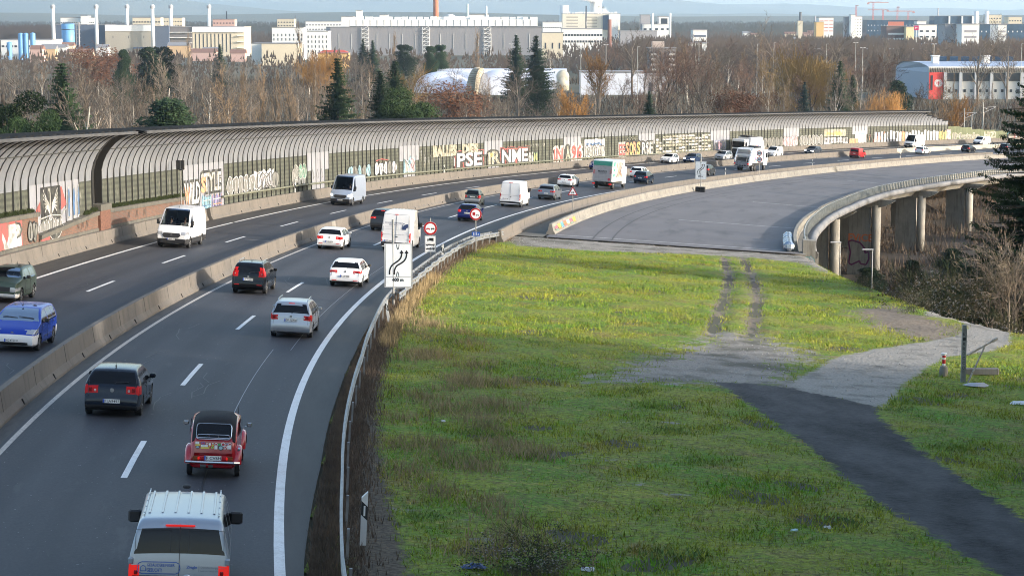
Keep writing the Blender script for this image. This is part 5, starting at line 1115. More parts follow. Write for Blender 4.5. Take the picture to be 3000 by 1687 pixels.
vehicle('crossover','black and silver crossover between the 200 m sign and the refuse truck','car',234.8,5.35,dict(k='suv',L=4.23,W=1.82,H=1.57,belt=1.0,paint=('gunmetal',(.05,.055,.06),.4,.3),tail=(.86,1.0,.5),rearwin=(1.06,1.42),bumper_z=.55,lit=True,plate='F TR 44',pz=.74,extra=[x_rails()]))
vehicle('panel_van','small red panel van far along the right carriageway','van',324.5,2.0,dict(k='caddy',L=4.2,W=1.83,H=1.83,belt=1.08,paint=('red',(.36,.016,.018),.1,.3),tail=(.85,1.3,.75),rearwin=(1.15,1.55),cowl=1.2,side=[(.0,2.1)],bumper_z=.5,plate='F KA 11',pz=.85,extra=[]))
vehicle('hatchback','white hatchback far away in front of the white box van','car',357.5,2.3,dict(k='hatch',L=4.2,W=1.78,H=1.47,paint=WHITE,tail=(.76,.95,.5),plate='F WG 31',pz=.55,lit=True,extra=[]))
vehicle('hatchback','black hatchback with pale roof far along the right lane','car',379.8,3.0,dict(k='hatch',L=4.2,W=1.78,H=1.47,paint=BLACKP,tail=(.76,.95,.5),plate='F BK 61',pz=.55,extra=[]))
vehicle('estate_car','dark car with white roof half behind the spruce branches at far right','car',399,3.4,dict(k='estate',L=4.6,W=1.8,H=1.48,paint=('ink',(.02,.03,.05),.3,.3),tail=(.76,.95,.5),extra=[]))
# ---- transporter in the foreground
def trans(e,L,W,H,belt,P,S):
    b=B();f=lambda x,z:(x,ysil(S,max(.66,min(z,H-.2)))-.028,z);pb=mat('print_blue',(.03,.10,.36),.6);pg=mat('print_dim',(.16,.17,.2),.6)
    text_on(b,'GEBÄUDEREINIGER',-.60,-.08,1.085,1.15,f,0,.012);text_on(b,'GESUCHT!',-.60,-.32,.985,1.05,f,0,.012);text_on(b,'Ziegle',.14,.34,1.045,1.11,f,0,.012);text_on(b,'Dienstleistungsgruppe',.41,.86,1.05,1.10,f,1,0);text_on(b,'Infrastrukturelle',.41,.75,1.0,1.03,f,1,0)
    P_=[(-.78,1.06),(-.76,1.14),(-.70,1.17),(-.06,1.17),(0,1.14),(.02,1.06),(0,.98),(-.06,.95),(-.70,.95),(-.76,.98),(-.78,1.06)];stroke(b,P_,.014,f,0);stroke(b,[(-.72,1.0),(-.72,1.07),(-.67,1.11),(-.62,1.07),(-.62,1.0),(-.72,1.0)],.012,f,0);stroke(b,[(.375,1.0),(.375,1.13)],.006,f,1);b.build('lettering',[pb,pg],e)
    b=B();y=ysil(S,.88)-.03;b.rbox((-.42,y,.875),(.92,.03,.07),.015);text_on(b,'TRANSPORTER',-.66,-.18,.86,.89,lambda x,z:(x,y-.018,z),1,.0);b.build('handle_bar',[m_trimb,m_chrome],e)
    b=B();b.lathe([(.07,0),(.085,.01),(.085,.02),(.07,.02)],'y',(.16,ysil(S,.86)-.035,.86),20);stroke(b,[(.10,.89),(.13,.82),(.16,.87),(.19,.82),(.22,.89)],.014,lambda x,z:(x,ysil(S,.86)-.04,z));b.build('badge',m_chrome,e)
    b=B();b.cyl((0,ysil(S,1.86)-.02,1.87),(0,ysil(S,1.86)-.02,1.875),.01);b.rbox((0,-L/2+.12,1.86),(.56,.06,.035),.012);b.build('brake_light',m_lampon,e)
    b=B();y=lambda z:ysil(S,z)-.012
    zs=np.linspace(.62,1.84,14)
    for za,zb in zip(zs[:-1],zs[1:]): b.tube([(0.0,y(za),za),(0.0,y(zb),zb)],.007,4)
    b.build('door_gap',m_trimb,e)
    b=B()
    for sx in (-1,1): 
        b.rbox((sx*(W/2-.045),-L/2+.08,1.18),(.10,.10,.13),.02);b.box((sx*(W/2-.24),-L*.12,H+.006),(.025,L*.52,.02))
        for k in range(5): b.rbox((sx*(W/2-.24),-L*.34+k*.6,H+.012),(.03,.07,.03),.008)
    b.build('hinges',P,e)
    b=B();b.rbox((0,L*.19,H+.03),(.16,.1,.07),.02);b.build('roof_aerial',m_trimb,e)
    b=B()
    for sx in (-.5,.5):
        P_=[(sx-.33,1.36),(sx-.33,1.76),(sx+.33,1.76),(sx+.33,1.36)];
        for a,c_ in zip(P_[:-1],P_[1:]): b.tube([(a[0],y(a[1])-.01,a[1]),(c_[0],y(c_[1])-.01,c_[1])],.005,4)
    b.build('window_seal',mat('seal_grey',(.035,.037,.04),.6),e)
tv=vehicle('work_van','silver blue van with dark twin rear windows filling the bottom left foreground','van',-27.2,5.75,dict(k='lowvan',L=5.1,W=1.90,H=1.95,belt=1.22,tumble=.17,wb=3.0,yf=1.6,wr=.34,paint=('ice_silver',(.33,.37,.42),.45,.3),tail=(.62,1.12,.72),lit=True,rearwin=(1.24,1.80),cowl=1.32,side=[(-2.1,-.7),(-.6,.5),(.58,2.2)],bumper_z=.60,bumper_mat=paint('ice_silver',(.33,.37,.42),.45,.3),plate='LU HZ545',pz=.74,px=-.40,ms=(.26,.14,.26),mz=1.32,my=1.12,mmat=m_trimb,step=.05,extra=[x_ribs(6),trans]))
# ---- left carriageway, coming towards the camera
vehicle('compact_mpv','bright blue car with white front bumper, plate HG MT 2110','car',12.3,-3.6,dict(k='mpv',L=4.37,W=1.83,H=1.58,belt=1.02,paint=('royal_blue',(.012,.045,.34),.25,.25),head=(.70,.86,.50),bumper_z=.66,bumper_mat=paint('gloss_white',(.72,.72,.72),0.,.3),clear=True,plate='HG MT2110',pfz=.46,po=.05,grille=(.28,.40,.58),side=[(-1.75,-1.1),(-1.02,-.2),(-.12,2.2)],mmat=m_trimb,extra=[x_fbadge(.72,.06),x_fwiper(1.2),x_ant(.3),x_sideseams([-1.05,-.1,.95])]),away=False)
vehicle('suv','olive green small suv with round ring headlamps at the left edge','car',28.6,-8.0,dict(k='box',L=3.83,W=1.61,H=1.58,belt=1.05,paint=('olive_green',(.06,.085,.065),.25,.35),head=(.55,.72,.45),clear=True,grille=(.56,.78,.44),bumper_z=.44,bumper_mat=paint('gloss_white',(.72,.72,.72),0.,.3),side=[(-1.35,-.55),(-.45,.35),(.42,2.)],mmat=m_trimb,extra=[x_fwiper(1.2),x_ant(),x_sideseams([-.5,.4])]),away=False)
def tf(e,L,W,H,belt,P,S):
    b=B();P_=[(-.52,.98),(-.60,.82),(-.45,.68),(.45,.68),(.60,.82),(.52,.98)];y=lambda z:ysil(S,z,False)+.02;b.add([(x,y(z)+.02,z) for x,z in P_],[tuple(range(6))]);b.add([(-.75,y(.5)+.01,.34),(.75,y(.5)+.01,.34),(.6,y(.5)+.03,.58),(-.6,y(.5)+.03,.58)],[(0,1,2,3)]);b.build('front_grille',m_trimb,e)
vehicle('panel_van','white panel van with headlamps and black bumper in the left lane, plate F PO 16','van',65.3,-7.55,dict(VAN,L=5.5,W=2.06,H=2.5,wb=3.3,yf=1.75,paint=WHITE,head=(.86,1.06,.62),headon=False,clear=True,plate='F PO 16',pfz=.60,po=.06,sill=.62,side=[(1.05,2.9)],extra=[x_fwiper(1.48),tf,x_fbadge(.84,.07),x_ant(.9)]),away=False)
vehicle('delivery_van','silver delivery van with high roof and green side lettering','van',120.3,-7.5,dict(VAN,paint=('van_silver',(.36,.42,.52),.4,.3),head=(.86,1.06,.66),headon=True,clear=True,plate='DF SM127',pfz=.52,po=.06,side=[(1.1,2.95)],sill=.45,extra=[x_fwiper(1.5),tf,x_fbadge(.88,.1),lambda e,L,W,H,belt,P,S:(lambda b:(text_on(b,'Technik',-2.2,.6,1.75,2.0,lambda u,z:(W/2*.99-.14*max(0,(z-1.3)/(H-1.3))**1.15+.015,-u-.9,z),0,.01),b.build('side_print',mat('print_green',(.06,.22,.20),.6),e)))(B())]),away=False)
def lite(e,L,W,H,belt,P,S): pass
vehicle('hatchback','navy hatchback peeking out left of the box truck','car',226.,-8.1,dict(k='hatch',L=4.1,W=1.75,H=1.46,paint=('cobalt',(.015,.03,.16),.3,.3),plate='F EU 40',pfz=.5,po=.03,extra=[x_fbadge(.68)]),away=False)
vehicle('hatchback','white hatchback coming towards the 200 m sign','car',258.2,-8.0,dict(k='hatch',L=4.3,W=1.79,H=1.5,paint=WHITE,plate='F VW 30',pfz=.45,po=.03,grille=(.28,.42,.6),extra=[x_fbadge(.68)]),away=False)
vehicle('estate_car','dark blue estate car coming right after the white hatchback','car',265.,-6.5,dict(k='estate',L=4.7,W=1.8,H=1.48,paint=('slate_blue',(.025,.045,.10),.3,.3),headon=True,plate='F BM 19',pfz=.5,po=.03,extra=[x_fbadge(.66)]),away=False)
vehicle('hatchback','silver hatchback half hidden by the refuse truck','car',280.5,-6.8,dict(k='mpv',L=4.3,W=1.78,H=1.55,paint=('bright_silver',(.45,.48,.52),.4,.3),plate='F SE 28',pfz=.45,po=.03,grille=(.5,.66,.3),extra=[x_fbadge(.66)]),away=False)
vehicle('panel_van','small white panel van with windscreen visible over the median','van',303.6,-6.2,dict(k='caddy',L=4.4,W=1.8,H=1.82,belt=1.05,paint=WHITE,cowl=1.2,side=[(.1,2.)],head=(.72,.9,.5),grille=(.6,.72,.35),plate='F CD 77',pfz=.45,po=.03,extra=[]),away=False)
vehicle('saloon_car','dark grey saloon with lit headlamps far along the left carriageway','car',323.5,-6.5,dict(k='estate',L=4.6,W=1.8,H=1.44,paint=('dusk_grey',(.05,.06,.08),.3,.3),headon=True,head=(.55,.74,.42),plate='F SL 65',pfz=.42,po=.03,extra=[]),away=False)
vehicle('box_van','large white van with long body far on the left carriageway','van',375.6,-7.3,dict(VAN,L=6.2,W=2.1,H=2.7,paint=WHITE,head=(.86,1.06,.66),plate='F TB 88',pfz=.5,po=.05,side=[(1.3,3.)],extra=[tf]),away=False)
vehicle('panel_van','white low van with dark windscreen at the far right','van',409.,-7.2,dict(k='lowvan',L=5.1,W=1.93,H=1.92,belt=1.15,wb=3.2,yf=1.6,paint=WHITE,cowl=1.25,side=[(.5,2.)],head=(.78,.96,.55),bumper_z=.6,grille=(.5,.74,.5),plate='F VT 52',pfz=.5,po=.05,extra=[]),away=False)
# ---- red vintage car
def vintage():
    e=thing('vintage_car','red vintage car with black canvas roof and a boot lid full of stickers','car',(0,0,0),0,'cars and vans driving on the motorway');Mx=frame(-12.5,5.95);e.location=Mx.to_translation();e.rotation_euler=Mx.to_euler()
    RED=mat('vintage_red',(.42,.010,.018),.25,coat=.8);CAN=mat('black_canvas',(.010,.010,.011),.85,bump=.2,bscale=60);L=3.83
    def loft(name,sec,m,n=None,par=e):
        V=[];k=len(sec[0][1])
        for y,R_ in sec:
            V+=[(x,y,z) for x,z in R_]
        Fs=[(i*k+j,i*k+j+1,(i+1)*k+j+1,(i+1)*k+j) for i in range(len(sec)-1) for j in range(k-1)];Fs+=[tuple(range(k)),tuple((len(sec)-1)*k+j for j in range(k-1,-1,-1))]
        return mesh(name,V,Fs,m,par,smooth=True)
    # body shell silhouette (top z, half width)
    prof=smooth([(-1.78,.45),(-1.80,.60),(-1.74,.95),(-1.66,1.06),(-1.40,1.42),(-1.05,1.56),(-.3,1.60),(.25,1.50),(.52,1.1),(.62,1.02),(1.4,.82),(1.62,.62),(1.66,.45)],2)
    sec=[]
    for y,zt in prof:
        w=np.interp(y,[-1.8,-1.5,0,.5,1.0,1.66],[.56,.60,.66,.60,.42,.26]);R_=[(-w*.9,.30)];zs=max(.34,zt-.1)
        for t in np.linspace(0,1,7): z=.34+(zs-.34)*t;R_.append((-(w+.02*math.sin(t*3.1)-.06*max(0,z-1.0)),z))
        xe=R_[-1][0]
        for t in np.linspace(0,1,9)[1:-1]: R_.append((xe*math.cos(t*math.pi)*1.0 if False else xe+(-2*xe)*t,zs+(zt-zs)*math.sin(t*math.pi)**.35))
        R_+= [(-x,z) for x,z in R_[1:8][::-1]];R_.append((w*.9,.30));sec.append((y,R_))
    loft('body',sec,RED)
    sec=[]
    for y,zt in prof:
        if -1.68<y<.35 and zt>1.05:
            w=.56;o_=.022;R_=[(-w-.01,zt-.13+o_)]+[(-w+2*w*t,zt-.1+.1*math.sin(t*math.pi)**.35+o_) for t in np.linspace(0,1,9)]+[(w+.01,zt-.13+o_)];sec.append((y-.012,R_))
    loft('canvas_roof',sec,CAN)
    def slope(z): return float(np.interp(z,[1.0,1.42],[-1.73,-1.40]))
    b=B();rr=.08;P_=[]
    for cx,cz,a0 in ((.38,1.34,0),(-.38,1.34,90),(-.38,1.13,180),(.38,1.13,270)):
        for k in range(4): t=math.radians(a0+k*30);P_.append((cx+rr*math.cos(t),cz+rr*math.sin(t)))
    b.add([(x,slope(z)-.05,z) for x,z in P_],[tuple(range(len(P_)))],0);wq=b.build('rear_window',m_gl,e)
    b=B();b.tube([(x,slope(z)-.055,z) for x,z in P_+[P_[0]]],.012,5);q=b.build('window_frame',m_chrome,e);q.parent=wq
    # boot lid
    b=B();V=[(-.50,-1.80,.62),(.50,-1.80,.62),(.50,-1.84,.70),(-.50,-1.84,.70),(.50,-1.80,1.00),(-.50,-1.80,1.00),(.48,-1.66,1.07),(-.48,-1.66,1.07)]
    b.add(V,[(0,1,2,3),(3,2,4,5),(5,4,6,7)]);b.add([(-.5,-1.72,.62),(-.5,-1.80,.62),(-.5,-1.84,.70),(-.5,-1.80,1.0),(-.48,-1.66,1.07)],[(0,1,2,3,4)]);b.add([(.5,-1.72,.62),(.5,-1.80,.62),(.5,-1.84,.70),(.5,-1.80,1.0),(.48,-1.66,1.07)],[(4,3,2,1,0)]);b.build('boot_lid',mat('boot_red',(.30,.006,.010),.2,coat=.9),e)
    b=B();pal=[(.7,.7,.68),(.65,.5,.05),(.03,.08,.35),(.02,.02,.025),(.05,.3,.08),(.45,.03,.04),(.3,.45,.5)];f=lambda x,z,d=0:(x,-1.84+.04*(z-.7)/.3-.004-d,z)
    def st(cx,cz,w,h,c,k=0):
        if k==0: b.add([f(cx-w/2,cz-h/2),f(cx+w/2,cz-h/2),f(cx+w/2,cz+h/2),f(cx-w/2,cz+h/2)],[(0,1,2,3)],c)
        else: b.add([f(cx+w/2*math.cos(t),cz+h/2*math.sin(t)) for t in np.linspace(0,6.283,15)[:-1]],[tuple(range(14))],c);b.add([f(cx+w*.33*math.cos(t),cz+h*.33*math.sin(t),.003) for t in np.linspace(0,6.283,13)[:-1]],[tuple(range(12))],(c+3)%7 if c!=0 else 5)
    X_=lambda u:-.50+(u-340)/720.;Z_=lambda v:1.0-(v-690)/300.*.30
    for u,v,w,h,c,k in ((398,738,68,52,0,0),(410,790,92,30,1,0),(407,845,78,60,3,1),(508,742,78,52,2,1),(583,758,44,44,0,1),(634,765,38,46,0,0),(690,790,60,60,5,1),(754,762,58,56,0,1),(813,766,48,50,4,0),(888,758,86,84,0,1),(958,742,30,36,6,1),(1012,745,62,62,0,1),(496,815,54,46,0,0),(564,812,68,40,0,0),(632,818,40,40,5,1),(546,860,158,30,1,0),(686,846,52,48,1,1),(752,836,56,76,0,0),(843,848,108,104,3,1),(928,825,56,56,0,1),(916,868,36,36,0,1),(1002,825,74,74,0,0),(1028,892,30,20,3,0),(690,750,28,26,0,0)): st(X_(u),Z_(v),w/720.,h/720.*.95,c,k)
    text_on(b,'100',X_(862),X_(914),Z_(775),Z_(742),lambda x,z:f(x,z,.006),5,.01)
    b.build('stickers',[mat('sticker_%d'%i,c_,.5) for i,c_ in enumerate(pal)],e)
    b=B();b.tube([(-.44,-1.70,1.08),(-.40,-1.78,1.17),(-.30,-1.80,1.18),(.30,-1.80,1.18),(.40,-1.78,1.17),(.44,-1.70,1.08)],.013,6)
    for z in (1.09,): b.tube([(-.44,-1.76,z),(.44,-1.76,z)],.009,5)
    for x in (-.12,.12): b.tube([(x,-1.80,1.18),(x,-1.72,1.07)],.009,5)
    b.build('luggage_rack',m_chrome,e)
    b=B();b.rbox((0,-1.81,.56),(1.04,.06,.12),.02);b.build('rear_panel',RED,e)
    for sx in (-1,1): b=B();b.rbox((sx*.44,-1.85,.56),(.17,.05,.12),.02,0);b.rbox((sx*.37,-1.86,.56),(.05,.05,.08),.01,1);b.build('tail_lamp',[mat('amber_dark',(.20,.05,.012),.3),m_lampon],e)
    b=B();b.box((0,-1.85,.565),(.45,.012,.12),0);b.box((-.205,-1.86,.565),(.04,.008,.115),1);text_on(b,'F CV6H',-.17,.215,.525,.605,lambda x,z:(x,-1.862,z),2,.012);b.build('licence_plate',[m_plate,m_pblue,m_trimb],e)
    b=B();b.tube([(-.70,-1.82,.45),(-.55,-1.90,.46),(.55,-1.90,.46),(.70,-1.82,.45)],.035,8);b.build('bumper',m_chrome,e)
    b=B();b.cyl((-.32,-1.8,.34),(-.18,-1.8,.34),.045);b.rbox((-.05,-1.8,.34),(.12,.08,.08),.02);b.build('tow_hitch',m_steel,e)
    def fender(x,y,w,r,l,nm):
        V=[];Fs=[];n=12
        for i in range(n+1):
            t=math.pi*(.0+1.0*i/n);yy=y+l*math.cos(t);zz=.40+r*math.sin(t)
            for k,(a,q) in enumerate(((-w,1.0-.25),(-w*.85,.93),(-w*.4,1.0),(w*.4,1.0),(w*.85,.93),(w,.75))): V.append((x+a,y+(yy-y)*q,.40+(zz-.40)*q))
        for i in range(n):
            for k in range(5): Fs.append((i*6+k,i*6+k+1,i*6+k+7,i*6+k+6))
        mesh(nm,V,Fs,RED,e,smooth=True)
    for sx in (-1,1):
        fender(sx*.62,-1.30,.13,.46,.52,'rear_fender');fender(sx*.62,1.22,.14,.47,.55,'front_fender')
        for yc in (-1.2,1.2):
            b=B();b.lathe([(.18,-sx*.065),(.29,-sx*.065),(.305,-sx*.04),(.305,sx*.04),(.29,sx*.065),(.18,sx*.06)],'x',(sx*.63,yc,.305),20);w_=b.build('wheel',m_tyre,e);b=B();b.lathe([(.001,sx*.05),(.08,sx*.07),(.18,sx*.05)],'x',(sx*.63,yc,.305),16);r_=b.build('rim',m_rim,e);r_.parent=w_
        b=B();b.tube([(sx*.60,.30,1.05),(sx*.82,.32,1.12)],.01,5);b.rbox((sx*.86,.30,1.15),(.15,.05,.12),.03);b.build('wing_mirror',m_chrome,e)
        b=B();fx=lambda y,z:(sx*(.688-.06*max(0,z-1.0)),y,z);b.add([fx(-.95,1.02),fx(-.15,1.02),fx(-.15,1.42),fx(-.8,1.42)],[(0,1,2,3)]);b.add([fx(-.08,1.02),fx(.42,1.02),fx(.15,1.40),fx(-.08,1.42)],[(0,1,2,3)]);b.build('side_window',m_gl,e)
    b=B();b.cyl((.66,-1.75,.78),(.68,-1.78,.84),.04);b.build('filler_cap',m_chrome,e)
    b=B();b.box((0,-.1,.36),(1.0,3.2,.2));b.build('underbody',m_under,e)
    b=B();b.cyl((.56,-.1,1.5),(.57,-.2,1.75),.006);b.build('aerial',m_trimb,e)
vintage()
# ---- trucks
def truckwheels(e,ys,W,r=.48,tw=.28,dual=True):
    for y in ys:
        for sx in (-1,1):
            b=B();x=sx*(W/2-.03);b.lathe([(r*.55,-sx*tw),(r*.95,-sx*tw),(r,-sx*(tw-.04)),(r,-sx*.04),(r*.95,0),(r*.55,0)],'x',(x,y,r),20);w_=b.build('wheel',m_tyre,e);b=B();b.lathe([(.001,sx*.02),(r*.2,sx*.03),(r*.35,-sx*.04),(r*.56,-sx*.02)],'x',(x,y,r),16);q=b.build('rim',m_steel,e);q.parent=w_
e=thing('box_truck','white box truck with green band and red striped corners on its tail lift','truck',(0,0,0),0,'trucks');Mx=frame(184.4,5.35);e.location=Mx.to_translation();e.rotation_euler=Mx.to_euler()
b=B();b.rbox((0,-.6,2.15),(2.46,6.0,2.55),.03);b.build('cargo_box',paint(*WHITE),e)
b=B();b.rbox((0,-3.66,1.85),(2.36,.08,1.85),.02,0);b.rbox((0,-3.66,3.07),(2.3,.06,.52),.02,1);f=lambda x,z:(x,-3.705,z)
text_on(b,'MOSTER',-.55,.55,2.0,2.22,f,2,.02);text_on(b,'Elektrogrosshandel GmbH',-.55,.5,1.80,1.87,f,2,0);b.add([f(-.55,1.93),f(.5,1.93),f(.5,1.95),f(-.55,1.95)],[(0,1,2,3)],2)
for sx in (-1,1):
    for k in range(4):
        z=1.85+k*.13;b.add([f(sx*1.02-.13,z),f(sx*1.02+.13,z+.1*sx),f(sx*1.02+.13,z+.1*sx+.065),f(sx*1.02-.13,z+.065)],[(0,1,2,3)],3)
b.add([(.85+.17*math.cos(t),-3.71,1.2+.17*math.sin(t)) for t in np.linspace(0,6.28,16)[:-1]],[tuple(range(15))],4);b.rbox((0,-3.66,2.70),(2.34,.07,.18),.02,5);text_on(b,'www.moster.de',-.4,.4,3.1,3.17,lambda x,z:(x,-3.70,z),0,0)
b.build('tail_lift',[mat('lift_grey',(.33,.33,.35),.5,.3,var=.1),mat('band_green',(.04,.26,.20),.5),m_trimb,mat('chevron_red',(.45,.03,.03),.5),mat('seal_red',(.42,.05,.08),.5),mat('lift_dark',(.2,.2,.2),.5)],e)
b=B();fs=lambda y,z:(1.245,y,z)
for y,z,w,h,m_ in ((-3.2,3.0,.8,.5,1),(-3.2,2.3,.8,.35,1),(-3.2,1.7,.7,.4,1)): b.add([fs(y,z-h/2),fs(y+w,z-h/2),fs(y+w,z+h/2),fs(y,z+h/2)],[(0,1,2,3)],0)
r9=random.Random(5)
for i in range(16):
    y0=-1.9+i*.22;stroke(b,[(y0+r9.uniform(-.3,.3),1.1+r9.uniform(0,.4)),(y0*.4-.1,2.0+r9.uniform(-.2,.2)),(y0*1.1+r9.uniform(-.3,.3),3.2)],r9.uniform(.05,.14),lambda y,z:(1.248,y,z),r9.choice([1,2,3]))
b.build('side_artwork',[mat('band_green',(.04,.26,.20),.5),mat('art_tan',(.5,.36,.24),.6),mat('art_brown',(.14,.07,.05),.6),mat('art_dark',(.03,.03,.04),.6)],e)
b=B();b.box((0,-.4,.72),(.9,7.2,.2));b.rbox((0,-3.55,.62),(2.4,.25,.16),.02);b.box((0,-3.3,.55),(1.9,.3,.5));b.box((-.7,1.,.65),(.5,1.2,.5));b.build('chassis',m_under,e)
for sx in (-1,1): b=B();b.rbox((sx*1.02,-3.70,.62),(.34,.06,.14),.02);b.build('tail_lamp',m_lampon,e)
b=B();b.rbox((0,3.2,1.5),(2.3,1.7,2.2),.12);b.build('cab',paint(*WHITE),e);b=B();b.rbox((0,4.03,1.9),(2.1,.08,.8),.03);b.build('windscreen',m_gl,e)
truckwheels(e,(-2.3,3.2),2.3)
# refuse truck
def refuse(label,s,o,away,detail):
    e=thing('refuse_truck',label,'truck',(0,0,0),0,'trucks');Mx=frame(s,o,0,flip=not away);e.location=Mx.to_translation();e.rotation_euler=Mx.to_euler();wp=paint(*WHITE)
    b=B();b.rbox((0,-.6,2.35),(2.5,5.4,2.3),.10);b.build('compactor_body',wp,e)
    b=B();b.box((0,-.3,.95),(2.2,8.4,.35));b.build('chassis',m_trimb,e)
    b=B();b.rbox((0,4.0,1.95),(2.4,1.8,2.5),.10);b.build('cab',wp,e)
    b=B();b.rbox((0,4.90,2.25),(2.25,.08,1.05),.04);b.build('windscreen',m_gl,e);b=B();b.rbox((0,4.90,1.1),(2.2,.1,.8),.04);b.build('front_grille',m_trimb,e)
    for sx in (-1,1):
        b=B();b.rbox((sx*1.205,4.2,2.3),(.03,.9,.8),.01);b.build('side_window',m_gl,e);b=B();b.rbox((sx*1.42,4.7,2.3),(.18,.1,.7),.03);b.tube([(sx*1.2,4.7,2.7),(sx*1.42,4.7,2.7)],.03);b.build('wing_mirror',m_trimb,e)
    b=B()
    b.rbox((0,1.4,3.62),(1.6,1.6,.25),.05);b.box((-.9,.2,3.58),(.12,3.6,.12));b.box((.9,.2,3.58),(.12,3.6,.12));b.build('roof_gear',m_trimb,e)
    # tailgate hopper
    b=B()
    for sx in (-1,1): b.add([(sx*1.25,-3.3,1.0),(sx*1.25,-4.6,.9),(sx*1.25,-4.7,1.7),(sx*1.25,-4.1,2.6),(sx*1.25,-3.3,3.5),(sx*1.05,-3.3,1.0),(sx*1.05,-4.6,.9),(sx*1.05,-4.7,1.7),(sx*1.05,-4.1,2.6),(sx*1.05,-3.3,3.5)],[(0,1,2,3,4),(9,8,7,6,5),(0,1,6,5),(1,2,7,6),(2,3,8,7),(3,4,9,8),(4,0,5,9)])
    b.box((0,-3.75,3.05),(2.1,.9,.12),M=Matrix.Rotation(R(-45),3,'X'));b.box((0,-4.0,2.5),(2.1,.1,.35));b.build('hopper_sides',wp,e)
    b=B();b.box((0,-3.9,1.5),(2.1,1.0,1.1));b.build('hopper_mouth',mat('hopper_steel',(.05,.05,.05),.5,.4,var=.4,scale=3),e)
    b=B();b.rbox((0,-4.72,1.15),(2.3,.25,.5),.04);b.tube([(-.8,-4.75,2.4),(-.8,-4.8,1.5),(.8,-4.8,1.5),(.8,-4.75,2.4)],.04,6);b.tube([(-1.0,-4.2,2.75),(1.0,-4.2,2.75)],.05,6);b.box((0,-4.75,.7),(2.4,.15,.1))
    for x in (-.9,-.5,0,.4,.8): b.box((x,-4.86,1.05),(.1,.08,.5))
    b.build('bin_lift',mat('bin_lift_grey',(.25,.25,.27),.5,.4,var=.4,scale=4),e)
    for sx in (-1,1): b=B();b.rbox((sx*1.02,-4.78,1.15),(.25,.2,.22),.03);b.build('tail_lamp',m_lampon,e)
    truckwheels(e,(-2.6,-1.3,3.6),2.4,.5)
    b=B();pal=[mat('sticker_yellow',(.7,.5,.04),.5),mat('sticker_violet',(.12,.06,.3),.5),mat('sticker_cyan',(.05,.35,.5),.5),mat('sticker_red2',(.5,.04,.04),.5)]
    for sx in (-1,1):
        f=lambda y,z:(sx*1.262,y,z)
        for i,(y,z) in enumerate(((-2.2,1.9),(-1.9,2.2),(-1.5,1.8),(-1.1,2.2),(-.7,1.9),(-.2,2.1))): stroke(b,[(y,z),(y+.15,z-.5),(y+.4,z-.1)],.2,f,i%4)
    b.build('side_stickers',pal,e);return e
refuse('white refuse truck seen from behind with open hopper and coloured side stickers',258.6,5.2,True,True)
refuse('white refuse truck with dark windscreen approaching behind the other refuse truck',296,-8.2,False,True)
# ================================================================ people behind the windscreens
m_skin=mat('skin',(.45,.26,.18),.6);
def person(label,veh_s,veh_o,dx,dy,z,shirt,hair,arm=True):
    Mx=frame(veh_s,veh_o,0,flip=True);e=thing('person',label,'person',(0,0,0),0,'people sitting behind the windscreens');M2=Mx@Matrix.Translation((dx,dy,z));e.location=M2.to_translation();e.rotation_euler=M2.to_euler()
    def skin(name,pts,edges,rad,m,par):
        me=D.meshes.new(name);me.from_pydata(pts,edges,[]);o=D.objects.new(name,me);COL.objects.link(o);md=o.modifiers.new('s','SKIN');md2=o.modifiers.new('d','SUBSURF');md2.levels=1;md2.render_levels=1
        for v,r in zip(me.skin_vertices[0].data,rad): v.radius=(r,r*.85)
        me.skin_vertices[0].data[0].use_root=True
        dg=bpy.context.evaluated_depsgraph_get();nm=D.meshes.new_from_object(o.evaluated_get(dg));D.objects.remove(o);nm.materials.clear();nm.materials.append(m)
        for p in nm.polygons: p.use_smooth=True
        q=D.objects.new(name,nm);COL.objects.link(q);q.parent=par;return q
    skin('body',[(0,0,0),(0,0,.22),(0,.0,.45),(0,.01,.54),(0,.02,.60),(0,.03,.68),(0,.03,.77)],[(0,1),(1,2),(2,3),(3,4),(4,5),(5,6)],[.15,.15,.14,.06,.055,.10,.07],m_skin,e)
    sh=mat('cloth_'+shirt[0],shirt[1],.9)
    skin('jacket',[(0,-.01,0),(0,-.01,.25),(0,-.01,.44),(.19,0,.44),(.25,.12,.24),(.16,.36,.24),(-.19,0,.44),(-.25,.12,.24),(-.16,.36,.24)],[(0,1),(1,2),(2,3),(3,4),(4,5),(2,6),(6,7),(7,8)],[.17,.17,.16,.085,.065,.05,.085,.065,.05],sh,e)
    b=B();n=10
    b.lathe([(.02,.80),(.085,.78),(.105,.72),(.10,.66),(.085,.62)],'z',(0,-.0,.02),12);b.build('hair',mat('hair_'+hair[0],hair[1],.8),e,smooth=True)
    b=B()
    for sx in (-1,1):
        b.rbox((sx*.035,.118,.70),(.022,.012,.012),.003,0)
        for k in range(5): b.tube([(sx*(.14-.012*k),.38,.245+.008*(k%2)),(sx*(.135-.012*k),.43,.25+.004*k),(sx*(.13-.012*k),.44,.232)],.008,4,1)
    b.rbox((0,.125,.672),(.02,.03,.035),.006,1);b.rbox((0,.116,.638),(.04,.012,.01),.003,2);b.build('face_and_hands',[m_trimb,m_skin,mat('lips',(.3,.1,.09),.6)],e)
person('person at the wheel of the bright blue car in a dark top',12.3,-3.6,-.37,-.15,.78,('dark',(.03,.03,.04)),('brown',(.05,.03,.02)))
person('person in a white jacket in the passenger seat of the bright blue car',12.3,-3.6,.37,-.15,.78,('white',(.6,.62,.62)),('grey',(.2,.18,.16)))
person('person driving the olive green suv at the left edge',28.6,-8.0,-.33,-.2,.80,('beige',(.35,.32,.28)),('dark',(.03,.02,.02)))
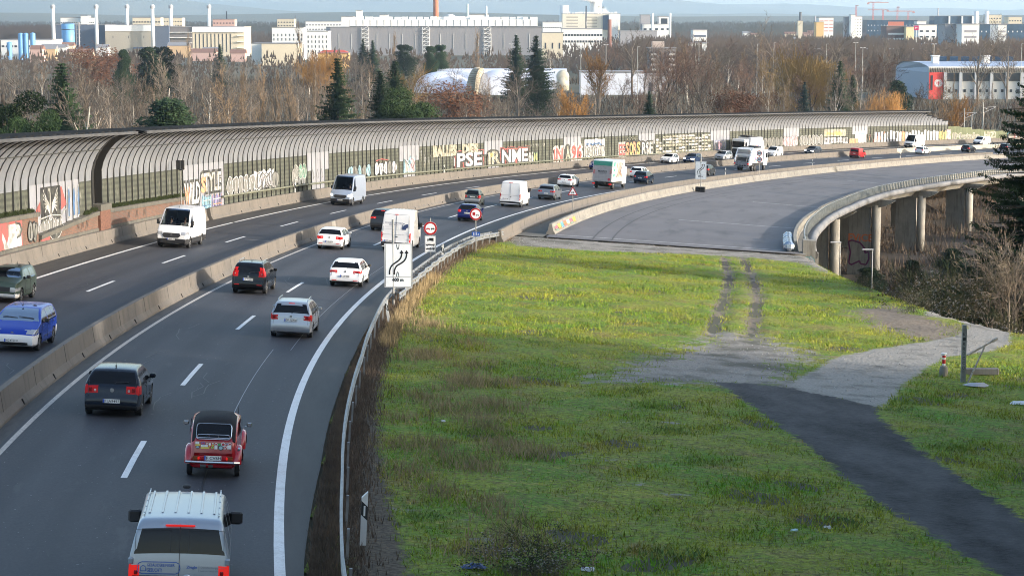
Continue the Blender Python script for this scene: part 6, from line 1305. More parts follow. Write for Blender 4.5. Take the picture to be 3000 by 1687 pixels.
person('person driving the white panel van holding the wheel',65.3,-7.55,-.45,.95,1.08,('sand',(.4,.36,.3)),('brown',(.05,.03,.02)))
person('person in dark clothes on the passenger side of the white panel van',65.3,-7.55,.45,.95,1.08,('black',(.02,.02,.025)),('dark',(.03,.02,.02)))
person('person driving the silver delivery van',120.3,-7.5,-.45,1.1,1.12,('navy',(.03,.04,.08)),('brown',(.05,.03,.02)))
# ================================================================ vegetation prototypes
def vegmat(name,c,c2,rough=.85,amp=.35,scale=.35):
    m=D.materials.new(name);m.use_nodes=True;N,L,bs=nodes(m);oi=N.new('ShaderNodeObjectInfo');tc=N.new('ShaderNodeTexCoord').outputs['Object']
    k=mixc(N,L,noise(N,L,tc,scale,3,.6,.35,.65),c,c2);r=N.new('ShaderNodeMapRange');r.inputs['To Min'].default_value=1-amp;r.inputs['To Max'].default_value=1+amp;L.new(oi.outputs['Random'],r.inputs['Value'])
    h=N.new('ShaderNodeHueSaturation');L.new(k,h.inputs['Color']);L.new(r.outputs[0],h.inputs['Value']);L.new(h.outputs[0],bs.inputs['Base Color']);bs.inputs['Roughness'].default_value=rough;bs.inputs['Specular IOR Level'].default_value=.15;return m
v_bark=vegmat('bark_grey',(.15,.125,.10),(.22,.19,.16));v_birch=vegmat('bark_pale',(.44,.41,.36),(.32,.29,.25));v_dark=vegmat('bark_dark',(.055,.045,.038),(.09,.075,.06))
v_tw=[vegmat('twigs_brown',(.10,.080,.062),(.15,.122,.095)),vegmat('twigs_grey',(.105,.085,.068),(.16,.135,.11)),vegmat('twigs_red',(.115,.068,.050),(.14,.092,.068)),vegmat('twigs_tan',(.155,.11,.07),(.20,.145,.095))]
v_will=vegmat('willow_shoots',(.30,.165,.055),(.23,.12,.04));v_gold=vegmat('golden_willow_leaves',(.22,.145,.05),(.17,.11,.04));v_rust=vegmat('rust_leaves',(.15,.068,.038),(.10,.055,.035));v_con=vegmat('conifer_needles',(.016,.032,.016),(.032,.055,.024));v_blu=vegmat('blue_spruce_needles',(.04,.065,.06),(.025,.045,.04));v_pine=vegmat('pine_needles',(.018,.038,.014),(.038,.066,.022));v_ivy=vegmat('ivy_leaves',(.03,.045,.015),(.05,.07,.02));v_misty=vegmat('mistletoe',(.04,.05,.02),(.06,.07,.03));v_fluff=vegmat('clematis_seed_fluff',(.26,.24,.21),(.17,.15,.13));v_bram=vegmat('bramble_leaves',(.03,.045,.02),(.075,.055,.03))
class T:
    def __init__(s,seed): s.r=random.Random(seed);s.seg=[];s.leaf=[]
    def rv(s,k=1): return Vector((s.r.gauss(0,k),s.r.gauss(0,k),s.r.gauss(0,k)))
    def branch(s,p,d,L,r,lev,spec,nseg=3):
        up=spec['up'][lev] if lev<len(spec['up']) else .1;q=p.copy();pts=[p.copy()];rr=[r]
        for i in range(nseg):
            d=(d+s.rv(spec['wob'])+Vector((0,0,up))).normalized();q=q+d*(L/nseg);pts.append(q.copy());rr.append(r*(1-.75*(i+1)/nseg))
        for i in range(nseg): s.seg.append((pts[i],pts[i+1],rr[i],rr[i+1]))
        if lev<len(spec['n']):
            n=spec['n'][lev]
            for k in range(n):
                t=spec['t0'][lev]+(1-spec['t0'][lev])*(k+s.r.random()*.8)/n;f=t*nseg;i=min(nseg-1,int(f));b=pts[i].lerp(pts[i+1],f-i)
                ax=(pts[i+1]-pts[i]).normalized();o=ax.orthogonal().normalized();a=s.r.uniform(0,6.283);o=Matrix.Rotation(a,3,ax)@o;sp=spec['ang'][lev]*s.r.uniform(.7,1.25)
                nd=(ax*math.cos(sp)+o*math.sin(sp)).normalized();s.branch(b,nd,L*spec['len'][lev]*s.r.uniform(.65,1.15)*(1.15-.55*t if lev==0 else 1),r*(1-.7*t)*spec.get('rk',.55),lev+1,spec,3 if lev<2 else 2)
    def meshes(s,tw=.05,rt=.05):
        tb=B();V=[];Fs=[]
        for a,b_,r0,r1 in s.seg:
            if r0>rt: tb.cyl(a,b_,r0,max(r1,.02),n=5,cap=False)
            else:
                d=(b_-a);o=d.orthogonal().normalized();o=Matrix.Rotation(s.r.uniform(0,3.14),3,d.normalized())@o;w=max(tw*.5,r0);k=len(V);V+=[a-o*w,a+o*w,b_+o*w*.4,b_-o*w*.4];Fs.append((k,k+1,k+2,k+3))
        return tb,V,Fs
PROTO={}
def proto(name,tb,V,Fs,bark,crown,extra=None):
    e=D.objects.new(name,None);COL.objects.link(e)
    tb.build('trunk',bark,e)
    if Fs: mesh('crown',[tuple(v) for v in V],Fs,crown,e)
    if extra: mesh(extra[0],extra[1],extra[2],extra[3],e)
    return e
def leafcloud(r,centers,n,size,flat=1.):
    V=[];Fs=[]
    for _ in range(n):
        c,rad=r.choice(centers);t=r.uniform(0,6.283);u=r.uniform(-1,1);q=math.sqrt(1-u*u);k=rad*r.uniform(.55,1.05)
        p=Vector((c[0]+k*q*math.cos(t),c[1]+k*q*math.sin(t),c[2]+k*u*flat));a=Vector((r.gauss(0,1),r.gauss(0,1),r.gauss(0,1))).normalized();b_=a.orthogonal().normalized();s_=size*r.uniform(.6,1.4);i=len(V)
        V+=[p+a*s_,p-a*s_*.5+b_*s_*.8,p-a*s_*.5-b_*s_*.8];Fs.append((i,i+1,i+2))
    return V,Fs
def broad(seed,h,sp,bark,crown,n=(9,7,5,5),ang=(.75,.6,.55,.5),up=(.1,.12,.08,.04),t0=(.25,.15,.1,.1),ln=(.62,.55,.5,.45),tw=.055,wob=.1,r0=.02):
    t=T(seed);t.branch(Vector((0,0,-.5)),Vector((0,0,1)),h*.72,h*r0,0,dict(n=n,ang=ang,up=up,t0=t0,len=ln,wob=wob),5);tb,V,Fs=t.meshes(tw)
    return tb,V,Fs
def mk(kind,seed):
    r=random.Random(seed)
    if kind=='bare': tb,V,Fs=broad(seed,20,1,v_bark,None);return proto('bare_tree',tb,V,Fs,v_bark,v_tw[seed%2])
    if kind=='reddish': tb,V,Fs=broad(seed,22,1,v_bark,None,n=(9,7,6,6),ang=(.85,.7,.6,.6),tw=.06);return proto('bare_tree',tb,V,Fs,v_dark,v_tw[2])
    if kind=='birch': tb,V,Fs=broad(seed,19,1,v_birch,None,n=(11,6,5,4),ang=(.45,.45,.5,.5),up=(.1,.18,.1,0),t0=(.2,.2,.1,.1),ln=(.5,.5,.45,.45),r0=.012);return proto('pale_bark_tree',tb,V,Fs,v_birch,v_tw[3 if seed%2 else 1])
    if kind=='poplar': tb,V,Fs=broad(seed,30,1,v_bark,None,n=(30,6,6),ang=(.28,.3,.35),up=(.05,.22,.2),t0=(.10,.1,.1),ln=(.30,.42,.5),tw=.06,wob=.05,r0=.010);return proto('poplar_tree',tb,V,Fs,v_bark,v_tw[3])
    if kind=='willow':
        t=T(seed);t.branch(Vector((0,0,-.5)),Vector((0,0,1)),9,.35,0,dict(n=(10,8,9),ang=(.75,.6,.5),up=(.1,.15,-.02),t0=(.3,.2,.2),len=(.75,.6,.7),wob=.12),4);tb,V,Fs=t.meshes(.06);V=list(V)
        for a,b_,r0,r1 in t.seg[::2]:
            if a.z>3:
                for _ in range(3): l=t.r.uniform(1,3.2);k=len(V);q=b_+t.rv(.4);V+=[q,q+Vector((.05,.03,0)),q+Vector((t.r.gauss(0,.3),t.r.gauss(0,.3),-l))];Fs.append((k,k+1,k+2))
        return proto('weeping_willow',tb,V,Fs,v_bark,v_gold if seed%2 else v_will)
    if kind=='wispy': tb,V,Fs=broad(seed,13,1,v_bark,None,n=(14,8,7,4),ang=(.45,.35,.3,.3),up=(.1,.25,.15,.1),t0=(.08,.1,.1,.1),ln=(.75,.5,.5,.5),tw=.05);return proto('upright_willow',tb,V,Fs,v_bark,v_will)
    if kind=='rust':
        tb,V,Fs=broad(seed,12,1,v_dark,None,n=(9,6,5),ang=(.8,.6,.5),up=(.1,.12,.05),ln=(.7,.55,.5));cs=[((r.gauss(0,2.3),r.gauss(0,2.3),r.uniform(3.5,11)),r.uniform(1.2,2.3)) for _ in range(26)];V2,F2=leafcloud(r,cs,5000,.15);k=len(V);V=list(V)+V2;Fs=Fs+[tuple(i+k for i in f) for f in F2];return proto('rust_leaved_tree',tb,V,Fs,v_dark,v_rust)
    if kind in('spruce','bluespruce','nearspruce'):
        big=kind=='nearspruce';H=24 if big else 20;tb=B();tb.cyl((0,0,-1),(0,0,H),.32,.03,8);V=[];Fs=[];z=1.5;lim=7.8 if big else 5.6
        while z<H-.3:
            f=1-z/H;Rm=lim*(f**.75)*r.uniform(.85,1.1)+.25
            for k in range(12 if big else 10):
                a=r.uniform(0,6.283);L_=Rm*r.uniform(.6,1.12);ns=max(3,int(L_/(.16 if big else .34)));dz=-.30
                for j in range(ns):
                    q=(j+.5)/ns;x,y=math.cos(a)*L_*q,math.sin(a)*L_*q;zz=z+L_*(dz*q+.26*q*q*q)
                    w=(.20 if big else .38)*(1.3-.7*q)*r.uniform(.7,1.3)*(.3+.7*f**.4);cnt=8 if big else 3
                    for _ in range(cnt):
                        b_=Vector((x+r.gauss(0,w*.45),y+r.gauss(0,w*.45),zz+r.gauss(0,.05)));i=len(V);o=Vector((-math.sin(a),math.cos(a),0))*w*.45;V+=[b_+o+Vector((math.cos(a)*w*.6,math.sin(a)*w*.6,.0)),b_-o,b_+Vector((r.gauss(0,.08),r.gauss(0,.08),-w*r.uniform(.8,2.0)))];Fs.append((i,i+1,i+2))
                if big: tb.cyl((0,0,z),(math.cos(a)*L_,math.sin(a)*L_,z+L_*(dz+.26)),.04,.01,4,0,False)
            z+=(.36 if big else .4)
        return proto('spruce_tree' if not kind=='bluespruce' else 'blue_spruce',tb,V,Fs,v_dark,v_blu if kind=='bluespruce' else v_con)
    if kind=='pine':
        tb=B();tb.cyl((0,0,-1),(.3,0,9),.3,.12,7);cs=[]
        for _ in range(20): a=r.uniform(0,6.28);q=r.uniform(.5,4.6);c=(q*math.cos(a),q*math.sin(a),r.uniform(3.5,10.5)-q*.5);cs.append((c,r.uniform(1.,1.9)));tb.cyl((.2,0,c[2]*.6),c,.09,.03,5,0,False)
        V,Fs=leafcloud(r,cs,22000,.09,.6);return proto('pine_tree',tb,V,Fs,v_dark,v_pine)
    if kind=='yew':
        tb=B();tb.cyl((0,0,-1),(0,0,9),.25,.1,6);cs=[((r.gauss(0,1.)*(1-z/15),r.gauss(0,1.)*(1-z/15),z),1.9*(1.05-z/12.5)+.3) for z in [r.uniform(.8,11) for _ in range(30)]];V,Fs=leafcloud(r,cs,18000,.10);return proto('dark_evergreen',tb,V,Fs,v_dark,v_con)
    if kind=='shrub': 
        tb,V,Fs=broad(seed,4.2,1,v_dark,None,n=(11,7,6),ang=(.8,.6,.6),up=(.05,.1,.05),t0=(.02,.1,.1),ln=(.9,.6,.5),tw=.025,r0=.02);return proto('bare_shrub',tb,V,Fs,v_dark,v_tw[seed%2])
    if kind=='clematis':
        tb,V,Fs=broad(seed,4.2,1,v_dark,None,n=(10,7,6),ang=(.9,.7,.6),up=(.0,.05,.0),t0=(.02,.1,.1),ln=(1.0,.65,.5),tw=.022,r0=.015);cs=[((r.gauss(0,1.5),r.gauss(0,1.5),r.uniform(.4,2.6)),r.uniform(.5,1.1)) for _ in range(22)];V2,F2=leafcloud(r,cs,1500,.07);V3,F3=leafcloud(r,[(c[0],c[1]) for c in cs],650,.06);return proto('bramble_thicket',tb,list(V)+V2,Fs+[tuple(i+len(V) for i in f) for f in F2],v_dark,v_bram,('seed_fluff',V3,F3,v_fluff))
    if kind=='bigshrub':
        tb,V,Fs=broad(seed,7.5,1,v_dark,None,n=(13,8,6,4),ang=(.7,.6,.6,.5),up=(.1,.12,.05,0),t0=(.03,.1,.1,.1),ln=(.85,.6,.5,.5),tw=.024,r0=.014);return proto('bare_shrub',tb,V,Fs,v_bark,v_tw[1])
GRP={'bare':'bare winter trees in the park behind the motorway','reddish':'tall reddish bare trees on the right','birch':'pale barked trees behind the gallery','poplar':'slim poplars among the bare trees','willow':'golden willows','wispy':'orange upright willows','rust':'rust coloured trees','spruce':'dark spruces among the bare trees','bluespruce':'spruces with bluish needles','pine':'green pines at the left','yew':'dark evergreens','shrub':'leafless shrubs on the slope','clematis':'bramble thickets with seed fluff','bigshrub':'leafless shrubs on the slope','nearspruce':'spruces at the right'}
_cnt={}
_seen={}
_uq=['','knotty','two stemmed','crooked','bushy','bare topped','lopsided','broken topped']
def plant(kind,x,y,sc,label,z=None,rot=None,var=None,sz=None,cat=None):
    if 'spruce of the row beyond' not in label:
        q=_seen.get(label,0);_seen[label]=q+1
        if q: label=_uq[q%8]+' '+label
    key=(kind,var if var is not None else rng.randrange(2))
    if key not in PROTO:
        PROTO[key]=mk(kind,100+key[1]+len(kind)*7);e=PROTO[key];used=False
    else: e=copy_tree(PROTO[key])
    e.location=(x,y,terr1(x,y) if z is None else z);e.rotation_euler=(0,0,rng.uniform(0,6.283) if rot is None else rot);e.scale=(sc,sc,sc if sz is None else sz)
    tag(e,label,cat or ('bush' if kind in('shrub','clematis','bigshrub') else 'tree'),GRP[kind]);return e
def px(kind,u,vtop,Y,h0,label,wid=None,var=None):
    """tree on the plain whose top and column are measured in the photo"""
    x=X_at(u,Y);z=terr1(x,Y);H=Z_at(vtop,Y)-z;s=H/h0;return plant(kind,x,Y,s*(wid or 1.),label,z=z,sz=s,var=var)
k_=lambda x,y,c=0:(x/2.576+1000*c,y/2.576)
LBL=[]
# --- notable individual trees, named by what one sees
big=[('spruce',(460,455),0,380,20,'tall dark spruce in front of the grey and blue power halls at left',1.3),('pine',(10,690),0,330,11,'broad green pine at the left edge above the gallery',.8),('pine',(230,880),0,300,11,'second green pine right of the left edge pine',.62),('pine',(90,960),0,285,11,'low green pine above the gallery at the left edge',.55),
('birch',(640,540),0,350,17,'pale trunked bare tree right of the tall dark spruce'),('birch',(1050,560),0,370,17,'pale trunked tree left of the round dark evergreen'),('birch',(1220,450),0,430,17,'slender pale tree behind the round dark evergreen'),('yew',(1260,770),0,330,11,'rounded dark green evergreen at the gallery edge, left half',2.),
('yew',(930,350),0,800,12,'dark conifer group member left of the cluster before the cream hall'),('yew',(1120,330),0,820,12,'dark evergreen before the white hall, left of its pair',1.8),('yew',(1220,330),0,840,12,'dark evergreen before the white hall, right of its pair',1.8),('spruce',(1655,330),0,1000,20,'small dark spruce in front of the cream slit facade'),
('birch',(1730,590),0,370,17,'bare pale tree below the slit facade hall'),('poplar',(1960,400),0,480,27,'tan poplar among the dense poplar rows'),('poplar',(2100,440),0,470,27,'tan poplar in the row left of the dark central spruce'),('poplar',(2160,500),0,460,27,'shorter tan poplar ending the poplar row'),('poplar',(1850,430),0,490,27,'tan poplar left in the poplar row'),('poplar',(2350,420),0,500,27,'wide tan poplar beside the red roofed house'),('poplar',(2250,110),0,1100,27,'tall poplar in front of the white window building'),('poplar',(1410,210),0,1150,27,'poplar in front of the balcony facade'),
('spruce',(2540,420),0,420,20,'tall dark evergreen below the red roofed house',1.15),('rust',(720,330),0,900,12,'rust brown tree in front of the white hall at left',1.6),('willow',(2420,430),0,800,12,'yellow willow beside the red roofed house'),
('spruce',(400,450),1,520,20,'large dark evergreen right of the centre left',1.4),('spruce',(290,520),1,470,20,'dark evergreen leaning on the larger one at centre left',1.3),('pine',(480,740),1,400,11,'olive green conifer just above the gallery at centre',.9),('yew',(670,330),1,1000,12,'dark evergreen before the grey data hall, left of pair'),('yew',(740,320),1,1010,12,'dark evergreen before the grey data hall, right of pair',1.3),('spruce',(1320,255),1,850,20,'spruce standing before the right end of the grey hall'),('spruce',(1470,260),1,860,20,'spruce right of the twin near the right end of the grey hall',1.4),
('poplar',(1040,170),1,1000,27,'tall poplar in front of the middle of the grey hall'),('poplar',(415,200),1,1100,27,'poplar in front of the left part of the grey hall'),('spruce',(160,290),1,1100,20,'small spruce at the left foot of the grey hall'),('spruce',(235,300),1,1100,20,'second small spruce at the left foot of the grey hall'),('yew',(470,320),1,1050,12,'dark pine like tree before the left third of the grey hall',1.7),
('rust',(850,600),1,560,12,'rust coloured leafy tree left of the striped dome arch',1.6),('willow',(540,560),1,620,12,'yellow willow left of the white domes'),('wispy',(1710,680),1,480,13,'orange upright willow below the right end of the domes',1.25),('wispy',(1940,420),1,760,13,'large tan orange willow behind the domes',1.5),('bare',(1330,440),1,640,19,'tall bare tree standing in front of the right dome'),('bare',(2200,210),1,900,19,'tall bare tree right of the brick chimney with dark clumps'),('birch',(1080,690),1,470,17,'white dead trunk tree above the gallery at centre'),
('yew',(1480,470),1,700,12,'dark ivy green tree left of the lamp mast',1.4),('spruce',(2330,680),1,560,20,'small dark spruce right of the long white wall'),
('willow',(930,450),2,620,12,'golden weeping willow in the middle right'),('willow',(1530,740),2,520,12,'golden willow just above the gallery at right'),('spruce',(1195,450),2,600,20,'dark spruce right of the golden weeping willow'),('bluespruce',(930,610),2,520,20,'bluish spruce below the golden weeping willow',.8),('spruce',(1290,560),2,610,20,'dark spruce leaning against the taller one at middle right'),('yew',(1640,585),2,640,12,'dense dark round conifer left of the grey hall wall',1.7),
('birch',(1180,560),2,560,17,'white trunked bare tree between the dark spruces'),('birch',(1900,640),2,500,17,'fan of pale stems rising behind the end of the gallery',1.6),('birch',(1800,660),2,505,17,'left fan of pale stems behind the end of the gallery',1.4),('wispy',(2080,720),2,540,13,'orange upright willow right of the pale stem fan',1.3),('rust',(370,670),2,560,12,'reddish bush like tree at right centre, left one',1.3),('rust',(570,680),2,570,12,'reddish bush like tree at right centre, right one',1.2),('birch',(700,540),2,520,17,'tall pale multi stem tree at right centre'),('poplar',(2070,510),2,780,27,'brown poplar in front of the first white bay of the hall',.7),('poplar',(2360,590),2,800,27,'small brown poplar in front of the third bay of the hall',.7),('bare',(2290,660),2,640,19,'dark bare tree before the white bays of the hall'),('bare',(2250,195),2,800,19,'large bare tree with mistletoe balls at the right'),('bare',(2460,230),2,820,19,'large bare tree right of the mistletoe tree'),('birch',(210,450),2,620,17,'pale bare tree left of the dark wood at right centre'),('bare',(680,180),2,760,19,'large bare crown in the middle of the right wood'),('bare',(1130,230),2,760,19,'large bare crown with light limbs left of the twin lamp mast')]
for t in big:
    u,v=k_(t[1][0],t[1][1],t[2]);px(t[0],u,v,t[3],9.2 if t[0]=='pine' else t[4],t[5],*(t[6:7] if len(t)>6 else ()))
# --- the rest of the park: rows of individual bare trees
def oksite(x,y):
    s_,o_=so(x,y);return (o_<-24 or o_>60) and not any(a<x<b_ and c_<y<d for a,b_,c_,d in KEEP)
KEEP=[(-60,50,900,1060),(110,260,840,960)]
adj=['slender','stout','wide crowned','leaning','sparse','dense twigged','forked','tall','low','rounded'];_i=0
def sector(u,Y):
    names=['at the far left','left of the tall dark spruce','behind the left gallery','below the power halls','below the slit facade','around the poplar row','left of the domes','beside the domes','right of the domes','below the grey flats','left in the right hand wood','in the middle of the right hand wood','right in the right hand wood','near the grey red hall','at the far right']
    return names[min(14,max(0,int(u/200)))]
rows=[(325,4),(350,5),(385,8),(420,9),(460,11),(505,13),(555,14),(610,15),(670,17),(740,18),(820,20),(900,22),(990,24),(1090,26)]
for Y0,n in rows:
    for k in range(n):
        u=(k+rng.uniform(.1,.9))/n*3120-60;Y=Y0+rng.uniform(-14,14);x=X_at(u,Y)
        if not oksite(x,Y): continue
        right=u>1800;kind=rng.choice(['bare','bare','bare','birch']) if not right else rng.choice(['reddish','reddish','bare','birch'] if Y>560 else ['bare','bare','birch'])
        if 650<u<1000 and Y<560 and rng.random()<.6: kind='poplar'
        H=rng.uniform(14,20) if not(right and Y>600) else rng.uniform(19,26)
        if Y<440: H=rng.uniform(10,17)
        if 1180<u<1900 and Y<960: H=min(H,rng.uniform(9,15.5))
        if 2560<u and Y<880: H=min(H,rng.uniform(7,10))
        if u<1250 and Y>600: H=min(H,rng.uniform(14,19))
        h0={'bare':19,'birch':17,'poplar':27,'reddish':20.5}[kind];_i+=1
        plant(kind,x,Y,H/h0*rng.uniform(.95,1.3),'%s bare tree %s, %s row'%(adj[_i%10],sector(u,Y),'front' if Y<450 else 'second' if Y<620 else 'rear' if Y<850 else 'far'),sz=H/h0)
for u,v,Y,l in ((925,160,1080,'bare tree in front of the left part of the red roofed house'),(965,163,1060,'bare tree in front of the middle of the red roofed house'),(1000,161,1075,'bare tree in front of the right part of the red roofed house')): px('bare',u,v,Y,19,l,1.4)
for q,(x,Y) in enumerate(((34,240),(39,247),(45,254),(52,262),(60,275),(29,233))): plant('yew',x,Y,1.1,'dark hedge bush in the shade under the viaduct, number %s from the left'%['two','three','four','five','six','one'][q],sz=.34,cat='bush')
# undergrowth as one mass
n=90000;Y=nr.uniform(300,1150,n);U=nr.uniform(-60,3060,n);X=(U-CX)/F*Y;S_,O_=so_arr(X,Y);k=(O_<-19)|(O_>60)|(Y>560);
for a,b_,c_,d in KEEP: k&=~((X>a-5)&(X<b_+5)&(Y>c_-5)&(Y<d))
X=X[k];Y=Y[k];n=len(X);Z=terr(X,Y);h=nr.uniform(1.,5.5,n)*nr.uniform(.5,1,n);a=nr.uniform(0,6.283,n);w=.10*(Y/500);V=np.empty((n,3,3));V[:,0]=np.stack([X-np.cos(a)*w,Y-np.sin(a)*w,Z],1);V[:,1]=np.stack([X+np.cos(a)*w,Y+np.sin(a)*w,Z],1);V[:,2]=np.stack([X+nr.normal(0,.5,n)*h*.5,Y+nr.normal(0,.5,n)*h*.5,Z+h],1)
tag(mesh('undergrowth',V.reshape(-1,3),np.arange(3*n).reshape(n,3),mat('undergrowth_twigs',(.085,.062,.042),.95,c2=(.05,.04,.028),scale=.04,detail=6)),'brown leafless undergrowth filling the park between the trees','undergrowth',kind='stuff')
# far wood masses (nobody could count them)
def farwood(name,label,Y0,Y1,n,hmin,hmax,w,c,c2,u0=-80,u1=3080,keep=None):
    Y=nr.uniform(Y0,Y1,n);U=nr.uniform(u0,u1,n);X=(U-CX)/F*Y
    ok_=(U>1650)|(Y<1290)|(Y>2050);Y=Y[ok_];U=U[ok_];X=X[ok_];n=len(X);cl=np.sin(X*.012+np.sin(Y*.01)*2)+np.sin(X*.031+Y*.013);k=cl>nr.uniform(-1.8,.6,n);X=X[k];Y=Y[k];n=len(X);Z=terr(X,Y);h=nr.uniform(hmin,hmax,n);M=16;V=np.empty((n,M,3,3))
    for j in range(M):
        q=nr.uniform(.0,.92,n);rr_=np.sin(np.clip(q*1.25,0,1)*3.1)*.32+.08;a=nr.uniform(0,6.283,n);cx_=X+np.cos(a)*rr_*h*w*nr.uniform(.2,1,n);cy_=Y+np.sin(a)*rr_*h*.4;zz=Z+h*q;s_=h*.045*w
        V[:,j,0]=np.stack([cx_-s_*nr.uniform(.5,1,n),cy_,zz],1);V[:,j,1]=np.stack([cx_+s_*nr.uniform(.5,1,n),cy_,zz],1);V[:,j,2]=np.stack([cx_+nr.normal(0,.5,n)*s_*1.5,cy_,zz+h*nr.uniform(.12,.3,n)],1)
    return tag(mesh(name,V.reshape(-1,3),np.arange(n*M*3).reshape(-1,3),mat(name+'_tint',c,.95,c2=c2,scale=.01,detail=5)),label,'wood',kind='stuff')
farwood('distant_wood','bare brown woods between the distant factories and houses',1150,3200,13000,8,16,1.2,(.10,.072,.055),(.065,.052,.042))
farwood('left_edge_wood','dark bare wood at the upper left edge of the town',1900,2600,5000,16,24,1.2,(.085,.068,.06),(.065,.052,.05),-80,160)
farwood('horizon_forest','dark forest belt along the horizon below the hills',3200,7500,14000,12,24,2.5,(.045,.05,.045),(.07,.065,.055))
farwood('right_hand_wood','reddish brown tree tops filling the town park at right',1120,1800,6000,12,19,1.2,(.105,.078,.060),(.072,.056,.046),1850,3080)
# mistletoe balls in the mistletoe tree
# ---------------------------------------------------------------- slope shrubs at the right
rs=random.Random(77);lab=['rusty','grey','dark','tangled','thorny','arching','dense','thin','low','tall']
pos=[(2370,745),(2420,765),(2470,775),(2520,770),(2565,780),(2330,740),(2300,712),(2380,700),(2440,720),(2500,725),(2550,730),(2420,670),(2480,675),(2540,680),(2575,655),(2450,630),(2520,625),(2570,600),(2400,640),(2350,680),(2480,590),(2540,570),(2575,545),(2430,590),(2570,830),(2560,870),(2590,800)]
def slope_xy(Y,x): return x,Y
i=0
for yy,xr in ((118,(29,33)),(124,(27,37)),(131,(27,41)),(139,(28,45)),(148,(31,48)),(158,(34,50)),(170,(38,54)),(184,(43,58))):
    x=xr[0]
    while x<xr[1]:
        kind='bigshrub' if (xr[0]<x and x/yy>.232 and rs.random()<.4) else rs.choice(['clematis','clematis','shrub']);Y=yy+rs.uniform(-3,3);sc=rs.uniform(.8,1.25);plant(kind,x+rs.uniform(-1,1),Y,sc,'%s bush on the right hand slope %s'%(lab[i%10],['just past the bend of the path','in the row behind the path bend','halfway to the viaduct','in the middle of the thicket','beside the leaning thin tree','towards the viaduct piers','near the last piers','in the rear of the thicket'][[118,124,131,139,148,158,170,184].index(yy)]),rot=rs.uniform(0,6));i+=1;x+=rs.uniform(2.8,4.2)
for u,v,l in ((2200,705,'beside the first pier below the meadow edge'),(2140,672,'at the meadow edge near the graffiti abutment'),(2260,745,'on the meadow edge above the dirt slope'),(2180,735,'leafy patch in the meadow before the dirt slope'),(2300,790,'at the corner where the path bends')):
    x,y=hit(u*1.1646,v*1.1646);plant('clematis' ,x,y,rs.uniform(.28,.42),'low bramble clump '+l,rot=1.)
x,y=hit(2500*1.1646,850*1.1646);
for dx,dy,sc in ((5,-2,.7),(6.5,2,.9),(4.5,5,.8)): plant('clematis',25.5+dx,103+dy,sc,'green bramble bush at the right edge beside the curving path, %s one'%('near' if dy<0 else 'middle' if dy<3 else 'far'))

plant('shrub',*VP([(1330,1408)])[0],.35,'round bramble bush with dead branch at the bottom edge of the meadow') if False else None
bx,by=VP([(1345,1445)])[0];eb=plant('clematis',bx,by,.5,'autumn bramble bush with a bare white branch at the bottom edge of the meadow',rot=.4,sz=.27)
V2,F2=leafcloud(random.Random(4),[((random.Random(i).uniform(-1.6,1.6),random.Random(i+50).uniform(-1,1),.25),.6) for i in range(14)],2600,.06,.6);mesh('leaves',V2,F2,mat('autumn_leaves',(.06,.055,.02),.8,c2=(.13,.10,.03),scale=3.),eb)
plant('nearspruce',33.9,128,1.12,'large dark spruce hanging into the frame at the right edge',z=-27.5,rot=.3,var=0)
# spruces added outside the frame on the right to keep the foreground in shade
for q,(x,y,sc) in enumerate([(18+.26*y+dx,y+dy,1.+.1*((j*7)%3)) for j,y in enumerate(range(-20,72,9)) for dx,dy in ((0,0),(8,4))]):
    plant('spruce',x,y,sc*1.5,'spruce of the row beyond the right edge, added unseen to shade the foreground',z=terr1(x,y)-1,sz=sc*(1.35 if y<80 else 2.0))
for q in range(16):
    Yq=150+q*11;plant('spruce' if q%3==0 else 'reddish',.27*Yq+rng.uniform(5,12),Yq,rng.uniform(1.,1.25),'unseen tree added beyond the right edge to shade the viaduct, %d%s along'%(q+1,'th'))  # out-of-view trees added to throw shade under the viaduct
# litter, bollard, height marker in the meadow
def onf(u,v): x,y=hit(u,v,.06);return x,y,float(fz(np.array([x]),np.array([y]))[0])
p=onf(2820,1122);e=thing('height_post','tall grey steel post with letters written down its face at the path','post',p)
b=B();b.box((0,0,1.15),(.16,.16,2.5));b.box((.1,.02,1.1),(.03,.1,2.3));b.build('steel_post',m_gald,e)
b=B();
for i_,ch in enumerate('KIRROCCO'): text_on(b,ch,-.05,.05,1.95-i_*.2,2.08-i_*.2,lambda x,z:(x,-.085,z),0,.01)
b.build('lettering',mat('marker_black',(.02,.02,.02),.6),e)
e2=thing('broken_barrier_pole','white pole barrier broken into a leaning V shape','barrier',(p[0]+.15,p[1]-.1,p[2]));b=B();b.cyl((0,0,1.15),(1.25,.4,1.75),.045,.04);b.cyl((0.05,0,.0),(.75,.25,1.45),.04,.035);b.cyl((1.1,.35,1.68),(1.3,.42,1.78),.06,.06);b.build('poles',mat('flaking_white',(.45,.44,.40),.7,c2=(.2,.17,.13),scale=6),e2)
p=onf(2764,1100);e=thing('bollard','short concrete bollard with red and white reflective collar beside the path','bollard',p);b=B();b.lathe([(.17,0),(.19,.2),(.16,.42),(.07,.46)],n=14);b.build('concrete_foot',m_old,e);b=B();b.cyl((0,0,.45),(0,0,.95),.07,.07,12,0);b.cyl((0,0,.55),(0,0,.72),.075,.075,12,1);b.cyl((0,0,.8),(0,0,.9),.075,.075,12,1);b.cyl((0,0,.95),(0,0,1.0),.13,.13,12,0);b.build('collar',[m_pl,m_sr],e)
p=onf(2860,1140)
e=thing('concrete_trough_edge','low weathered concrete kerb block beside the height post','kerb',onf(2870,1105));b=B();b.rbox((.2,.6,.12),(1.5,.25,.3),.04);b.build('block',m_old,e)
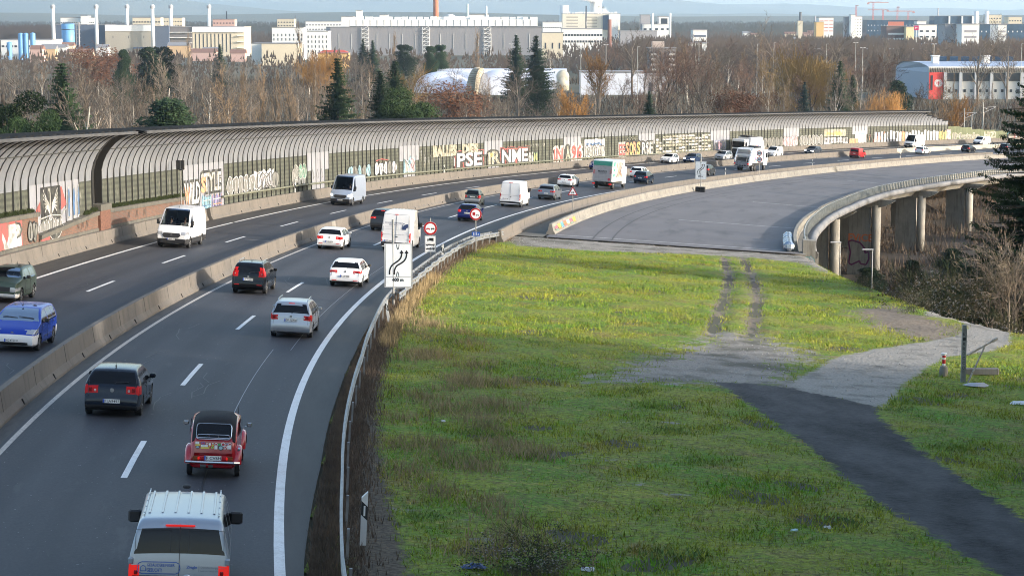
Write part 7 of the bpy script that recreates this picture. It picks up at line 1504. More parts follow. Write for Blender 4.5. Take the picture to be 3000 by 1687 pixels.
def rag(label,u,v,w,c,name,mn):
    q=onf(u,v);b=B();n=9;r_=random.Random(int(u));top=[(r_.uniform(-.2,.2)*w,r_.uniform(-.15,.15)*w,.12*w+.05)];ring=[(w*.5*math.cos(t)*r_.uniform(.7,1.2),w*.3*math.sin(t)*r_.uniform(.7,1.2),.02+r_.uniform(0,.05)) for t in np.linspace(0,6.28,n+1)[:-1]];mid=[(a*.6+r_.gauss(0,.03),c2*.6,.05+r_.uniform(.02,.1)*w+.03) for a,c2,z in ring];V=[(x+q[0],y+q[1],z+q[2]) for x,y,z in ring+mid+top];Fs=[(i,(i+1)%n,n+(i+1)%n,n+i) for i in range(n)]+[(n+i,n+(i+1)%n,2*n) for i in range(n)];o=mesh(name,V,Fs,mat(mn,c,.6));return tag(o,label,'litter')
rag('crumpled blue tarp scrap in the grass at the bottom edge',1390,1665,.6,(.03,.06,.16),'tarp_scrap','tarp_blue');rag('crumpled white plastic scrap at the bottom right of the bramble bush',1722,1668,.35,(.6,.6,.62),'plastic_scrap','plastic_litter')
rag('small pale blue paper piece in the grass',2325,1560,.2,(.45,.6,.6),'paper_scrap','paper_blue');rag('small white paper crumple beside the pale blue piece',2426,1545,.25,(.55,.53,.5),'paper_scrap','paper_white');rag('white scrap lying in the upper left of the meadow',1300,1238,.16,(.7,.7,.7),'paper_scrap','paper_white2')
rag('grey plastic sheet bundle at the foot of the height post',2855,1135,1.1,(.4,.4,.42),'plastic_bundle','sheet_grey');rag('white foam block lying in the grass at the right edge',2990,1185,.8,(.7,.7,.72),'foam_block','foam_white')
# silver wrapped crash cushion at the deck corner
e=thing('wrapped_crash_cushion','row of bundles wrapped in shiny silver foil at the corner of the closed deck','bundle',rp(100,32.9),0,world=True)
for i_,s_ in enumerate((99,101.6,104.2,107.5,111)):
    M=frame(s_,33.2-.02*i_,.45);b=B();b.rbox((0,0,0),(.85,2.3,.8),.25);o=b.build('foil_bundle',mat('silver_foil',(.35,.42,.50),.25,.7,var=.5,scale=1.5,bump=1.,bscale=3),e)
    R3=M.to_3x3()
    for v in o.data.vertices: v.co=(M.to_translation()-Vector(e.location))+R3@(v.co+Vector(e.location))
# ---------------------------------------------------------------- fence + lamp posts below the viaduct
def pole(name,label,x,y,z,h,r,head=None,group=None,cat='lamp post',armd=1):
    e=thing(name,label,cat,(x,y,z),0,group);b=B();b.cyl((0,0,-.2),(0,0,h),r,r*.7,8);b.build('pole',mat('pole_grey',(.30,.31,.31),.5,.4),e)
    b=B()
    if head=='twin':
        b.box((0,0,h),(1.6,.15,.12));[b.rbox((sx*.7,0,h+.05),(.7,.5,.28),.06) for sx in (-1,1)]
    elif head=='one': b.rbox((armd*.45,0,h),(1.1,.16,.1),.03)
    elif head=='arms': b.tube([(0,0,h-1.2),(3.,0,h-1.0)],.05);b.tube([(0,0,h-2.5),(3,0,h-1.1)],.05);b.cyl((.6,0,h-1.5),(.9,0,h-1.5),.12)
    if head: b.build('lamp_head' if head!='arms' else 'cantilever_arm',mat('lamp_head_grey',(.5,.5,.5),.4),e)
    return e
for u,vt,Y,l in ((2572,731,196,'thin lamp post with a short arm right of the first round pier'),(2476,710,200,'thin lamp post with short arm left under the viaduct')):
    x=X_at(u,Y);z=Z_at(vt,Y);pole('lamp_post',l,x,Y,PLAIN,z-PLAIN,.09,'one','lamp posts under the viaduct',armd=-1)
e=thing('mesh_fence','dark steel mesh fence standing on the ground in front of the viaduct piers','fence',(X_at(2590,215),215,PLAIN),0,world=True);b=B()
for i_ in range(22):
    t=i_/21;x=X_at(2500+t*110,200+t*40);y=200+t*40;b.box((x,y,PLAIN+1.0),(.05,.05,2.2))
    if i_: 
        for zz in (.2,.6,1.0,1.4,1.9): b.tube([(xp,yp,PLAIN+zz),(x,y,PLAIN+zz)],.02,4)
    xp,yp=x,y
b.build('mesh_panels',mat('fence_dark',(.03,.04,.045),.6),e)
# floodlight masts and railway poles
for u,vt,Y,hd_ in ((1498,130,900,'twin'),(1577,140,900,'one'),(1702,140,850,'twin'),(1776,132,860,'twin'),(1869,138,840,'one'),(2049,132,900,'one'),(2220,130,900,'one'),(2269,125,930,'one'),(2423,130,840,'one'),(2509,126,900,'twin'),(2530,141,800,'twin'),(2739,130,950,'twin'),(2996,129,860,'one')):
    x=X_at(u,Y);pole('floodlight_mast','tall pale %s headed floodlight mast %s'%('twin' if hd_=='twin' else 'single',{1498:'beside the spruces behind the right dome',1577:'left of the orange willow behind the domes',1702:'over the wall right of the domes',1776:'behind the large tan willow',1869:'left of the grey flats',2049:'left of the right hand wood',2220:'inside the left part of the right hand wood',2269:'second in the left part of the right wood',2423:'left of the dark spruces at middle right',2509:'right of the dark spruces, rear one',2530:'right of the dark spruces, front one',2739:'behind the grey red hall',2996:'at the right edge'}[u]),x,Y,PLAIN,Z_at(vt,Y)-PLAIN,.16,hd_,'floodlight masts in the park')
for u,vt,Y,h_,l in ((2834,318,500,'arms','left of the three by the green fence'),(2856,337,470,None,'short one in the middle of the three'),(2889,301,490,'arms','right and tallest of the three'),(2387,316,560,None,'left one above the gallery'),(2504,310,560,None,'second one above the gallery'),(2597,312,560,None,'third one above the gallery'),(2679,310,560,None,'last one above the gallery end')):
    x=X_at(u,Y);pole('railway_pole','pale railway catenary pole, '+l,x,Y,PLAIN,Z_at(vt,Y)-PLAIN,.13,h_,'railway poles',cat='pole')
b=B()
for Y,dz in ((500,9.2),(500,7.2),(490,10.)): 
    pts=[(X_at(2700,Y)+i_*6,Y+i_*1.,PLAIN+dz+.3*math.cos(i_)) for i_ in range(9)];b.tube(pts,.035,4)
tag(b.build('catenary_wires',m_trimb),'thin railway wires strung between the poles at right','wire')
# turquoise stalls near the right end
e=thing('turquoise_canopy','turquoise canopy roof seen past the end of the fence','canopy',(X_at(2925,520),520,PLAIN),0);b=B();b.rbox((0,0,5.6),(9,5,.5),.1);b.rbox((-9,3,5.2),(7,4,.4),.1);b.box((-1.5,0,2.7),(.4,.4,5.4));b.box((1.5,0,2.7),(.4,.4,5.4));b.rbox((5,-2,1.6),(5,2,1.6),.1);b.build('canopy',mat('turquoise',(.10,.36,.36),.6),e)
# ================================================================ buildings
W_=mat('facade_white',(.72,.72,.70),.7,var=.05,scale=.05);Cr=mat('facade_cream',(.60,.53,.40),.8,var=.06,scale=.05);Gy=mat('facade_grey',(.30,.295,.31),.8,var=.08,scale=.1);Bg=mat('facade_bluegrey',(.085,.11,.16),.7,var=.08,scale=.08);Br=mat('facade_brick',(.20,.095,.075),.9,var=.15,scale=.1);Dk=mat('window_dark',(.03,.035,.045),.3);Gb=mat('facade_glass_blue',(.035,.07,.12),.2,var=.3,scale=.2);Rf=mat('roof_grey',(.22,.22,.23),.8);Rr=mat('roof_red',(.42,.07,.05),.8);Ye=mat('facade_yellow',(.62,.42,.18),.8);Og=mat('facade_olive_shadow',(.36,.33,.27),.8,var=.08,scale=.03)
def bld(name,label,u0,u1,vt,Y,m,dep=30,win=None,roof=None,cat='building',zb=PLAIN-1,extra=None,par=None,yaw=0.):
    x0,x1=X_at(u0,Y),X_at(u1,Y);zt=Z_at(vt,Y);w=x1-x0
    e=thing(name,label,cat,((x0+x1)/2,Y,PLAIN),yaw);b=B();b.box((0,dep/2,(zt+zb)/2-PLAIN),(w,dep,zt-zb));b.build('walls',m,e)
    b=B();b.box((0,dep/2,zt-PLAIN+.25),(w+.8,dep+.8,.5));b.build('roof',roof or Rf,e)
    if win:
        rows_,cols,hz,ww,z0f,z1f=win[:6];wm=win[6] if len(win)>6 else Dk
        for r_ in range(rows_):
            z=(zt-PLAIN)*(z0f+(z1f-z0f)*(r_+.5)/rows_)
            for c_ in range(cols): b=B();b.box((-w/2+w*(c_+.5)/cols,-.05,z),(w/cols*ww,.2,hz));b.build('window',wm,e)
    return e,w,zt-PLAIN
f0=lambda x:x/2.576
e,w,h=bld('power_hall','dark blue grey power hall with tall white stacks at left',155,307,74,1850,Bg,50)
e,w,h=bld('power_hall','pale hall with white upper band between the second and fourth stack',307,443,75,1840,Og,50,win=(1,3,2.2,.03,.55,.7))
b=B();b.box((0,-.3,h-2.6),(w,.4,5.2));b.build('upper_band',W_,e);b=B();b.box((w*.3,-1.5,h*.28),(w*.38,3,1.6));b.build('pipe_bridge',Bg,e)
bld('power_hall','narrow blue grey hall right of the pale hall',448,494,78,1845,Bg,40)
e,w,h=bld('service_block','grey block with balconies and stairs left of the slit facade hall',495,563,80,1850,mat('facade_grey_brown',(.16,.15,.15),.8),30)  # walls in one even grey brown
for q in range(4): b=B();b.box((0,-1.2,h*.28+q*h*.18),(w*.96,2.4,.5));b.build('balcony',W_,e)
e,w,h=bld('slit_facade_hall','cream hall with tall dark vertical slits and white roof band',563,714,80,1850,Cr,50)
for q in range(10): b=B();b.box((-w*.44+q*w*.075,-.05,h*.46),(.7,.3,h*.62));b.build('window',Dk,e)
b=B();b.box((0,-.6,h-2.4),(w*1.01,1.4,4.8));b.build('roof_band',W_,e)
for q in range(3): b=B();b.box((w*.44,-1.2,h*.3+q*h*.2),(w*.14,2.4,.5));b.build('balcony',W_,e)
def stack(name,label,u,vt,Y,r,m,vb=None,cap=None,group=None):
    x=X_at(u,Y);zt=Z_at(vt,Y)-PLAIN;e=thing(name,label,'chimney',(x,Y,PLAIN),0,group);b=B();b.cyl((0,0,0),(0,0,zt),r*1.12,r*.92,18);o=b.build('shaft',m,e);o.data.polygons.foreach_set('use_smooth',[len(p.vertices)==4 for p in o.data.polygons])
    if cap: b=B();b.cyl((0,0,zt-3.2),(0,0,zt-.6),r*1.35,r*1.35,12);b.cyl((.5,0,zt),(.5,0,zt+3),.1,.05,5);b.build('service_platform',mat('platform_grey',(.35,.35,.36),.6),e)
    return e
for q,u in enumerate((155.5,282,372.6,447,501,612.5)): stack('factory_chimney','white steel stack, %s of six above the power halls'%['first from left','second','third','fourth','fifth','last at right'][q],u,15,1835 if q in(0,1,3) else 1870,1.55,W_,cap=1,group='six white stacks of the power halls')
x=X_at(198,1800);e=thing('storage_tank','large light blue cylindrical tank with dark cone roof','tank',(x,1800,PLAIN));b=B();zt=Z_at(70,1800)-PLAIN;b.cyl((0,0,0),(0,0,zt),5.6,5.6,28);o=b.build('tank_shell',mat('tank_blue',(.13,.32,.58),.5),e);o.data.polygons.foreach_set('use_smooth',[len(p.vertices)==4 for p in o.data.polygons]);b=B();b.cyl((0,0,zt),(0,0,zt+1.2),5.8,.3,28);b.cyl((0,0,zt*.82),(0,0,zt*.84),5.8,5.8,28);b.build('cone_roof',Dk,e)
x=X_at(226,1790);e=thing('pipe_tower','slim lattice pipe tower right of the blue tank','tower',(x,1790,PLAIN));b=B()
for dx in (-1.2,1.2): b.box((dx,0,15.5),(.5,.5,31))
for q in range(8): b.box((.8,0,3+q*3.6),(4,.5,.4))
b.cyl((1.2,0,0),(1.2,0,31),.7,.6,8);b.build('lattice',mat('lattice_grey',(.28,.27,.28),.6),e)
for q,(u,vt) in enumerate(((59,100),(74,100),(94,99),(25,126))):
    x=X_at(u,1700);zt=Z_at(vt,1700)-PLAIN;e=thing('silo','small pale blue silo at the far left, %s'%['left of three','middle of three','right of three','lone low one'][q],'silo',(x,1700,PLAIN),0,'small blue silos');b=B();b.cyl((0,0,0),(0,0,zt),2.2,2.2,16);b.cyl((0,0,zt),(0,0,zt+.8),2.2,.5,16);o=b.build('silo_shell',mat('tank_blue',(.13,.32,.58),.5),e)
bld('factory_hall','low white factory hall at the far left behind the silos',0,150,118,1720,W_,40,win=(1,12,1.6,.6,.55,.8))
bld('school_block','long white building with a raised block behind the blue tank',177,276,53,2400,W_,20,win=(3,16,1.2,.55,.45,.92));bld('stair_block','plain raised white block on the long white building',236,256,48,2395,W_,20)
bld('school_block','cream building with grey windows between third and fifth stack',388,470,53,2400,Cr,20,win=(3,10,1.4,.7,.4,.95));bld('apartment_block','cream apartment block right of the fifth stack',478,534,54,2450,Cr,20,win=(4,7,1.2,.5,.4,.95))
bld('apartment_block','pinkish church side block with dark spire at centre left',623,687,58,2300,mat('facade_pink',(.52,.33,.28),.8),20,win=(3,7,1.2,.5,.5,.95))
stack('church_spire','thin dark church spire right of the sixth stack',664,34,2600,.9,Dk)
bld('apartment_block','cream and rust block left of the far poplar',812,862,57,2300,Cr,20,win=(4,6,1.2,.5,.5,.95));bld('apartment_block','long pale block behind the white window buildings',895,1000,64,2500,W_,20,win=(2,12,1.2,.5,.6,.95))
bld('office_block','white office with two rows of black windows behind the poplar',796,889,82,1700,W_,25,win=(4,8,2.,.22,.3,.84));bld('office_block','smaller white office with black windows right of the poplar',897,961,93,1650,W_,25,win=(4,6,2.,.22,.25,.9))
bld('warehouse','low cream warehouse below the white offices',765,872,129,1500,Cr,30);bld('warehouse','low pale warehouse left of the cream one',735,768,129,1520,W_,30)
e,w,h=bld('red_roof_house','yellow house with a bright red roof at centre left',930,1020,157,1400,Ye,14,win=(1,9,1.4,.3,.4,.8));b=B();V=[(-w/2-.5,-1,h),(w/2+.5,-1,h),(w/2-4,7,h+2.2),(-w/2+4,7,h+2.2),(-w/2-.5,15,h),(w/2+.5,15,h)];b.add(V,[(0,1,2,3),(3,2,5,4),(0,3,4),(1,5,2)]);b.build('hip_roof',Rr,e)
# grey data hall
e,w,h=bld('data_hall','huge grey hall with white upper storey and roof units in the centre','967' and 967,1588,81.5,1900,mat('cladding_grey',(.23,.225,.235),.7,var=.10,scale=3,stretch=(3,1,.05)),60)
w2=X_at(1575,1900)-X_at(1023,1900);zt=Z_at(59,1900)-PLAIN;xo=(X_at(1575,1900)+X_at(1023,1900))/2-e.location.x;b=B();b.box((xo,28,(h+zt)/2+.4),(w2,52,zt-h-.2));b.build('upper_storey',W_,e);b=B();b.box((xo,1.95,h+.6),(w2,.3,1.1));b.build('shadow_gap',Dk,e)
for q in range(27): b=B();b.box((xo-w2/2+w2*q/27,1.9,(h+zt)/2),(.25,.3,zt-h));b.build('panel_joint',Gy,e)
for q in range(26): b=B();ww=rs.uniform(4,7.5);b.box((xo-w2/2+w2*(q+.5+rs.uniform(-.2,.2))/26,rs.uniform(8,40),zt+1.4),(ww,5,rs.uniform(2.2,3.4)));b.build('roof_unit',W_,e)
for u in (1070,1248,1428): 
    x=X_at(u,1900)-e.location.x;b=B();b.box((x-3.2,-1,h/2),(.5,.5,h));b.box((x+3.2,-1,h/2),(.5,.5,h))
    for q in range(7): b.box((x,-1,2+q*h/7.2),(6.4,2,.4));b.tube([(x-3,-2,2+q*h/7.2),(x+3,-2,2+(q+1)*h/7.2)],.25,4)
    b.build('stair_tower',W_,e)
for q in range(16): b=B();x=-w*.46+q*w*.06;b.box((x,-.2,h*.5),(.25,.3,h*.55));b.build('cladding_duct',W_,e)
bld('office_annex','dark flat building left of the grey hall',955,1030,81,1950,Gy,30)
stack('brick_chimney','tall red brick chimney rising behind the grey hall',1277,-60,2100,2.7,mat('brick_orange',(.36,.14,.08),.9,var=.12,scale=.1));stack('factory_chimney','thin green grey chimney right of the brick chimney',1370,12,2200,1.2,mat('stack_green',(.42,.50,.48),.7));stack('factory_chimney','thin white chimney with dark tip on the grey hall',1425,19,2200,.9,W_)
bld('plant_house','white plant building with orange parapet between two thin chimneys',1371,1431,44,2200,W_,20,win=(1,9,1.6,.5,.75,.9));x=X_at(1319,2200);e=thing('storage_tank','round silver tank behind the grey hall','tank',(x,2200,PLAIN));b=B();b.cyl((0,0,0),(0,0,Z_at(46,2200)-PLAIN),5,5,20);b.cyl((0,0,Z_at(46,2200)-PLAIN),(0,0,Z_at(43,2200)-PLAIN),5,2,20);b.build('tank_shell',W_,e)
bld('tower_block','narrow white tower left of the grey hall roof',1043,1060,32,2250,W_,12);bld('plant_house','low white plant building behind the left end of the hall',1000,1035,50,2300,W_,20);bld('plant_house','white block at the left on top behind the hall',1112,1136,45,2250,W_,15)
e,w,h=bld('power_station','large white and cream power station with steaming tower',1648,1817,42,2350,mat('facade_warm_white',(.68,.63,.52),.8,var=.06,scale=.05),50,win=(5,3,1.6,.6,.5,.95,mat('strip_tan',(.4,.37,.3),.8)));  # strips in a darker tan than the walls
b=B();b.box((w*.25,-1,h*.75),(w*.1,2,h*.42));b.build('glass_shaft',Bg,e);b=B();b.box((w*.38,-3,h*.62),(w*.16,6,h*.75));b.build('front_wing',W_,e)
for q in range(14): b=B();b.box((-w*.45+q*w*.068,15,h+1),(rs.uniform(2,5),5,rs.uniform(1,3.4)));b.build('roof_unit',W_,e)
stack('cooling_tower','white cooling tower wrapped in steam on the power station',1745,6,2500,7.8,W_);stack('cooling_tower','short white round stack left on the power station',1653,17,2500,6.,W_);stack('church_spire','black pointed spire on the power station roof',1717,18,2340,.8,Dk);stack('brick_chimney','dark red brick chimney in front of the power station',1786,58,1700,1.7,Br)
bld('office_block','long low white office in front of the power station',1646,1765,86,1800,W_,30,win=(2,14,1.8,.7,.45,.9));bld('warehouse','pale flat halls between the grey hall and the power station',1588,1650,97,1750,Cr,30,win=(1,3,5,.2,.3,.7));bld('office_block','low white and blue factory buildings left of the power station',1590,1646,66,2300,W_,20,win=(2,10,1.2,.5,.5,.9));bld('warehouse','long flat pale hall right of the brick chimney',1817,1925,92,1900,Gy,30)
bld('incinerator','blocky white and blue plant with two slim stacks',1882,1966,72,2300,W_,30,win=(1,5,2,.5,.7,.9));bld('plant_tower','grey blue tower of the blocky plant',1877,1905,45,2310,Gy,20);bld('plant_tower','dark framed upper block of the blocky plant',1930,1962,50,2310,W_,20,win=(1,1,7,.6,.75,.95))
for u in (1912,1963): stack('factory_chimney','slim white stack of the blocky plant, %s'%('left' if u<1930 else 'right'),u,40,2290,1.4,W_)
e,w,h=bld('apartment_block','grey weathered flats with balconies among bare trees',1902,1982,143,1000,mat('flats_grey',(.17,.165,.165),.9,var=.25,scale=.3),14,win=(5,6,1.5,.35,.35,.95))
for q in range(5):
    for sx in (-.32,.34): b=B();b.box((w*sx,-1,h*(.36+.125*q)),(w*.2,2,.9));b.build('balcony',W_,e)
b=B();b.box((-w*.15,6,h+1.6),(w*.45,8,3.5));b.build('roof_house',mat('roofhouse_pink',(.45,.38,.34),.8),e)
# air domes
def dome(name,label,u0,u1,vt,vb,Y,m,dep=40,arc=1.):
    x0,x1=X_at(u0,Y),X_at(u1,Y);zt=Z_at(vt,Y);zb=PLAIN;w=(x1-x0)/2;b=B();n=22;V=[];rr=[]
    for yk,sc in ((0,.0),(.06,.45),(.16,.78),(.32,.96),(.5,1),(.68,.96),(.84,.78),(.94,.45),(1,.0)):
        for i_ in range(n+1): t=math.pi*i_/n;V.append((w*math.cos(t)*(.55+.45*sc),yk*dep,(zt-zb)*math.sin(t)**.8*sc))
    Fs=[(a*(n+1)+i_,a*(n+1)+i_+1,(a+1)*(n+1)+i_+1,(a+1)*(n+1)+i_) for a in range(8) for i_ in range(n)];e=thing(name,label,'sports dome',((x0+x1)/2,Y,zb));mesh('membrane',V,Fs,m,e,smooth=True);return e
mD=mat('membrane_white',(.66,.69,.78),.5,var=.06,scale=.4,stretch=(.2,3,.2));mB=mat('membrane_striped',(.20,.165,.11),.7,c2=(.42,.38,.30),scale=1.4,stretch=(.1,.1,3),thr=(.45,.55))
dome('air_dome','left white air dome behind the rust coloured tree',1205,1372,214,250,950,mD,50);dome('air_dome','right large white air dome reaching down to the trees',1380,1548,209,268,930,mD,50)
x0,x1=X_at(1278,1000),X_at(1662,1000);e=thing('vault_hall','long white barrel vault joining the two domes','sports hall',((x0+x1)/2,1000,PLAIN));b=B();V=[];n=12;zt=Z_at(203,1000)-PLAIN
for xx in ((x0-x1)/2,(x1-x0)/2):
    for i_ in range(n+1): t=math.pi*i_/n;V.append((xx,-9*math.cos(t)+9,zt*math.sin(t)**.6))
b.add(V,[(i_,i_+1,n+2+i_,n+1+i_) for i_ in range(n)]);b.add([V[i_] for i_ in range(n+1)],[tuple(range(n+1))]);b.add([V[n+1+i_] for i_ in range(n+1)],[tuple(range(n+1))]);b.build('membrane',mD,e,smooth=False)
def archband(label,u0,u1,vt,Y,m,dep=30):
    x0,x1=X_at(u0,Y),X_at(u1,Y);zt=Z_at(vt,Y)-PLAIN;e=thing('arch_band',label,'sports dome',((x0+x1)/2,Y,PLAIN));b=B();V=[];n=18;w=(x1-x0)/2
    for i_ in range(n+1):
        t=.5*math.pi*i_/n;V+=[(-w*1.3+w*1.5*(1-math.cos(t))*1.,-2,zt*math.sin(t)**.85),(-w*.1+w*.9*(1-math.cos(t)),-8,zt*math.sin(t)**.85*.98),(w+.0,dep,zt*math.sin(t)*.9)]
    for i_ in range(n): k=i_*3;b.add([],[],0);b.f+=[(k,k+1,k+4,k+3),(k+1,k+2,k+5,k+4)];b.m+=[0,0]
    b.v=V;b.build('membrane',m,e,smooth=True)
archband('brown striped membrane arch between the two white domes',1372,1414,197,925,mB)
x0,x1=X_at(1632,985),X_at(1668,985);e=thing('arch_band','cream rounded end of the white vault hall','sports dome',((x0+x1)/2,985,PLAIN));b=B();b.lathe([(.1,0),(2.2,.2),(3.0,.9),(3.2,6)],'y',(0,0,zt-3.4),20);b.cyl((0,3,0),(0,3,zt-3.4),3.1,3.1,16);b.build('membrane',mat('membrane_cream',(.5,.46,.36),.6),e,smooth=True)
bld('long_wall_hall','long low white sports hall right of the domes',1703,1889,213,930,mD,20);bld('long_wall_hall','grey end block of the low white sports hall',1889,1968,222,935,Gy,20,win=(1,2,4,.3,.2,.6))
# grey-red hall at the right
Y=880;x0,x1=X_at(2726,Y),X_at(3060,Y);zr=Z_at(213,Y)-PLAIN
e=thing('training_hall','grey hall with red end panel, round eagle crest and white window bays at right','building',(x0,Y,PLAIN));w=x1-x0
b=B();b.box((w/2+3,14,zr/2),(w-6,28,zr));b.build('walls',mat('hall_white',(.62,.61,.58),.7,var=.04,scale=.1),e)
xl=X_at(2628,Y+60)-x0
b=B();b.add([(0,0,0),(xl,60,0),(xl,60,zr),(0,0,zr)],[(0,1,2,3)]);b.add([(0,0,zr),(xl,60,zr),(xl*.96,58,zr+1.7),(xl*.75,46,zr+3.6),(xl*.5,31,zr+4.2),(xl*.25,16,zr+3.8),(1.,1,zr+2.6)],[tuple(range(7))]);b.build('side_wall',mat('hall_side_shaded',(.27,.32,.40),.6),e)  # side wall's blue grey puts the shaded side into its colour
b=B();V=[]
for yy,zz in ((-1.5,2.4),(4,3.1),(14,3.9),(31,4.2),(46,3.7),(60,1.7)): V+=[(xl*max(0,yy)/60-.5,yy,zr+zz),(w+6,yy,zr+zz)]
b.add(V,[(2*i_,2*i_+1,2*i_+3,2*i_+2) for i_ in range(5)]);b.build('curved_roof',mat('hall_roof',(.36,.42,.54),.45,.2),e)
b=B();b.box((w/2+2,-1.4,zr+2.3),(w+5,.5,.5));b.build('eaves',W_,e)
b=B();n=70
for i_ in range(n): x=i_*(w+3)/n;b.box((x,-.7,zr+1.1),(.35,1.1,2.1),M=Matrix.Rotation(R(35),3,'X'))
b.box((w/2,.2,zr+1.),(w,.5,2.2),1);b.build('soffit_slats',[mat('slat_light',(.45,.42,.38),.7),mat('slat_dark',(.10,.09,.08),.8)],e)
xr=X_at(2769,Y)-x0
b=B();b.box((xr/2,-.4,zr/2),(xr,.9,zr));b.build('red_panel',mat('panel_red',(.62,.06,.05),.6),e);b=B();b.box((xr*.18,-.9,zr*.62),(.8,.2,zr*.55));b.build('slot_window',Dk,e)
b=B();cx=xr*.63;cz=zr*.60
b.add([(cx+3.2*.9*math.cos(t)/1.6,-.9,cz+3.2*.9*math.sin(t)/1.6) for t in np.linspace(0,6.283,29)[:-1]],[tuple(range(28))],0);b.add([(cx+2.9*.9*math.cos(t)/1.6,-.93,cz+2.9*.9*math.sin(t)/1.6) for t in np.linspace(0,6.283,29)[:-1]],[tuple(range(28))],1);b.add([(cx+2.6*.9*math.cos(t)/1.6,-.96,cz+2.6*.9*math.sin(t)/1.6) for t in np.linspace(0,6.283,29)[:-1]],[tuple(range(28))],0)
g=lambda x,z:(cx+x,-1.0,cz+z)
stroke(b,[(0,-.9),(0,.6),(-.2,.95)],.3,g,1)
for sg in (-1,1):
    stroke(b,[(0,.2),(sg*.6,.5),(sg*.7,.95)],.16,g,1);stroke(b,[(0,.0),(sg*.7,.1),(sg*1.0,.5)],.14,g,1);stroke(b,[(0,-.3),(sg*.6,-.35),(sg*.9,.0)],.14,g,1);stroke(b,[(0,-.6),(sg*.5,-.9)],.14,g,1)
b.build('crest',[W_,mat('panel_red',(.62,.06,.05),.6)],e)
ps=(X_at(3000,Y)-X_at(2773,Y))/5.0
for q in range(7):
    x=xr+ps*q+.4;b=B();b.box((x,-.8,zr/2),(1.1,1.8,zr));b.build('pier',mat('pier_grey',(.38,.40,.43),.6),e)
    b=B();b.box((x+ps/2+.3,-.25,zr*.83),(ps-1.8,.4,zr*.30));b.build('window_band',Dk,e)
    for t in (.28,.72): b=B();b.box((x+ps*t+.3,-.25,zr*.32),(1.0,.3,1.2));b.build('window',Dk,e)
for q in range(3): b=B();b.rbox((5+q*22,12,zr+5),(3,3,3),.3);b.rbox((5+q*22,12,zr+6.8),(3.6,3.6,.6),.2);b.build('roof_vent',W_,e)
for q in range(7): b=B();b.box((12+q*5,30,zr+5.2),(3.6,.3,2.4),M=Matrix.Rotation(R(30),3,'X'));b.build('solar_panel',Gb,e)
# right hand skyline
bld('glass_office','long low dark blue glass office below the cranes',2540,2690,60,2500,Gb,30,win=(2,16,1.6,.12,.5,.9,W_));e,w,h=bld('glass_office','blue glass office with two white stair shafts at right',2738,2868,48.5,2400,Gb,30)
for t in (-.17,.12): b=B();b.box((w*t,-.8,h*.5),(w*.035,2,h));b.build('stair_shaft',W_,e)
b=B();b.box((w*.42,-.8,h*.5),(w*.16,2,h));b.build('white_end',W_,e)
for q,u in enumerate((2860,2891)): stack('striped_chimney','squat white chimney with a dark red stripe, %s of the pair'%('left' if q==0 else 'right'),u,34,2300,2.4,W_);x=X_at(u,2297)
for q,u in enumerate((2860,2891)): pass
bld('apartment_block','cream flats right of the striped chimneys',2893,2934,45,2400,Cr,20,win=(5,5,1.3,.5,.4,.95));bld('apartment_block','cream flats near the right edge',2955,2994,51,2350,Cr,20,win=(4,5,1.3,.5,.4,.95));bld('long_factory','dark blue long factory roofline at the right',2780,3040,72,2000,Gb,30,win=(1,20,1.5,.2,.6,.9,W_))
bld('factory_block','white panelled factory front at the right behind the mistletoe tree',2819,2870,72,1500,W_,25,win=(4,1,1.6,.7,.35,.9,Gy));bld('factory_block','grey flat block left of the white panelled front',2770,2819,73,1520,Gy,25);bld('factory_block','pale glass fronted block right of the mistletoe tree',2925,2950,74,1500,W_,25,win=(4,1,1.4,.8,.4,.9,Gy))
e,w,h=bld('brown_office','brown office with window bands and an orange sign board',2598,2656,78,1700,mat('facade_brown',(.17,.12,.11),.8),25,win=(3,1,1.5,.85,.4,.85,W_));bld('cream_gable','bright cream gable with red top beside the brown office',2656,2679,80,1690,mat('gable_cream',(.72,.62,.38),.8),25);b=B();b.box((0,2,h+2),(w*.8,.5,3.6));b.build('sign_board',mat('sign_orange',(.45,.15,.10),.7),e)
bld('white_office','white blocks right of the magenta sign',2692,2745,74,1750,W_,25,win=(3,3,1.4,.5,.4,.9));bld('white_office','pale tower piece behind the magenta sign',2687,2714,63,1900,W_,15)
x=X_at(2685.5,1600);e=thing('magenta_sign','square magenta sign tower with a white symbol','sign',(x,1600,PLAIN));zt=Z_at(76,1600)-PLAIN;b=B();b.box((0,0,zt-1.8),(3.6,.6,3.6),0);b.box((0,0,zt/2-1.8),(.6,.5,zt-3.6),1);text_on(b,'P*',-.8,.9,zt-2.6,zt-1.2,lambda x,z:(x,-.35,z),1,.02);b.build('sign_box',[mat('magenta',(.45,.02,.10),.5),W_],e)
bld('tower_block','white and grey tower block under the first crane',2493,2526,50,2300,W_,15,win=(6,4,1.2,.4,.4,.95));bld('tower_block','taller narrow white tower block',2493,2506,45,2290,W_,12);bld('tower_block','grey tower block left of the white one',2476,2493,52,2310,Gy,12);bld('apartment_block','white terraced flats left of the tower blocks',2400,2442,53,2400,W_,20,win=(4,3,1.,.8,.5,.95,mat('balcony_red',(.5,.2,.15),.8)));bld('apartment_block','yellowish block at the foot of the terraced flats',2392,2414,66,2200,Ye,15)
stack('church_tower','slim dark church tower with onion spire left of the flats',2345,36,2500,1.7,mat('church_dark',(.10,.11,.12),.7));bld('church_nave','pale church base below the dark tower',2338,2352,62,2490,Cr,10);stack('church_spire','grey pointed spire right of the church tower',2388,49,2500,1.3,Gy)
e,w,h=bld('brick_barracks','long low red brick building with white windows among the trees',2340,2699,146,1250,Br,18)
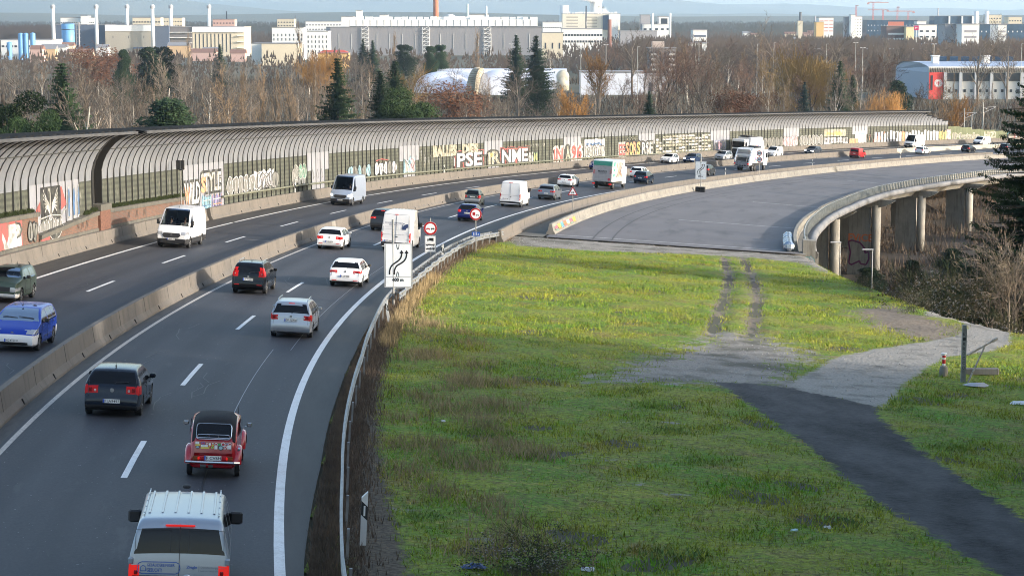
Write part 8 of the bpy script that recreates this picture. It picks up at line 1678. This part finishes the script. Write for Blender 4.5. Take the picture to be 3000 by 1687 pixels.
for q in range(34): b=B();b.box((-w/2+w*(q+.5)/34,-.05,h*.70),(.9,.2,2.0));b.build('window',mat('window_frame_white',(.5,.48,.45),.7),e)
bld('office_block','white and blue flat office left of the right hand wood',2031,2072,89,1500,W_,20,win=(3,1,1.3,.85,.4,.92,Bg));bld('warehouse','low pale roofs below the white and blue office',2025,2076,128,1300,W_,20)
for q,(u,vt,l0,l1,vj) in enumerate(((2508,16,0,0,0),(2558,6,2541,2602,8.5),(2587,29,2543,2602,30),(2629,20,0,0,0),(2661,33,2600,2678,34))):
    Y=2700;x=X_at(u,Y);zt=Z_at(vt,Y)-PLAIN;e=thing('tower_crane','%s red tower crane on the horizon at right'%['first','second and tallest','third','fourth','fifth'][q],'crane',(x,Y,PLAIN),0,'tower cranes above the town');b=B()
    for dx in (-.7,.7):
        for dy in (-.7,.7): b.box((dx,dy,zt/2),(.35,.35,zt))
    for z in range(4,int(zt),4): b.box((0,0,z),(1.7,1.7,.25))
    b.build('mast',mat('crane_red',(.55,.16,.16),.6),e);b=B()
    if l0: a,c_=X_at(l0,Y)-x,X_at(l1,Y)-x;zj=Z_at(vj,Y)-PLAIN;b.box(((a+c_)/2,0,zj),(c_-a,1.2,.9));b.tube([(a,0,zj),(0,0,zt+1),(c_*.8,0,zj)],.2,4);b.box((a*.9 if abs(a)<abs(c_) else c_*.9,0,zj-1.4),(3,1.4,2))
    else: b.box((0,-6,zt-1),(1.2,16,1.0))
    b.build('jib',mat('crane_grey_red',(.42,.25,.25),.6),e)
stack('radio_mast','lattice radio mast above the glass office',2748,24,2600,.8,Gy)
# small houses of the town, individually
rh=random.Random(9);hm=[W_,Cr,mat('house_ochre',(.55,.38,.22),.8),mat('house_rose',(.5,.34,.30),.8)];wh=['left of the six stacks','behind the six stacks','behind the slit facade hall','behind the white offices','left behind the grey hall','behind the grey hall','around the power station','right of the power station','left of the church tower','between church and cranes','below the cranes','behind the glass offices']
first=None
for i_ in range(96):
    u=rh.uniform(0,3000);Y=rh.choice([1450,1700,2100,2700,3200,3800])*rh.uniform(.93,1.07)
    if 900<u<1640 and Y<1950: continue
    if Y<1600 and u<1900: continue
    x=X_at(u,Y);w=rh.uniform(9,22);h=rh.uniform(6,13);d=12;e=thing('town_house','%s %s house %s, %s layer'%(['small','broad','tall','low','narrow'][i_%5],['white','cream','ochre','rose'][i_%4],wh[min(11,int(u/250))],'near' if Y<1900 else 'middle' if Y<2900 else 'rear'),'house',(x,Y,PLAIN),0,'houses of the distant town')
    b=B();b.box((0,d/2,h/2),(w,d,h));b.build('walls',hm[i_%4],e);b=B();b.add([(-w/2-.4,-.4,h),(w/2+.4,-.4,h),(w/2+.4,d/2,h+3),(-w/2-.4,d/2,h+3),(w/2+.4,d+.4,h),(-w/2-.4,d+.4,h)],[(0,1,2,3),(3,2,4,5),(0,3,5),(1,4,2)]);b.build('roof',[Rf,mat('roof_brown',(.20,.11,.08),.8)][i_%2],e)
# ================================================================ hills
def hills(name,Yr,wd,pts,m,ns=1.,seed=1):
    us=[p[0] for p in pts];vs=[p[1] for p in pts]
    def zf(X,Y):
        U=CX+F*X/Yr;v=np.interp(U,us,vs);zt=(YH-v)/F*Yr-PLAIN;t=(Y-Yr)/wd;n=ns*(18*np.sin(X*.0021+seed)+11*np.sin(X*.0053+Y*.001+seed*2)+6*np.sin(X*.013+seed*3+Y*.004));return PLAIN-3+(zt+n*.35)*np.exp(-t*t)*(1+.10*np.sin(X*.004+Y*.003))
    struct(grid(name,np.arange(-Yr*.32,Yr*.32,Yr/130.),np.arange(Yr-2.2*wd,Yr+2.2*wd,wd/9.),zf,m)[0])
mh=mat('hill_forest',(.050,.062,.045),.95,c2=(.085,.085,.06),scale=.0016,detail=10)
hills('near_wooded_rise',7200,500,[(-200,38),(400,40),(700,36),(1000,38),(1500,41),(2000,44),(2700,47),(2860,43),(3200,40)],mh,.25,2)
hills('hills',13500,1500,[(-200,-4),(0,4),(200,-6),(420,-12),(505,-2),(600,15),(700,27),(800,33),(1000,38),(1400,42),(3200,46)],mh,.9,5)
hills('far_hills',20000,2200,[(-200,10),(200,2),(500,4),(700,-4),(900,-30),(1300,-38),(1700,-22),(1940,-3),(2000,6),(2130,13),(2300,17),(2450,24),(2700,26),(2900,30),(3000,27),(3200,22)],mh,.8,8)
# steam plumes
m_st=D.materials.new('steam');m_st.use_nodes=True;N=m_st.node_tree.nodes;L=m_st.node_tree.links;N.remove(N['Principled BSDF']);pv=N.new('ShaderNodeVolumePrincipled');pv.inputs['Color'].default_value=(1,1,1,1);pv.inputs['Density'].default_value=.16;L.new(pv.outputs[0],N['Material Output'].inputs['Volume'])
def plume(label,u,v,Y,steps,du,dv,r0,r1):
    V=[];n=10;P=[]
    for i_ in range(steps+1):
        t=i_/steps;cx_=X_at(u+du*t,Y);cz_=Z_at(v+dv*t**.8,Y);r=r0+(r1-r0)*t+r0*.35*math.sin(i_*2.3)
        for k in range(n): a=2*math.pi*k/n;V.append((cx_+r*math.cos(a),Y+r*math.sin(a),cz_+r*.35*math.sin(a*2+i_)))
    Fs=[(i_*n+k,i_*n+(k+1)%n,(i_+1)*n+(k+1)%n,(i_+1)*n+k) for i_ in range(steps) for k in range(n)]+[tuple(range(n-1,-1,-1)),tuple(steps*n+k for k in range(n))]
    tag(mesh('steam_plume',V,Fs,m_st,smooth=True),label,'steam',kind='stuff')
plume('white steam plume leaving the cooling tower and drifting left',1746,8,2500,9,-50,-26,8,15);plume('small white steam puff right on the power station',1776,38,2450,6,-12,-14,3,5)
# ================================================================ haze, sky, sun
hz=D.materials.new('haze');hz.use_nodes=True;N=hz.node_tree.nodes;L=hz.node_tree.links;N.remove(N['Principled BSDF']);pv=N.new('ShaderNodeVolumePrincipled');pv.inputs['Color'].default_value=(.60,.80,1,1);pv.inputs['Density'].default_value=HAZE;pv.inputs['Anisotropy'].default_value=.2;L.new(pv.outputs[0],N['Material Output'].inputs['Volume'])
b=B();b.box((0,14000,165),(24000,30000,410));hb=b.build('haze',hz);tag(hb,'thin blue winter haze over the town and hills','haze',kind='stuff')
w=D.worlds.new('World');SC.world=w;w.use_nodes=True;N=w.node_tree.nodes;L=w.node_tree.links;bg=N['Background'];sk=N.new('ShaderNodeTexSky');sk.sky_type='NISHITA';sk.sun_disc=False
az=R(SUN_AZ);el=R(SUN_EL)   # azimuth measured clockwise from +Y
sk.sun_elevation=el;sk.sun_rotation=az;sk.altitude=120;sk.air_density=1.;sk.dust_density=2.5;sk.ozone_density=1.
L.new(sk.outputs[0],bg.inputs['Color']);bg.inputs['Strength'].default_value=SKY
sl=D.lights.new('sun','SUN');sl.energy=SUN;sl.angle=R(1.2);sl.color=(1,.93,.85);so_=D.objects.new('sun',sl);COL.objects.link(so_)
dv_=Vector((math.sin(az)*math.cos(el),math.cos(az)*math.cos(el),math.sin(el)));so_.rotation_euler=dv_.to_track_quat('Z','Y').to_euler();so_.location=(0,-20,60)
vs=SC.view_settings;vs.view_transform='Standard';vs.look='None';vs.exposure=EXPO;vs.gamma=1;vs.use_curve_mapping=False
SC.cycles.filter_width=1.0;SC.cycles.volume_max_steps=64;SC.cycles.max_bounces=6;SC.cycles.transparent_max_bounces=8;SC.cycles.volume_bounces=2
for o in list(SC.objects):
    if '_w' in o: del o['_w']
